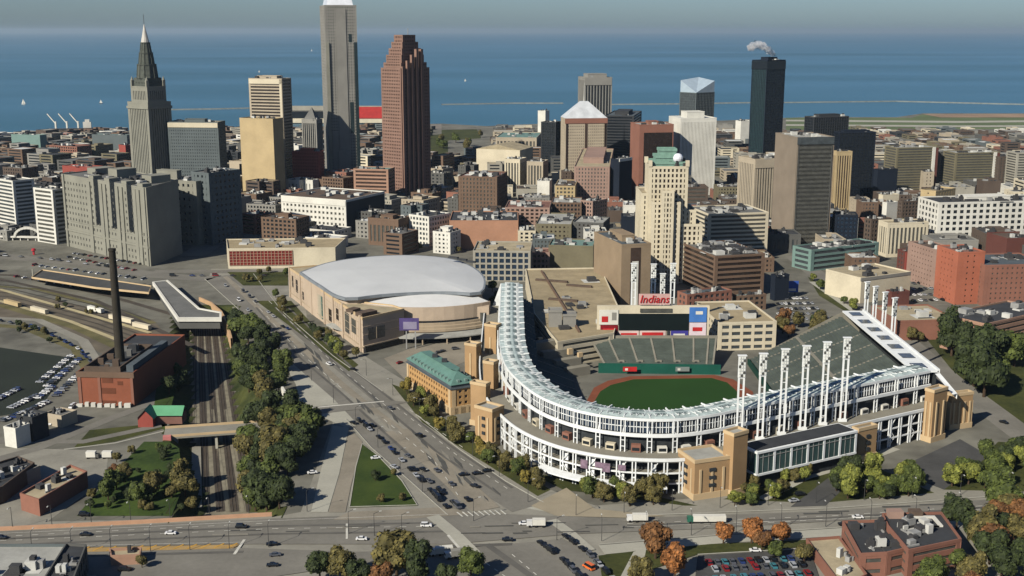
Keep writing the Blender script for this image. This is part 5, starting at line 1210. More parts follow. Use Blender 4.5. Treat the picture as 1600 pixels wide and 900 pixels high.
for k in range(14): patch(ar, A, e, nn, L*.36+1+k*L*.0098, L*.36+1.25+k*L*.0098, 2, 19, .45, MATS['copper_green'], 'mullion')
patch(ar, B, e2, n2, L2*.12, L2*.52, 8, 16, .3, gm('mid'), 'window'); patch(ar, B, e2, n2, L2*.05, L2*.95, .3, 4, .3, gm('black'), 'ground_glazing'); patch(ar, B, e2, n2, 0, L2, 4.2, 5, 1.0, pg, 'string_course')
patch(ar, B, e2, n2, L2*.31, L2*.33, 8, 16, .5, pg, 'mullion')
m = MB(); c = B+e2*9-n2*7; m.box(c.x, c.y, hA-.3, 13, 7, 2.6, atan2(e2.y, e2.x)); m.box(c.x-10, c.y+10, hA-.3, 8, 6, 2, 1); part(m, 'roof_plant', rm('brown'), ar)
m = MB(); c = G(754, 526); m.box(c.x, c.y+5, 0, 9, 9, 21); part(m, 'corner_tower', pk, ar); m = MB(); m.box(c.x+.4, c.y+.4, 9, 4, .5, 8); part(m, 'window', gm('mid'), ar)
c = G(640, 545); o = thing('video_sign', 'purple framed video sign on posts before the arena', 'sign', (c.x, c.y, 0)); 
m = MB(); m.box(c.x, c.y, HT(516, c.y), 13, 1, 8.2); part(m, 'frame', mat('sign_purple', (84, 72, 120), rough=.6), o); m = MB(); m.box(c.x+.6, c.y-.6, HT(514, c.y), 9, .2, 5); part(m, 'screen', mat('sign_grey', (140, 134, 156), rough=.5), o)
for dx in (-3, 3): m = MB(); m.bar((c.x+dx+1, c.y+.4, 0), (c.x+dx+1, c.y+.4, 12), .8); part(m, 'post', UNIT()[0], o)
FOOT.append((-80, 850, 100, ccw([(-185, 960), (-160, 860), (-96, 735), (0, 770), (5, 900), (-50, 960)])))
FOOT.append((100, 650, 160, [(-30, 480), (250, 480), (250, 770), (-30, 830)]))
# ------------------------------------------------------------ green-roofed office
P, h = foot(637, 705, 741, 602, 648, 62)
lo = min(range(4), key=lambda i: P[i][1]); A = Vector(P[lo-1]); B = Vector(P[lo])
r = thing('green_roof_office', 'tan brick office with green metal hipped roof beside the boulevard', 'building', (sum(p[0] for p in P)/4, sum(p[1] for p in P)/4, 0))
w, g = MB(), MB(); facade(w, g, P, 4.5, h-2.5, 3.1, 3.4, 'g', .45, .5, .45); part(w, 'wall', mat('office_tan', (186, 148, 98), rough=.85, var=.1), r); part(g, 'window', gm('choc'), r, kind='stuff')
w, g = MB(), MB(); facade(w, g, P, 0, 4.5, 4.4, 4.2, 'v', .9, .3, .35); part(w, 'arcade', tanl, r); part(g, 'arcade_glazing', gm('dark'), r)
m = MB(); m.ring(off(P, 1.0), P, h-2.5, h-1.9); m.ring(off(P, .2), P, h-1.9, h); part(m, 'cornice', rm('slate'), r)
for i in range(4):
    a_, b_ = Vector(P[i]), Vector(P[(i+1) % 4]); l_ = (b_-a_).length; e_ = (b_-a_)/l_; q_ = Vector((e_.y, -e_.x))
    for s in (0, l_-2.4): patch(r, a_, e_, q_, s, s+2.4, 0, h-2.5, .75, tanl, 'corner_pier')
grn = mat('metal_roof_green', (94, 128, 118), rough=.6, var=.12, scale=.2, fine=1.0)
Q = off(P, .8); cx = sum(p[0] for p in P)/4; cy = sum(p[1] for p in P)/4; m = MB(); Qi = off(P, -6); Qj = off(P, -10); m.frus(Q, Qi, h, h+5); m.frus(Qi, Qj, h+5, h+6.2); part(m, 'hipped_roof', grn, r)
for i in range(4):
    a_, b_ = Vector(P[i]), Vector(P[(i+1) % 4]); l_ = (b_-a_).length; e_ = (b_-a_)/l_; q_ = Vector((e_.y, -e_.x)); n = int(l_/4.5)
    for k in range(1, n):
        c = a_+e_*(l_*k/n)-q_*1.2; m = MB(); m.box(c.x, c.y, h+.2, 1.6, 2.2, 2.0, atan2(e_.y, e_.x)); part(m, 'dormer', wm('teal'), r)
for k in range(2): c = A.lerp(B, .3+.28*k)-Vector((-4, 12))*0; m = MB(); m.box(cx+(k-.5)*6, cy-(k-.5)*10, h+6.3, 3, 3, 1.6); part(m, 'roof_hatch', rm('dark'), r)
FOOT.append((cx, cy, 30, P))
# ------------------------------------------------------------ power house with chimney
r = bld('power_house', 'long red brown brick power house with sunken roof and tall chimney', 122, 207, 268, 585, 634, 4, 'terra', 'b', 'black', 'dark', units=0, cat='building', dr=84)
P, h = P_of(r); lo = min(range(4), key=lambda i: P[i][0]+P[i][1]); A = Vector(P[lo]); B = Vector(P[(lo+1) % 4]); e = (B-A).normalized(); L = (B-A).length; nn = Vector((e.y, -e.x)); Cq = Vector(P[(lo+2) % 4]); ed = (Cq-B).normalized(); LD = (Cq-B).length
m = MB(); q = [A+e*3+ed*4, A+e*(L-9)+ed*4, A+e*(L-9)+ed*(LD*.62), A+e*3+ed*(LD*.62)]; m.ring(off(ccw([(v.x, v.y) for v in q]), .8), ccw([(v.x, v.y) for v in q]), h+.1, h+3.2); part(m, 'raised_rim', rm('brown'), r)
m = MB(); q = [A+e*(L-5)+ed*4, A+e*(L-1)+ed*4, A+e*(L-1)+ed*(LD*.7), A+e*(L-5)+ed*(LD*.7)]; m.prism([(v.x, v.y) for v in q], h+.1, h+4); part(m, 'clerestory', rm('slate'), r)
for k in range(9): v = A+e*random.uniform(5, L-12)+ed*random.uniform(8, LD*.6); m = MB(); m.box(v.x, v.y, h, random.uniform(2, 5), random.uniform(2, 5), random.uniform(2, 5), .1); part(m, 'boiler_unit', rm(random.choice(('brown', 'dark', 'grey'))), r)
for s, z0, z1, w_ in ((.44, h*.72, h*.9, .2), (.72, h*.66, h*.78, .1), (.42, h*.38, h*.56, .26), (.42, h*.05, h*.16, .26)): patch(r, A, e, nn, L*s, L*(s+w_), z0, z1, .62, mat('bricked_opening', (104, 62, 44), rough=.9), 'bricked_window')
for s in (.0, .36, .96): patch(r, A, e, nn, L*s, L*s+1.5, 0, h, .9, wm('brick'), 'pilaster')
patch(r, A, e, nn, -1, L+1, h-2, h+1.2, .95, wm('brown'), 'coping')
v = A+e*(L*.44)+ed*26; zc_ = HT(392, v.y); m = MB(); m.cyl(v.x, v.y, 0, 3.0, zc_, 20, 1.9); m.cyl(v.x, v.y, zc_, 2.2, 1.4, 20); part(m, 'chimney', mat('chimney_dark', (58, 54, 46), rough=.95, var=.2, scale=.2), r)
for k in range(8): c = A+e*(1+k*L/8)+nn*(2+random.uniform(0, 2)); m = MB(); m.box(c.x, c.y, 0, random.uniform(1.5, 4), 2.2, random.uniform(1.5, 3), .1); o = m.build('white_tank', wm('white'), o=(c.x, c.y, 0)); tag(o, 'small white container at the foot of the brick power house', 'container', 'containers by the power house')
# ------------------------------------------------------------ bridges
def P3(a, b, z=0): return G(a, b, z)
br = thing('road_bridge', 'concrete road bridge crossing the railway cutting', 'bridge', tuple(G(345, 665)))
l0, l1 = G(258, 668, 1.2), G(448, 655, 1.2); r0, r1 = G(268, 684, 1.2), G(448, 668, 1.2)
def quadprism(pts, z0, z1, nm, m_, root): q = MB(); q.prism([(p[0], p[1]) for p in pts], z0, z1, 0, True, True); return part(q, nm, m_, root)
wid = 15
a0 = Vector((l0.x, l0.y)); a1 = Vector((l1.x, l1.y)); ee = (a1-a0).normalized(); pn = Vector((ee.y, -ee.x))
quadprism([a0, a1, a1+pn*wid, a0+pn*wid], -.3, .7, 'deck', conc, br)
for s in (0, wid-.5): quadprism([a0+pn*s, a1+pn*s, a1+pn*(s+.5), a0+pn*(s+.5)], .7, 1.9, 'parapet', tanl, br)
Lb = (a1-a0).length
for t in (.42, .62):
    for s in (2, wid/2, wid-2): c = a0+ee*(Lb*t)+pn*s; m = MB(); m.bar((c.x, c.y, zf), (c.x, c.y, -.3), 1.3); part(m, 'pier', conc_l, br)
c = a0+pn*(wid+1)+ee*2; m = MB(); m.box(c.x, c.y, -7, 4, 3, 9, atan2(ee.y, ee.x)); part(m, 'pink_abutment', mat('pink_paint', (196, 124, 118), rough=.8), br)
for s in (.02, .8): quadprism([a0+ee*(Lb*s), a0+ee*(Lb*s+6), a0+ee*(Lb*s+6)+pn*wid, a0+ee*(Lb*s)+pn*wid], -VD, -.3, 'abutment', conc, br)
# expressway bridge parapet
eb = thing('expressway_bridge', 'expressway bridge with pink-beige parapet across the foreground left', 'bridge', tuple(G(220, 830)))
pl = [tuple(G(a, b, 0))[:2] for a, b in ((-80, 832), (0, 829), (220, 818), (425, 806))]; L_, R_ = strip_pts(pl, .9); m = MB(); m.loft(A3(R_, -1.5), A3(R_, 1.6)); m.loft(A3(R_, 1.6), A3(L_, 1.6)); m.loft(A3(L_, 1.6), A3(L_, -1.5)); part(m, 'parapet', mat('parapet_pink', (190, 150, 120), rough=.9, var=.12, scale=.2), eb)
m = MB(); q = [tuple(G(a, b, 0))[:2] for a, b in ((-80, 832), (425, 806), (425, 862), (-80, 884))]; m.prism(q, -1.6, .02, 0, True, True); part(m, 'deck', conc, eb)
for k in range(9): a = 272+k*20; c = G(a, 835, 0); m = MB(); m.bar((c.x, c.y, -VD), (c.x, c.y, -1.6), 1.4); part(m, 'pier', conc_l, eb)
# station building bridging the tracks
stn = thing('station_building', 'long white-fascia station building bridging the railway tracks', 'building', tuple(G(290, 490)))
z = 8; q = [tuple(G(a, b, z))[:2] for a, b in ((238, 441), (262, 438), (312, 482), (346, 488), (346, 497), (277, 497))]
m = MB(); m.prism(q, z-2.6, z, 0, False, True); part(m, 'white_fascia', wm('white'), stn); m = MB(); m.face([(x, y, z-.4) for x, y in ccw(q)]); part(m, 'roof', rm('grey'), stn)
m = MB(); m.ring(off(ccw(q), .1), off(ccw(q), -1.4), z-.5, z+.4); part(m, 'parapet', wm('white'), stn)
m = MB(); m.prism(off(ccw(q), -1.2), 0, z-2.6, 0, False); part(m, 'wall', wm('dgrey'), stn)
for k in range(9): c1 = G(282+k*7, 497, z-1.3); m = MB(); m.box(c1.x, c1.y-.15, z-1.9, 1.8, .1, 1.0); part(m, 'fascia_mark', rm('dark'), stn)
cw = [tuple(G(a, b, 0))[:2] for a, b in ((312, 470), (330, 478), (346, 492), (356, 512), (362, 535))]; L_, R_ = strip_pts(cw, 1.2); m = MB(); m.loft(A3(R_, -VD), A3(R_, 3)); m.loft(A3(R_, 3), A3(L_, 3)); m.loft(A3(L_, 3), A3(L_, -VD))
o = m.build('retaining_wall', mat('wall_peach', (186, 154, 118), rough=.9, var=.15, scale=.2), o=(cw[2][0], cw[2][1], 0)); tag(o, 'curved peach retaining wall with dark openings beside the station building', 'wall')
# green-roofed house
c = G(262, 662); hs = thing('red_house', 'small red house with bright green gabled roof by the road bridge', 'house', tuple(c))
x0, x1, y0, y1 = c.x-11, c.x+8.5, c.y-1, c.y+9; m = MB(); m.box((x0+x1)/2, (y0+y1)/2, 0, x1-x0-1, y1-y0-1, 5.5); part(m, 'wall', rm('red'), hs)
gr_ = mat('roof_bright_green', (96, 158, 118), rough=.6, var=.1, scale=.2); m = MB(); ym = (y0+y1)/2
m.face([(x0, y0-.6, 5), (x1, y0-.6, 5), (x1, ym, 9), (x0, ym, 9)]); m.face([(x0, ym, 9), (x1, ym, 9), (x1, y1+.6, 5), (x0, y1+.6, 5)]); part(m, 'roof', gr_, hs)
gx_ = x0+1; m = MB(); m.prism([(gx_-4, y0-5), (gx_+4, y0-5), (gx_+4, y0+3), (gx_-4, y0+3)], 0, 5.5); m.face([(gx_-4, y0-5, 5.5), (gx_+4, y0-5, 5.5), (gx_, y0-5, 9.6)]); part(m, 'gable_wall', wm('red'), hs)
m = MB(); m.face([(gx_-5, y0-6, 4.8), (gx_, y0-6, 10), (gx_, ym, 10), (gx_-5, ym, 4.8)][::-1]); m.face([(gx_+5, y0-6, 4.8), (gx_, y0-6, 10), (gx_, ym, 10), (gx_+5, ym, 4.8)]); part(m, 'gable_roof', gr_, hs)
m = MB(); m.box(x1-4, y1, 0, 5, 3, 6.5); part(m, 'brick_annex', rm('red'), hs)
# billboard, arch, sculpture
c = G(444, 634); b_ = thing('billboard', 'white billboard on a post beside the wooded cutting', 'billboard', tuple(c)); m = MB(); m.box(c.x, c.y, 3, 1.2, 9, 7, .35); part(m, 'white_face', wm('white'), b_); m = MB(); m.bar((c.x, c.y, 0), (c.x, c.y, 3), .8); part(m, 'post', UNIT()[1], b_)
c = G(44, 376); a_ = thing('white_arch', 'white arched gateway between the two white slabs at far left', 'arch', tuple(c)); m = MB(); pr = None
for k in range(13): t = pi*k/12; p = (c.x-13*cos(t), c.y, 4+9*sin(t)); pr and m.bar(pr, p, 2.2); pr = p
part(m, 'arch_rib', wm('white'), a_)
m = MB(); m.box(c.x, c.y, 3, 76, 3, 1.6, -.1); part(m, 'walkway', wm('white'), a_)
for k in range(-4, 5): m = MB(); m.bar((c.x+k*8, c.y-k*.8, 0), (c.x+k*8, c.y-k*.8, 3), .8); part(m, 'leg', wm('white'), a_)
c = G(53, 398); s_ = thing('red_sculpture', 'small red monument on the pavement in front of the arched gateway', 'sculpture', tuple(c)); m = MB(); m.box(c.x, c.y, 0, 1.6, 1.6, 4); part(m, 'stem', mat('red_paint', (176, 46, 56), rough=.6), s_); m = MB(); m.cyl(c.x, c.y, 4, 2.2, 2, 8, 1.6); part(m, 'head', MATS['red_paint'], s_)
# sheds and roofs bottom left
bld('long_shed', 'long low shed with brick end and shaded right wall', 36, 62, 136, 783, 806, 20, 'brick', 'b', 'dark', 'beige', units=3, dl=12, P=[tuple(G(a, b, 0))[:2] for a, b in ((36, 797), (63, 806), (136, 762), (112, 752))], h=7)
bld('dark_shed', 'dark shed left of the long brick-ended shed', 0, 0, 0, 0, 0, 0, 'dbrown', 'b', 'dark', 'dark', units=3, P=[tuple(G(a, b, 0))[:2] for a, b in ((-40, 800), (5, 786), (54, 748), (30, 738), (-40, 760))], h=7)
bld('metal_roofed_hall', 'pale metal-roofed hall below the expressway at bottom left', 0, 0, 0, 0, 0, 0, 'slate', 'b', 'dark', 'light', units=2, P=[tuple(G(a, b, 0))[:2] for a, b in ((-60, 960), (60, 960), (116, 886), (-40, 886))], h=8.5, back=True)
bld('dark_factory', 'dark brick factory with round stair turret at bottom left', 0, 0, 0, 0, 0, 0, 'dgrey', 'g', 'black', 'dark', units=3, P=[tuple(G(a, b, 0))[:2] for a, b in ((66, 960), (112, 960), (136, 892), (108, 890))], h=10)
bld('peach_shed', 'small peach coloured shed beside the looping ramp at bottom left', 0, 0, 0, 0, 0, 0, 'salmon', 'b', 'dark', 'beige', units=1, P=[tuple(G(a, b, 0))[:2] for a, b in ((176, 884), (218, 882), (220, 872), (174, 874))], h=3.5)
for k, (a, b) in enumerate(((143, 716), (168, 716))):
    c = G(a, b); t = thing('box_truck', ('left white box truck parked in the western yard', 'right white box truck parked in the western yard')[k], 'truck', tuple(c)); m = MB(); m.box(c.x, c.y, .9, 4.6, 2.5, 2.8); part(m, 'cargo_box', wm('white'), t); m = MB(); m.box(c.x+3.1, c.y, .5, 1.5, 2.3, 1.9); part(m, 'cab', wm('dgrey'), t)
    for dx in (-1.5, 2.8): 
        for dy in (-1.1, 1.1): m = MB(); m.box(c.x+dx, c.y+dy, 0, .9, .3, .9); part(m, 'wheel', MATS['tyre'], t)
for k, (xl, xc, xr, yt, yb, lb, wa) in enumerate(((72, 96, 118, 652, 668, 'small beige workshop left of the brick power house front', 'beige'), (8, 24, 44, 672, 700, 'small white and dark building at the left edge', 'white'), (28, 50, 72, 655, 690, 'dark shed beside the small white building at left', 'char'), (0, 34, 60, 742, 760, 'grey hut with cluttered roof near the dark shed', 'grey'))):
    bld('workshop', lb, xl, xc, xr, yt, yb, 25, wa, 'b', 'dark', 'grey', units=3)
# parking deck by the terminal
dk_ = thing('parking_deck', 'long open parking deck with pale edge beams left of the station', 'parking deck', tuple(G(120, 440)))
for z, off_ in ((4, 0), (7.5, 5)):
    q = [tuple(G(a, b, z))[:2] for a, b in ((66, 424-off_*.3), (236, 448), (232, 458), (150, 450), (50, 434))]; m = MB(); m.prism(q, z-.5, z, 0, True, True); part(m, 'deck_slab', asph_d, dk_); m = MB(); m.ring(off(ccw(q), .3), ccw(q), z-.7, z+.9); part(m, 'edge_beam', tanl, dk_)
for k in range(16): a = 50+k*12; c = G(a, 434+k*1.9, 0); m = MB(); m.bar((c.x, c.y+2, 0), (c.x, c.y+2, 7), .7); part(m, 'pillar', conc_l, dk_)
for a, b, l_, y_, c_ in ((20, 478, 34, -.35, 'yellow'), (62, 489, 34, -.35, 'cream'), (150, 488, 30, -.35, 'white'), (190, 503, 44, -.33, 'cream'), (222, 514, 30, -.33, 'cream')):
    c = G(a, b); t = thing('freight_wagon', 'pale %s freight wagon standing in the rail yard' % c_, 'rail wagon', tuple(c), 'wagons in the rail yard'); m = MB(); m.box(c.x, c.y, 1, l_*.6, 3, 3, y_*1.9); part(m, 'wagon_body', wm(c_), t); m = MB(); m.box(c.x, c.y, .2, l_*.5, 2, .8, y_*1.9); part(m, 'bogie', UNIT()[1], t)
# ------------------------------------------------------------ brick office bottom right
def W(l, z): return [tuple(G(a, b, z))[:2] for a, b in l]
r = bld('brick_office', 'red brick office with dark grey flat roofs, left wing, bottom right', 0, 0, 0, 0, 0, 0, 'brick', 'r', 'mid', 'dark', P=W([(1345, 868), (1385, 866), (1420, 858), (1378, 816), (1318, 818)], 9), h=9, fl=4.2, units=5, d=.4, bf=.62)
r = bld('brick_office', 'red brick office with dark grey flat roofs, larger right wing', 0, 0, 0, 0, 0, 0, 'brick', 'r', 'mid', 'dark', P=W([(1420, 862), (1500, 845), (1470, 804), (1380, 806), (1388, 824)], 11), h=11, fl=4.2, units=7, d=.4, bf=.62)
m = MB()
c = G(1440, 815, 11.3); m.ring([(c.x-6, c.y-5), (c.x+7, c.y-5), (c.x+7, c.y+5), (c.x-6, c.y+5)], [(c.x-4.5, c.y-5), (c.x+5.5, c.y-5), (c.x+5.5, c.y+3.5), (c.x-4.5, c.y+3.5)], 11.1, 11.8); part(m, 'white_roof_frame', wm('white'), r)
for a, b, w_, hh in ((1398, 808, 6, 3), (1430, 806, 5, 2.4)): c = G(a, b, 11); m = MB(); m.box(c.x, c.y, 11.1, w_, 4, hh); part(m, 'penthouse', wm('pink') if w_ == 6 else rm('brown'), r)
r = bld('brick_terrace', 'stepped brick terrace wing with pale railings left of the brick office', 0, 0, 0, 0, 0, 0, 'brick', 'b', 'mid', 'beige', P=W([(1262, 846), (1310, 842), (1352, 900), (1318, 920)], 4), h=4, units=2)
# ------------------------------------------------------------ lakefront things
c = G(578, 192); b_ = thing('lakefront_stadium', 'distant football stadium seen as a red seating strip between the towers', 'stadium', tuple(c)); xa, xb = XA(430, c.y, 5), XA(606, c.y, 5)
m = MB(); m.prism([(xa, c.y), (xb, c.y), (xb, c.y+30), (xa, c.y+30)], 0, 10); part(m, 'wall', wm('cream'), b_)
m = MB(); xr_ = XA(552, c.y, 5); m.face([(xr_, c.y-1, 12), (xb, c.y-1, 12), (xb, c.y+40, 34), (xr_, c.y+40, 34)]); m.face([(xr_, c.y-1, 10), (xb, c.y-1, 10), (xb, c.y-1, 12), (xr_, c.y-1, 12)]); part(m, 'red_seats', mat('seat_red', (168, 52, 46), rough=.7), b_)
m = MB(); m.prism([(xa, c.y+2), (xr_-10, c.y+2), (xr_-10, c.y+40), (xa, c.y+40)], 10, 26); part(m, 'dark_stand', gm('black'), b_); m = MB(); m.prism([(xa, c.y+41), (xb, c.y+41), (xb, c.y+46), (xa, c.y+46)], 0, 36); part(m, 'rear_wall', wm('concrete'), b_)
c = G(115, 206); s = thing('docked_ship', 'white docked ship with three raised crane booms at left lakefront', 'ship', (c.x, c.y, -2))
m = MB(); Ls = 90; hull = [(-45, -7), (38, -7), (48, 0), (38, 7), (-45, 7)]; an = .25
rot = lambda P: [(c.x+x*cos(an)-y*sin(an), c.y+x*sin(an)+y*cos(an)) for x, y in P]
m.frus(rot([(x*.94, y*.8) for x, y in hull]), rot(hull), -2, 8); part(m, 'hull', gm('grey'), s); m = MB(); m.prism(rot([(20, -5), (36, -5), (36, 5), (20, 5)]), 8, 20); m.prism(rot([(24, -4), (33, -4), (33, 4), (24, 4)]), 20, 25); part(m, 'bridge_house', wm('white'), s)
for x in (-34, -12, 10): p = rot([(x, 0)])[0]; m = MB(); m.bar((p[0], p[1], 8), (p[0], p[1], 22), 3); m.bar((p[0], p[1], 18), (p[0]-16, p[1], 38), 2); part(m, 'crane_boom', wm('white'), s)
for k, (a, b, sc, lb) in enumerate(((37, 163, 1.3, 'white sailed yacht on the lake at far left'), (158, 162, 1.0, 'small dark-hulled yacht left of the spired tower'), (487, 80, 1.7, 'white sail boat far out on the lake left of the tallest tower'), (727, 127, .9, 'tiny white sail right of the brown stepped tower'), (405, 113, .9, 'tiny pale sail above the tan banded tower'))):
    c = G(a, b, -2); t = thing('sailboat', lb, 'boat', tuple(c)); m = MB(); q = [(-5, -1.2), (3, -1.2), (6, 0), (3, 1.2), (-5, 1.2)]
    m.frus([(c.x+x*sc*.8, c.y+y*sc) for x, y in q], [(c.x+x*sc, c.y+y*sc) for x, y in q], -2, -2+1.2*sc); part(m, 'hull', wm('white') if k != 1 else gm('black'), t)
    m = MB(); m.bar((c.x, c.y, -1), (c.x, c.y, -2+13*sc), .25*sc); part(m, 'mast', UNIT()[1], t)
    m = MB(); m.prism([(c.x-4.4*sc, c.y-.1), (c.x, c.y-.1), (c.x, c.y+.1), (c.x-4.4*sc, c.y+.1)], -2+1.8*sc, -2+2*sc); i = len(m.v); m.face([(c.x-4.4*sc, c.y-.2, -2+2*sc), (c.x-.2, c.y-.2, -2+2*sc), (c.x-.2, c.y-.2, -2+12.5*sc)]); m.face([(c.x-4.4*sc, c.y+.2, -2+2*sc), (c.x-.2, c.y-.2, -2+12.5*sc), (c.x-.2, c.y+.2, -2+2*sc)]); m.face([(c.x+.2, c.y, -2+2*sc), (c.x+4*sc, c.y, -2+2*sc), (c.x+.2, c.y, -2+10.5*sc)]); part(m, 'sail', wm('white'), t)
# ------------------------------------------------------------ smaller downtown buildings
NICK = dict(spired_tower='spired tower', tallest_tower='tallest tower', stepped_tower='brown stepped tower', glass_tower='dark glass tower', pyramid_office='pyramid-roofed tower', deco_tower='cream deco tower', terminal_block='stone terminal block',
  grey_office='wide grey office', tan_tower='tan banded tower', red_office='red brick office', store_block='white department store', courthouse='courthouse', orange_warehouse='long orange warehouse', white_garage='pale gridded garage', slab_hotel='olive-brown hotel slab',
  brown_office='brown banded office', cream_bank='cream bank', federal_block='window-stripped beige block', banded_tower='brown banded tower', white_tower='white office tower', red_tower='red-brown tower', black_tower='square black tower', charcoal_office='charcoal office', brown_hotel='wide brown hotel', mauve_office='mauve office',
  ochre_block='ochre block', white_grid_block='white gridded block', cream_hospital='window-ribbed cream building', orange_building='vivid orange building', cream_hall='low cream hall', green_podium='grey green podium', banded_office='red banded office', music_hall='beige gabled hall', white_slab='white banded slab', red_warehouse='pinkish red warehouse', lattice_garage='red lattice garage', arena='domed arena', slab_apartments='slab apartments', gothic_tower='small pointed tower')
LM = []
for o in LAB:
    k = o.name.split('.')[0]
    if k in NICK: LM.append((o.location.x, o.location.y, NICK[k]))
def where(x, y):
    px = PR(x, y, 0)[0]; best = None
    for a, b, nm in LM:
        d = hypot((x-a)*1.3, (y-b)*.7)
        if best is None or d < best[0]: best = (d, a, b, nm)
    _, a, b, nm = best; dp = px-PR(a, b, 0)[0]; 
    if abs(dp) > abs(y-b)*.35: rel = 'right of' if dp > 0 else 'left of'
    else: rel = 'behind' if y > b else 'in front of'
    return '%s the %s' % (rel, nm)
RD = []
def roadline(px, w):
    l = [tuple(G(a, b))[:2] for a, b in px]
    RD.append((l, w))
roadline([(1240, 400), (1290, 440), (1390, 510), (1480, 590), (1560, 650), (1680, 740)], 16)
def near_road(x, y, r):
    for l, w in RD:
        for a, b in zip(l, l[1:]):
            dx, dy = b[0]-a[0], b[1]-a[1]; t = max(0, min(1, ((x-a[0])*dx+(y-a[1])*dy)/(dx*dx+dy*dy)))
            if hypot(x-a[0]-t*dx, y-a[1]-t*dy) < w/2+r: return True
    return False
def clash(x, y, r, k=.8):
    for a, b, R, P in FOOT:
        if hypot(x-a, y-b) < R+r*k:
            if inside(x, y, P) or pdist(x, y, P) < r*.8: return True
    return False
rf = random.Random(11); nfill = 0; FL = []
# parts of the picture with no buildings (px polygons)
NOB = [[(1195, 440), (1300, 440), (1330, 540), (1190, 545)], [(1400, 436), (1492, 436), (1492, 500), (1400, 500)], [(455, 395), (780, 395), (780, 560), (455, 560)], [(355, 420), (460, 420), (460, 500), (355, 500)], [(236, 300), (420, 380), (420, 470), (236, 440)], [(670, 196), (755, 196), (755, 246), (670, 246)], [(-50, 380), (420, 380), (420, 470), (-50, 470)], [(1225, 176), (1900, 176), (1900, 203), (1225, 203)], [(556, 175), (600, 175), (600, 196), (556, 196)], [(596, 235), (668, 235), (668, 262), (596, 262)], [(745, 196), (775, 196), (775, 236), (745, 236)]]
walls = ['brown', 'beige', 'brick', 'grey', 'dgrey', 'olive', 'dbrown', 'brown', 'concrete', 'white', 'cream', 'slate', 'brown', 'dbrown', 'dgrey', 'char', 'grey', 'beige', 'dbrown']
cname = dict(brown='brown', beige='beige', brick='brick-red', grey='grey', dgrey='dark-grey', olive='olive-grey', dbrown='dark-brown', pink='pink', concrete='pale-grey', white='white', cream='cream', slate='slate-grey', char='charcoal')
roofs = ['grey', 'dark', 'light', 'tan', 'brown', 'slate', 'white', 'light', 'grey']
rname = dict(grey='grey', dark='dark', light='pale', tan='tan', brown='brown', slate='slate', white='white')
for ring in range(2):
    for gy_ in range(0, 60):
        for gx_ in range(-60, 60):
            Y = 975+gy_*46
            if Y > 2560: break
            left = gx_ < 0
            X = gx_*47+26
            if ring: continue
            an = radians(-28) if X < -40 else 0
            if X < -40: X2 = X*cos(an)+ (Y-975)*sin(an)*0+rf.uniform(-4, 4); Y2 = Y+X*.12
            else: X2, Y2 = X+rf.uniform(-4, 4), Y
            if Y2 < 960 or abs(X2) > Y2*.46+40: continue
            Y2 += rf.uniform(-5, 5)
            if Y2 > shy(X2)-50: continue
            px, py = PR(X2, Y2, 0)
            if any(inside(px, py, q) for q in NOB) or py > 436: continue
            far = Y2 > 1750
            for tr in range(3):
                w_, d_ = rf.uniform(18, 40)*(1, .72, .5)[tr], rf.uniform(18, 38)*(1, .72, .5)[tr]
                if not clash(X2, Y2, max(w_, d_)*.55) and not near_road(X2, Y2, max(w_, d_)*.6): break
            else: continue
            if far and rf.random() < .1: continue
            hh = rf.choice((9, 12, 14, 17, 20, 26)) if Y2 < 1500 else rf.choice((8, 10, 13, 16, 22, 26)) if Y2 < 1950 else rf.choice((6, 7, 8, 10, 12))
            if px > 1225 and Y2 > 2050: hh = rf.choice((5, 6, 7)); w_ *= .8
            if px < 240 and Y2 < 1600: hh = min(hh, 18)
            wa = rf.choice(walls); ro = rf.choice(roofs); stl = rf.choice('ggrgbv'); c_, s_ = cos(an), sin(an)
            Pq = [(X2+a*c_-b*s_, Y2+a*s_+b*c_) for a, b in ((-w_/2, -d_/2), (w_/2, -d_/2), (w_/2, d_/2), (-w_/2, d_/2))]
            if rf.random() < .35:  # L-shaped plan
                Pq = [(X2+a*c_-b*s_, Y2+a*s_+b*c_) for a, b in ((-w_/2, -d_/2), (w_*.1, -d_/2), (w_*.1, -d_*.05), (w_/2, -d_*.05), (w_/2, d_/2), (-w_/2, d_/2))]
            sz = 'low' if hh < 12 else 'mid-rise' if hh < 21 else 'tall'
            FL.append((Y2, wa, stl, ro, Pq, hh, (rf.choice(('dark', 'mid', 'brown', 'black', 'grey')), rf.choice((3.5, 4.5, 6)), rf.randint(2, 7) if Y2 < 2000 else 2, (rf.uniform(.25, .5), rf.uniform(2.5, 5)) if rf.random() < .4 else None), sz, X2))
            FOOT.append((X2, Y2, max(w_, d_)*.7, Pq))
            if 0: bld('city_building', '%s %s building, %s roof, %s' % (sz, cname[wa], rname[ro], where(X2, Y2)), 0, 0, 0, 0, 0, 0, wa, stl, rf.choice(('dark', 'mid', 'brown', 'black', 'grey')), ro, fl=4.2, cp=rf.choice((3.5, 4.5, 6)), P=Pq, h=hh, units=rf.randint(2, 7) if Y2 < 2000 else 2, pent=(rf.uniform(.25, .5), rf.uniform(2.5, 5)) if rf.random() < .4 else None, bf=.55, pf=.55)
            nfill += 1
FL.sort(key=lambda f: f[0])
MW = {}
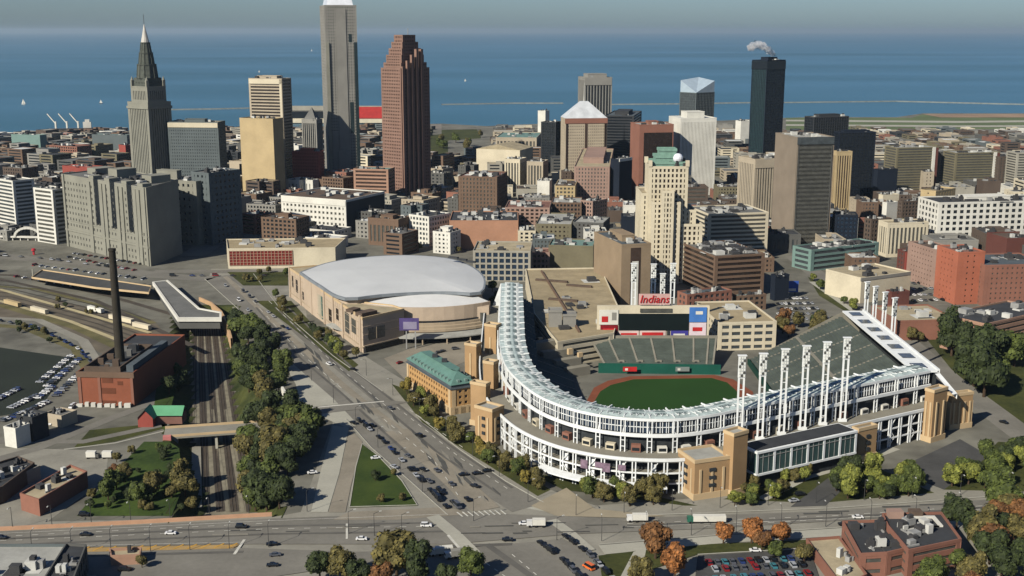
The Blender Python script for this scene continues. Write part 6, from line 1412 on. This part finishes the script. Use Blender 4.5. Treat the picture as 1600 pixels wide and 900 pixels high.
for i, (Y2, wa, stl, ro, Pq, hh, (gl_, cp_, un, pe), sz, X2) in enumerate(FL):
    if i < 285:
        bld('city_building', '%s %s building, %s roof, %s' % (sz, cname[wa], rname[ro], where(X2, Y2)), 0, 0, 0, 0, 0, 0, wa, stl, gl_, ro, fl=4.2, cp=cp_, P=Pq, h=hh, units=un, pent=pe, bf=.55, pf=.55)
    else:
        w = MW.setdefault(wa, MB()); g = MW.setdefault('g', MB()); r_ = MW.setdefault('r'+ro, MB()); Pq = ccw(Pq)
        facade(w, g, Pq, 0, hh, 4.2, 6, 'r' if stl != 'b' else 'b', .5, .55, .5); w.ring(off(Pq, .6), off(Pq, 0), hh-.3, hh+.9); r_.face([(p[0], p[1], hh+.02) for p in Pq])
        if i % 2: c = scaleP(Pq, .35); w.prism(c, hh, hh+3)
tot = MB(); mats_ = []
for k, q in MW.items():
    mats_.append(gm('dark') if k == 'g' else rm(k[1:]) if k[0] == 'r' and k[1:] in rname and k not in cname else wm(k)); o_ = len(tot.v); tot.v += q.v; tot.f += [[a+o_ for a in f] for f in q.f]; tot.m += [len(mats_)-1]*len(q.f)
if tot.v: o = tot.build('distant_buildings', mats_); o['kind'] = 'stuff'; o['label'] = 'distant low roofs massed between downtown and the lakefront'; o['category'] = 'buildings'
# ------------------------------------------------------------ trees
def region(px, n, r, kinds, label, group, seed, mind=.75, z=True, name='tree'):
    rg = random.Random(seed); pts = []; xs_ = [p[0] for p in px]; ys_ = [p[1] for p in px]; tries = 0
    while len(pts) < n and tries < 6000:
        tries += 1; a, b = rg.uniform(min(xs_), max(xs_)), rg.uniform(min(ys_), max(ys_))
        if not inside(a, b, px): continue
        p = GH(a, b) if z else G(a, b); rr = rg.uniform(*r)
        if any(hypot(p.x-q[0].x, p.y-q[0].y) < (rr+q[1])*mind for q in pts): continue
        pts.append((p, rr))
    for p, rr in pts:
        k = rg.choice(kinds); cn = dict(dark='dark-green', green='green', lime='yellow-green', olive='olive', orange='orange', rust='rusty', gold='golden')[k]
        tree(p.x, p.y, p.z-.1, rr, k, '%s tree %s' % (cn, label), group)
region([(368, 508), (405, 520), (440, 560), (455, 600), (440, 640), (385, 638), (372, 580)], 26, (4.6, 7.2), ['dark', 'green', 'dark', 'olive', 'green'], 'on the wooded bank right of the tracks, above the bridge', 'trees on the upper east bank', 1, .55)
region([(384, 672), (430, 655), (492, 660), (490, 690), (462, 740), (440, 800), (400, 806), (385, 760)], 34, (4.6, 7.6), ['dark', 'green', 'dark', 'olive', 'green', 'dark', 'green'], 'on the wooded bank right of the tracks, below the bridge', 'trees on the lower east bank', 2, .5)
region([(160, 790), (215, 725), (262, 692), (300, 685), (308, 730), (300, 800), (200, 812)], 9, (3.0, 5.2), ['dark', 'olive', 'green', 'olive', 'green'], 'on the bank left of the tracks', 'trees on the west bank', 3, .6)
region([(150, 800), (205, 745), (250, 700), (284, 705), (290, 800)], 26, (1.3, 2.4), ['dark', 'green', 'dark', 'olive'], 'low on the green slope left of the tracks', 'shrubs on the west slope', 26, .8)
region([(246, 565), (268, 552), (292, 585), (292, 622), (262, 618)], 8, (3, 4.6), ['dark', 'dark', 'green'], 'between the power house and the tracks', 'trees beside the power house', 4, .6)
region([(408, 458), (440, 468), (470, 500), (540, 545), (562, 562), (545, 570), (500, 535), (450, 505)], 16, (2.6, 4.0), ['olive', 'green', 'dark', 'olive', 'lime'], 'lining the boulevard before the arena', 'boulevard trees at the arena', 5, .62)
region([(612, 598), (640, 616), (700, 660), (745, 696), (800, 728), (860, 762), (845, 775), (790, 745), (700, 690), (640, 640)], 24, (2.6, 4.2), ['olive', 'lime', 'green', 'olive', 'gold'], 'lining the boulevard by the green-roofed office', 'boulevard trees by the office', 6, .6)
region([(905, 768), (940, 766), (1075, 778), (1078, 796), (1000, 796), (930, 784)], 10, (2.8, 4.2), ['lime', 'green', 'olive'], 'in front of the curved stand', 'trees before the curved stand', 7, .6)
region([(1135, 785), (1175, 760), (1250, 738), (1330, 712), (1336, 722), (1260, 752), (1215, 784), (1150, 795)], 16, (2.4, 3.6), ['lime', 'green', 'lime', 'olive'], 'along the walk below the glass pavilion', 'trees below the pavilion', 8, .6)
region([(1292, 758), (1340, 740), (1430, 742), (1455, 762), (1440, 780), (1300, 784)], 20, (3, 5), ['green', 'lime', 'green', 'dark'], 'in the grove left of the small car park', 'grove right of the driveway', 9, .55)
region([(1480, 745), (1548, 716), (1560, 700), (1600, 716), (1640, 730), (1640, 764), (1490, 770)], 18, (3.4, 5), ['green', 'dark', 'green', 'lime'], 'in the grove right of the small car park', 'grove at the right edge', 10, .55)
region([(1452, 545), (1500, 532), (1545, 555), (1640, 585), (1640, 690), (1575, 655), (1525, 612)], 16, (7, 11), ['dark', 'green', 'dark'], 'in the large clump right of the ballpark', 'big trees right of the ballpark', 11, .5)
for a, b, r_, k, lb in ((1024, 874, 6.8, 'rust', 'large rusty brown tree beside the bottom footpath'), (1054, 902, 5.4, 'orange', 'bright orange tree in front of the rusty one'), (1000, 915, 4.6, 'olive', 'olive tree at the bottom edge beside the footpath'), (1130, 850, 3.9, 'orange', 'orange tree, leftmost above the bottom car park'), (1174, 850, 4.8, 'orange', 'larger orange tree above the bottom car park'), (1190, 862, 3.4, 'rust', 'rusty tree touching the larger orange tree'), (1222, 852, 3.9, 'orange', 'orange tree nearest the brick terrace wing'), (1256, 880, 3.6, 'olive', 'olive tree left of the brick terrace wing'), (1212, 872, 2.8, 'green', 'small green tree between the orange trees'), (620, 900, 7.4, 'olive', 'big olive green tree at bottom centre'), (650, 912, 5.6, 'dark', 'dark tree beside the big olive green one'), (596, 925, 4.6, 'rust', 'small rusty tree left of the big olive green one'), (500, 908, 4.8, 'dark', 'dark tree at the bottom edge, leftmost'), (534, 910, 5.0, 'olive', 'olive tree second from left at the bottom edge'), (560, 920, 4.2, 'dark', 'dark tree left of the small rusty one'), (736, 905, 4.8, 'green', 'green tree beside the parked trucks at the bottom'), (700, 925, 4.6, 'dark', 'dark tree right of bottom centre'), (222, 888, 2.6, 'olive', 'small olive tree beside the peach shed')):
    p = G(a, b); tree(p.x, p.y, 0.3, r_, k, lb, 'foreground trees')
region([(1486, 812), (1520, 800), (1610, 800), (1650, 860), (1640, 940), (1510, 960), (1505, 880)], 18, (4.6, 6.6), ['green', 'dark', 'olive', 'rust', 'dark'], 'in the thicket at the bottom right corner', 'bottom right thicket', 12, .5)
region([(1440, 900), (1500, 880), (1500, 930), (1440, 930)], 3, (4, 5), ['green'], 'against the brick office front', 'trees at the brick office', 13, .6)
region([(1212, 508), (1308, 506), (1312, 528), (1214, 528)], 9, (4, 5), ['olive', 'olive', 'dark', 'rust'], 'in the plaza behind the light towers', 'plaza trees', 14, .6)
region([(1262, 432), (1290, 446), (1344, 486), (1334, 492), (1280, 462)], 6, (2.4, 3.4), ['olive', 'green', 'lime'], 'on the verge of the right-hand avenue', 'avenue trees', 15, .6)
region([(1406, 506), (1440, 524), (1446, 548), (1416, 530)], 4, (3, 4), ['dark', 'olive'], 'behind the slender light masts', 'trees behind the right stand', 16, .6)
region([(358, 426), (452, 424), (452, 440), (370, 446)], 6, (2.2, 3.2), ['olive', 'green'], 'in front of the red lattice garage', 'trees at the lattice garage', 17, .6, False)
region([(672, 206), (756, 206), (756, 240), (672, 244)], 7, (6, 9), ['green', 'olive', 'green'], 'in the lakeside park', 'lakeside park trees', 18, .6, False)
region([(600, 238), (660, 238), (660, 262), (600, 262)], 6, (5, 7), ['dark', 'green'], 'between the two tallest towers', 'trees between the towers', 19, .6, False)
region([(590, 735), (622, 745), (648, 786), (570, 788)], 4, (1.6, 2.2), ['dark', 'olive'], 'on the triangular lawn', 'lawn trees', 20, .9, False)
region([(205, 682), (225, 690), (180, 760), (140, 800), (130, 795)], 6, (1.8, 3), ['olive', 'dark', 'rust'], 'along the yard edge left of the bank', 'yard edge trees', 21, .6)
region([(700, 385), (770, 386), (735, 396), (600, 392)], 6, (2.5, 3.5), ['dark', 'olive'], 'behind the arena roof', 'trees behind the arena', 22, .6, False)
region([(770, 440), (792, 452), (786, 505), (766, 522)], 7, (3.5, 5), ['dark', 'green'], 'squeezed between arena and ballpark', 'trees between arena and ballpark', 23, .5, False)
region([(0, 500), (60, 512), (110, 540), (120, 556), (60, 530), (0, 516)], 6, (1.8, 2.8), ['olive', 'dark'], 'beside the dark western lot', 'shrubs by the western lot', 24, .8, False)
region([(60, 462), (150, 486), (225, 515), (215, 522), (60, 476)], 6, (1.6, 2.6), ['olive', 'dark'], 'in the rail yard', 'rail yard shrubs', 25, .8, False)
# grass on the cutting banks
gm_ = mat('bank_grass', (48, 60, 28), rough=.95, var=.35, scale=.06, fine=.8, rgb2=(78, 82, 42)); m = MB(); st_ = 4
for j in range(int(420/st_), int(950/st_)):
    for i in range(int(-330/st_), int(-60/st_)):
        x, y = i*st_, j*st_
        H4 = [hf(x, y), hf(x+st_, y), hf(x+st_, y+st_), hf(x, y+st_)]
        if (max(H4)-min(H4) > .3):
            m.face([(x, y, H4[0]+.25), (x+st_, y, H4[1]+.25), (x+st_, y+st_, H4[2]+.25), (x, y+st_, H4[3]+.25)])
struct('bank_turf', m, gm_)
# ------------------------------------------------------------ vehicles
rc_ = random.Random(5); CC = ['black', 'black', 'grey', 'silver', 'white', 'blue', 'black', 'grey', 'red']
def cars_on(px, n, label, group, cols=CC, jit=.35, z=.5, park=False, kinds=('car', 'car', 'suv', 'car', 'van')):
    l = [G(a, b) for a, b in px]; seg = [(b-a).length for a, b in zip(l, l[1:])]; T_ = sum(seg)
    for k in range(n):
        s = (k+.5+rc_.uniform(-jit, jit))/n*T_; i = 0
        while i < len(seg)-1 and s > seg[i]: s -= seg[i]; i += 1
        d = (l[i+1]-l[i]).normalized(); p = l[i]+d*s; co = rc_.choice(cols); kd = rc_.choice(kinds)
        car(p.x, p.y, z, atan2(d.y, d.x)+(pi/2 if park else 0), co, '%s %s %s' % (co, {'car': 'car', 'suv': 'car', 'van': 'van'}[kd], label), group, kd)
cars_on([(556, 655), (600, 692), (650, 745), (700, 797)], 14, 'queueing in the left lane of the boulevard', 'queue on the boulevard', ['black', 'black', 'grey', 'silver', 'blue', 'black'])
cars_on([(668, 752), (722, 800)], 5, 'queueing in the second lane of the boulevard', 'queue on the boulevard', ['black', 'black', 'grey'])
cars_on([(680, 735), (738, 790)], 3, 'queueing beside the boulevard median', 'queue on the boulevard', ['black', 'grey'])
cars_on([(640, 726), (652, 742), (690, 788)], 3, 'at the kerb of the triangular lawn', 'queue on the boulevard', ['black', 'white', 'silver'])
cars_on([(838, 846), (880, 878), (930, 930)], 9, 'leaving on the lower ramp, left lane', 'cars on the ramp', ['black', 'black', 'grey'])
cars_on([(880, 838), (920, 868), (975, 925)], 9, 'on the lower ramp, right lane', 'cars on the ramp', ['black', 'grey', 'black', 'silver'])
S = [(134, 838, 'black', 'dark car driving on the expressway bridge', 0, 'car'), (267, 836, 'white', 'white car driving on the expressway bridge', 0, 'car'), (377, 826, 'black', 'black car at the right end of the expressway bridge', 0, 'suv'), (2, 843, 'black', 'dark car cut by the left edge on the expressway', 0, 'car'), (666, 824, 'white', 'white car crossing below the triangular lawn', 0, 'suv'), (565, 845, 'white', 'white car at the stop line above the bottom trees', 0, 'car'), (425, 853, 'black', 'black car on the lower road, topmost of three', .2, 'car'), (430, 870, 'grey', 'grey car on the lower road, middle of three', .2, 'car'), (426, 886, 'black', 'black car on the lower road, lowest of three', .1, 'car'),
     (819, 821, 'white', 'white car following the white truck through the crossing', .1, 'car'), (514, 571, 'white', 'white car alone on the boulevard before the arena', 2.2, 'suv'), (442, 512, 'black', 'dark car on the boulevard at the upper arena corner', 2.2, 'car'), (552, 579, 'black', 'dark car at the boulevard kerb below the arena corner', 2.4, 'car'), (552, 663, 'black', 'dark car just past the bridge crossing', 2.3, 'car'), (581, 667, 'black', 'dark car beside the median past the bridge crossing', 2.3, 'car'), (655, 683, 'black', 'black car alone in the right carriageway', 2.3, 'suv'), (638, 715, 'grey', 'grey car beside the upper median', 2.3, 'car'), (661, 736, 'black', 'dark car beside the paved median', 2.3, 'car'), (724, 744, 'black', 'black car at the stop line, left of three', .3, 'car'), (745, 742, 'black', 'black car at the stop line, middle of three', .3, 'car'), (761, 738, 'black', 'black car at the stop line, right of three', .3, 'car'), (742, 762, 'black', 'dark car entering the crossing', 2.5, 'car'), (793, 846, 'black', 'black car in the middle of the crossing', 0, 'car'), (587, 718, 'white', 'white car on the edge of the triangular lawn', .3, 'car'), (616, 732, 'silver', 'silver car on the path beside the triangular lawn', 2.3, 'car'), (488, 741, 'white', 'white car in the shade of the wooded bank', .3, 'car'), (132, 807, 'black', 'dark car parked beside the western yard', 0, 'suv'), (195, 893, 'black', 'dark car parked by the peach shed', 0, 'suv'), (1340, 811, 'white', 'white car above the brick office', 0, 'car'), (1318, 822, 'black', 'dark car left of the brick office roof', 0, 'car'), (1568, 662, 'black', 'dark car on the right-hand avenue', 2.2, 'car'), (1500, 662, 'black', 'dark car beside the right corner towers', 2.2, 'car'), (1250, 775, 'black', 'black car at the driveway below the pavilion', .3, 'suv'), (1240, 785, 'silver', 'silver car at the driveway mouth', .3, 'car'), (1180, 863, 'white', 'white car at the top of the bottom car park', 0, 'car'), (920, 890, 'orange', 'orange van on the bottom ramp', 2.2, 'van'), (610, 640, 'grey', 'grey car at the bridge crossing', 2.2, 'car')]
for a, b, co, lb, rz, kd in S: p = G(a, b); car(p.x, p.y, .5, rz, co, lb, None, kd)
# parking lots
def lot(px, row_px, n, label, group, cols=CC):
    cars_on([px, row_px], n, label, group, cols, .12, .2, True, ('car', 'car', 'suv'))
for k, (a, b, n) in enumerate((((60, 600), (112, 556), 12), ((72, 606), (124, 562), 12), ((84, 622), (124, 585), 9), ((56, 625), (84, 604), 6), ((14, 640), (60, 618), 8), ((20, 655), (76, 628), 9), ((0, 660), (40, 645), 5), ((-10, 628), (30, 608), 7))):
    lot(a, b, n, 'in the %s row of the power house lot' % ['top', 'second', 'third', 'fourth', 'fifth', 'sixth', 'seventh', 'eighth'][k], 'cars in the lot by the power house', ['white', 'silver', 'grey', 'white', 'black', 'blue'])
for k, (a, b, n) in enumerate((((112, 396), (225, 414), 13), ((105, 402), (215, 424), 11), ((20, 432), (120, 448), 8))):
    lot(a, b, n, 'parked before the terminal block, %s row' % ['upper', 'middle', 'lower'][k], 'cars before the terminal block', ['white', 'silver', 'grey', 'red', 'black'])
for k, (a, b, n) in enumerate((((1100, 882), (1255, 874), 12), ((1110, 892), (1262, 884), 10), ((1096, 908), (1270, 898), 12))):
    lot(a, b, n, 'parked in the bottom car park, %s row' % ['upper', 'middle', 'lower'][k], 'cars in the bottom car park', ['black', 'grey', 'red', 'teal', 'silver', 'blue'])
for k in range(5):
    y = 468+k*8; lot((1212, y), (1262+k*9, y-1), 10, 'in the %s row of the scoreboard lot' % ['top', 'second', 'third', 'fourth', 'bottom'][k], 'cars in the lot behind the ballpark', ['silver', 'grey', 'white', 'black'])
for k in range(4):
    y = 444+k*9; lot((1424, y), (1484, y-2), 7, 'in the %s row beside the vivid orange block' % ['top', 'second', 'third', 'bottom'][k], 'cars left of the orange block', ['silver', 'grey', 'white', 'black'])
cars_on([(372, 450), (420, 490), (455, 520)], 6, 'on the upper boulevard', 'cars on the upper boulevard')
cars_on([(345, 440), (400, 500), (440, 545)], 5, 'on the upper boulevard, left carriageway', 'cars on the upper boulevard')
cars_on([(-20, 498), (60, 515), (120, 545), (150, 575)], 16, 'along the upper edge of the dark western lot', 'cars at the dark western lot', ['black', 'silver', 'grey', 'white', 'blue'])
cars_on([(160, 590), (110, 640), (60, 680)], 9, 'on the lane left of the power house', 'cars on the power house lane', ['white', 'silver', 'grey'])
cars_on([(-40, 398), (60, 404), (200, 422)], 12, 'on the wide street before the terminal', 'cars on the terminal street', ['white', 'silver', 'grey', 'black'])
cars_on([(260, 432), (420, 432)], 7, 'on the cross street above the station', 'cars on the cross street')
cars_on([(620, 570), (700, 548), (770, 540)], 8, 'on the plaza between arena and office', 'cars on the plaza')
def truck(a, b, L_, colb, colc, lb, rz=0, nm='box_truck', hh=3.4):
    c = G(a, b); t = thing(nm, lb, 'truck' if nm != 'bus' else 'bus', (c.x, c.y, .5), None, rz)
    def q(mb, n_, m_):
        me = mesh_of(mb, n_, m_); o = bpy.data.objects.new(n_, me); COL.objects.link(o); o.parent = t
    m = MB(); m.box(0, 0, .9, L_, 2.6, hh-.9); q(m, 'cargo_box', wm(colb)); m = MB(); m.box(-L_/2-1.3, 0, .6, 2.4, 2.4, 2.2); q(m, 'cab', mat('cab_'+colc, (50, 110, 90) if colc == 'green' else (215, 215, 210), rough=.4)); m = MB(); m.box(-L_/2-2.2, 0, 1.7, .7, 2.2, .8); q(m, 'windscreen', gm('black'))
    for x in (-L_/2-1.2, -L_/4, L_/3):
        for y in (-1.15, 1.15): m = MB(); m.box(x, y, 0, .9, .3, .9); q(m, 'wheel', MATS['tyre'])
truck(1108, 818, 14, 'white', 'green', 'white articulated lorry with green cab on the right-hand expressway'); truck(1000, 816, 6.5, 'white', 'white', 'white box truck left of the articulated lorry'); truck(842, 824, 5.5, 'white', 'white', 'white truck passing through the big crossing')
truck(694, 868, 7, 'white', 'white', 'parked white truck beside the bottom trees', .2); truck(716, 872, 6, 'grey', 'white', 'parked grey truck right of the white one', .3)
for k, (a, b) in enumerate(((1098, 896), (1178, 890))): pass
cars_on([(50, 428), (140, 440), (230, 452)], 16, 'on the open parking deck left of the station', 'cars on the parking deck', ['silver', 'grey', 'white', 'black', 'red'], .2, 7.7, True)
# ------------------------------------------------------------ street lamps and gantries
lpm = UNIT()[1]
m = MB(); m.cyl(0, 0, 0, .16, 10, 6, .09); lm1 = mesh_of(m, 'pole', lpm); m = MB(); m.bar((0, 0, 9.9), (2.4, 0, 10.5), .14); lm2 = mesh_of(m, 'arm', lpm); m = MB(); m.box(2.8, 0, 10.4, 1.1, .4, .25); lm3 = mesh_of(m, 'lamp_head', UNIT()[2])
def lamp(a, b, rz, label):
    c = G(a, b); t = thing('street_lamp', label, 'street lamp', (c.x, c.y, .3), 'street lamps', rz)
    for nm, me in (('pole', lm1), ('arm', lm2), ('lamp_head', lm3)): o = bpy.data.objects.new(nm, me); COL.objects.link(o); o.parent = t
for k in range(14): t = k/13; lamp(20+400*t, 828-22*t, -pi/2, 'grey street lamp on the expressway bridge parapet') if k % 2 == 0 else lamp(20+400*t, 870-14*t, pi/2, 'grey street lamp along the lower road at left')
for k in range(10): lamp(900+75*k, 806-k*4, -pi/2, 'grey street lamp on the pavement before the ballpark')
for k in range(9): lamp(940+70*k, 846-k*4.5, pi/2, 'grey street lamp on the near side of the right-hand expressway')
for k in range(9): t = k/8; lamp(448+ (780-448)*t, 500+(745-500)*t**1.05, 3.6, 'grey street lamp on the ballpark side of the boulevard')
for k in range(7): t = k/6; lamp(452+(660-452)*t, 560+(770-560)*t, .6, 'grey street lamp on the left side of the boulevard')
for a, b in ((480, 800), (545, 835), (585, 838), (628, 840), (825, 785), (740, 815), (870, 845)): lamp(a, b, .4, 'grey traffic mast at the big crossing')
# ------------------------------------------------------------ make every label point at one thing
ON = ['leftmost', 'second', 'third', 'fourth', 'fifth', 'sixth', 'seventh', 'eighth', 'ninth', 'tenth', 'eleventh', 'twelfth', 'thirteenth', 'fourteenth', 'fifteenth', 'sixteenth', 'seventeenth', 'eighteenth', 'nineteenth', 'twentieth']
by = {}
for o in LAB: by.setdefault(o['label'], []).append(o)
for lb, os_ in by.items():
    if len(os_) < 2: continue
    os_.sort(key=lambda o: PR(o.location.x, max(50, o.location.y), 0)[0])
    n = len(os_)
    for i, o in enumerate(os_):
        t = 'leftmost' if i == 0 else 'rightmost' if i == n-1 else ON[i]+' from left' if i < 20 else ON[min(19, n-1-i)]+' from right'
        if n == 2: t = ('left', 'right')[i]+' one'
        o['label'] = lb+', '+t
for o in LAB:
    for k in ('_h', '_p'):
        if k in o.keys(): del o[k]

# ------------------------------------------------------------ air
hz_ = bpy.data.materials.new('haze_air'); hz_.use_nodes = True; n = hz_.node_tree; n.nodes.remove(n.nodes['Principled BSDF'])
pv = n.nodes.new('ShaderNodeVolumePrincipled'); pv.inputs['Density'].default_value = 2.4e-5; pv.inputs['Color'].default_value = (.42, .54, .63, 1); pv.inputs['Anisotropy'].default_value = .2
n.links.new(pv.outputs[0], n.nodes['Material Output'].inputs['Volume'])
hb = MB(); hb.prism([(-100000, -3000), (100000, -3000), (100000, 115000), (-100000, 115000)], -12, 310, 0, True, True)
o = hb.build('haze', hz_); o['kind'] = 'stuff'; o['label'] = 'thin pale haze hanging over the city and the lake'
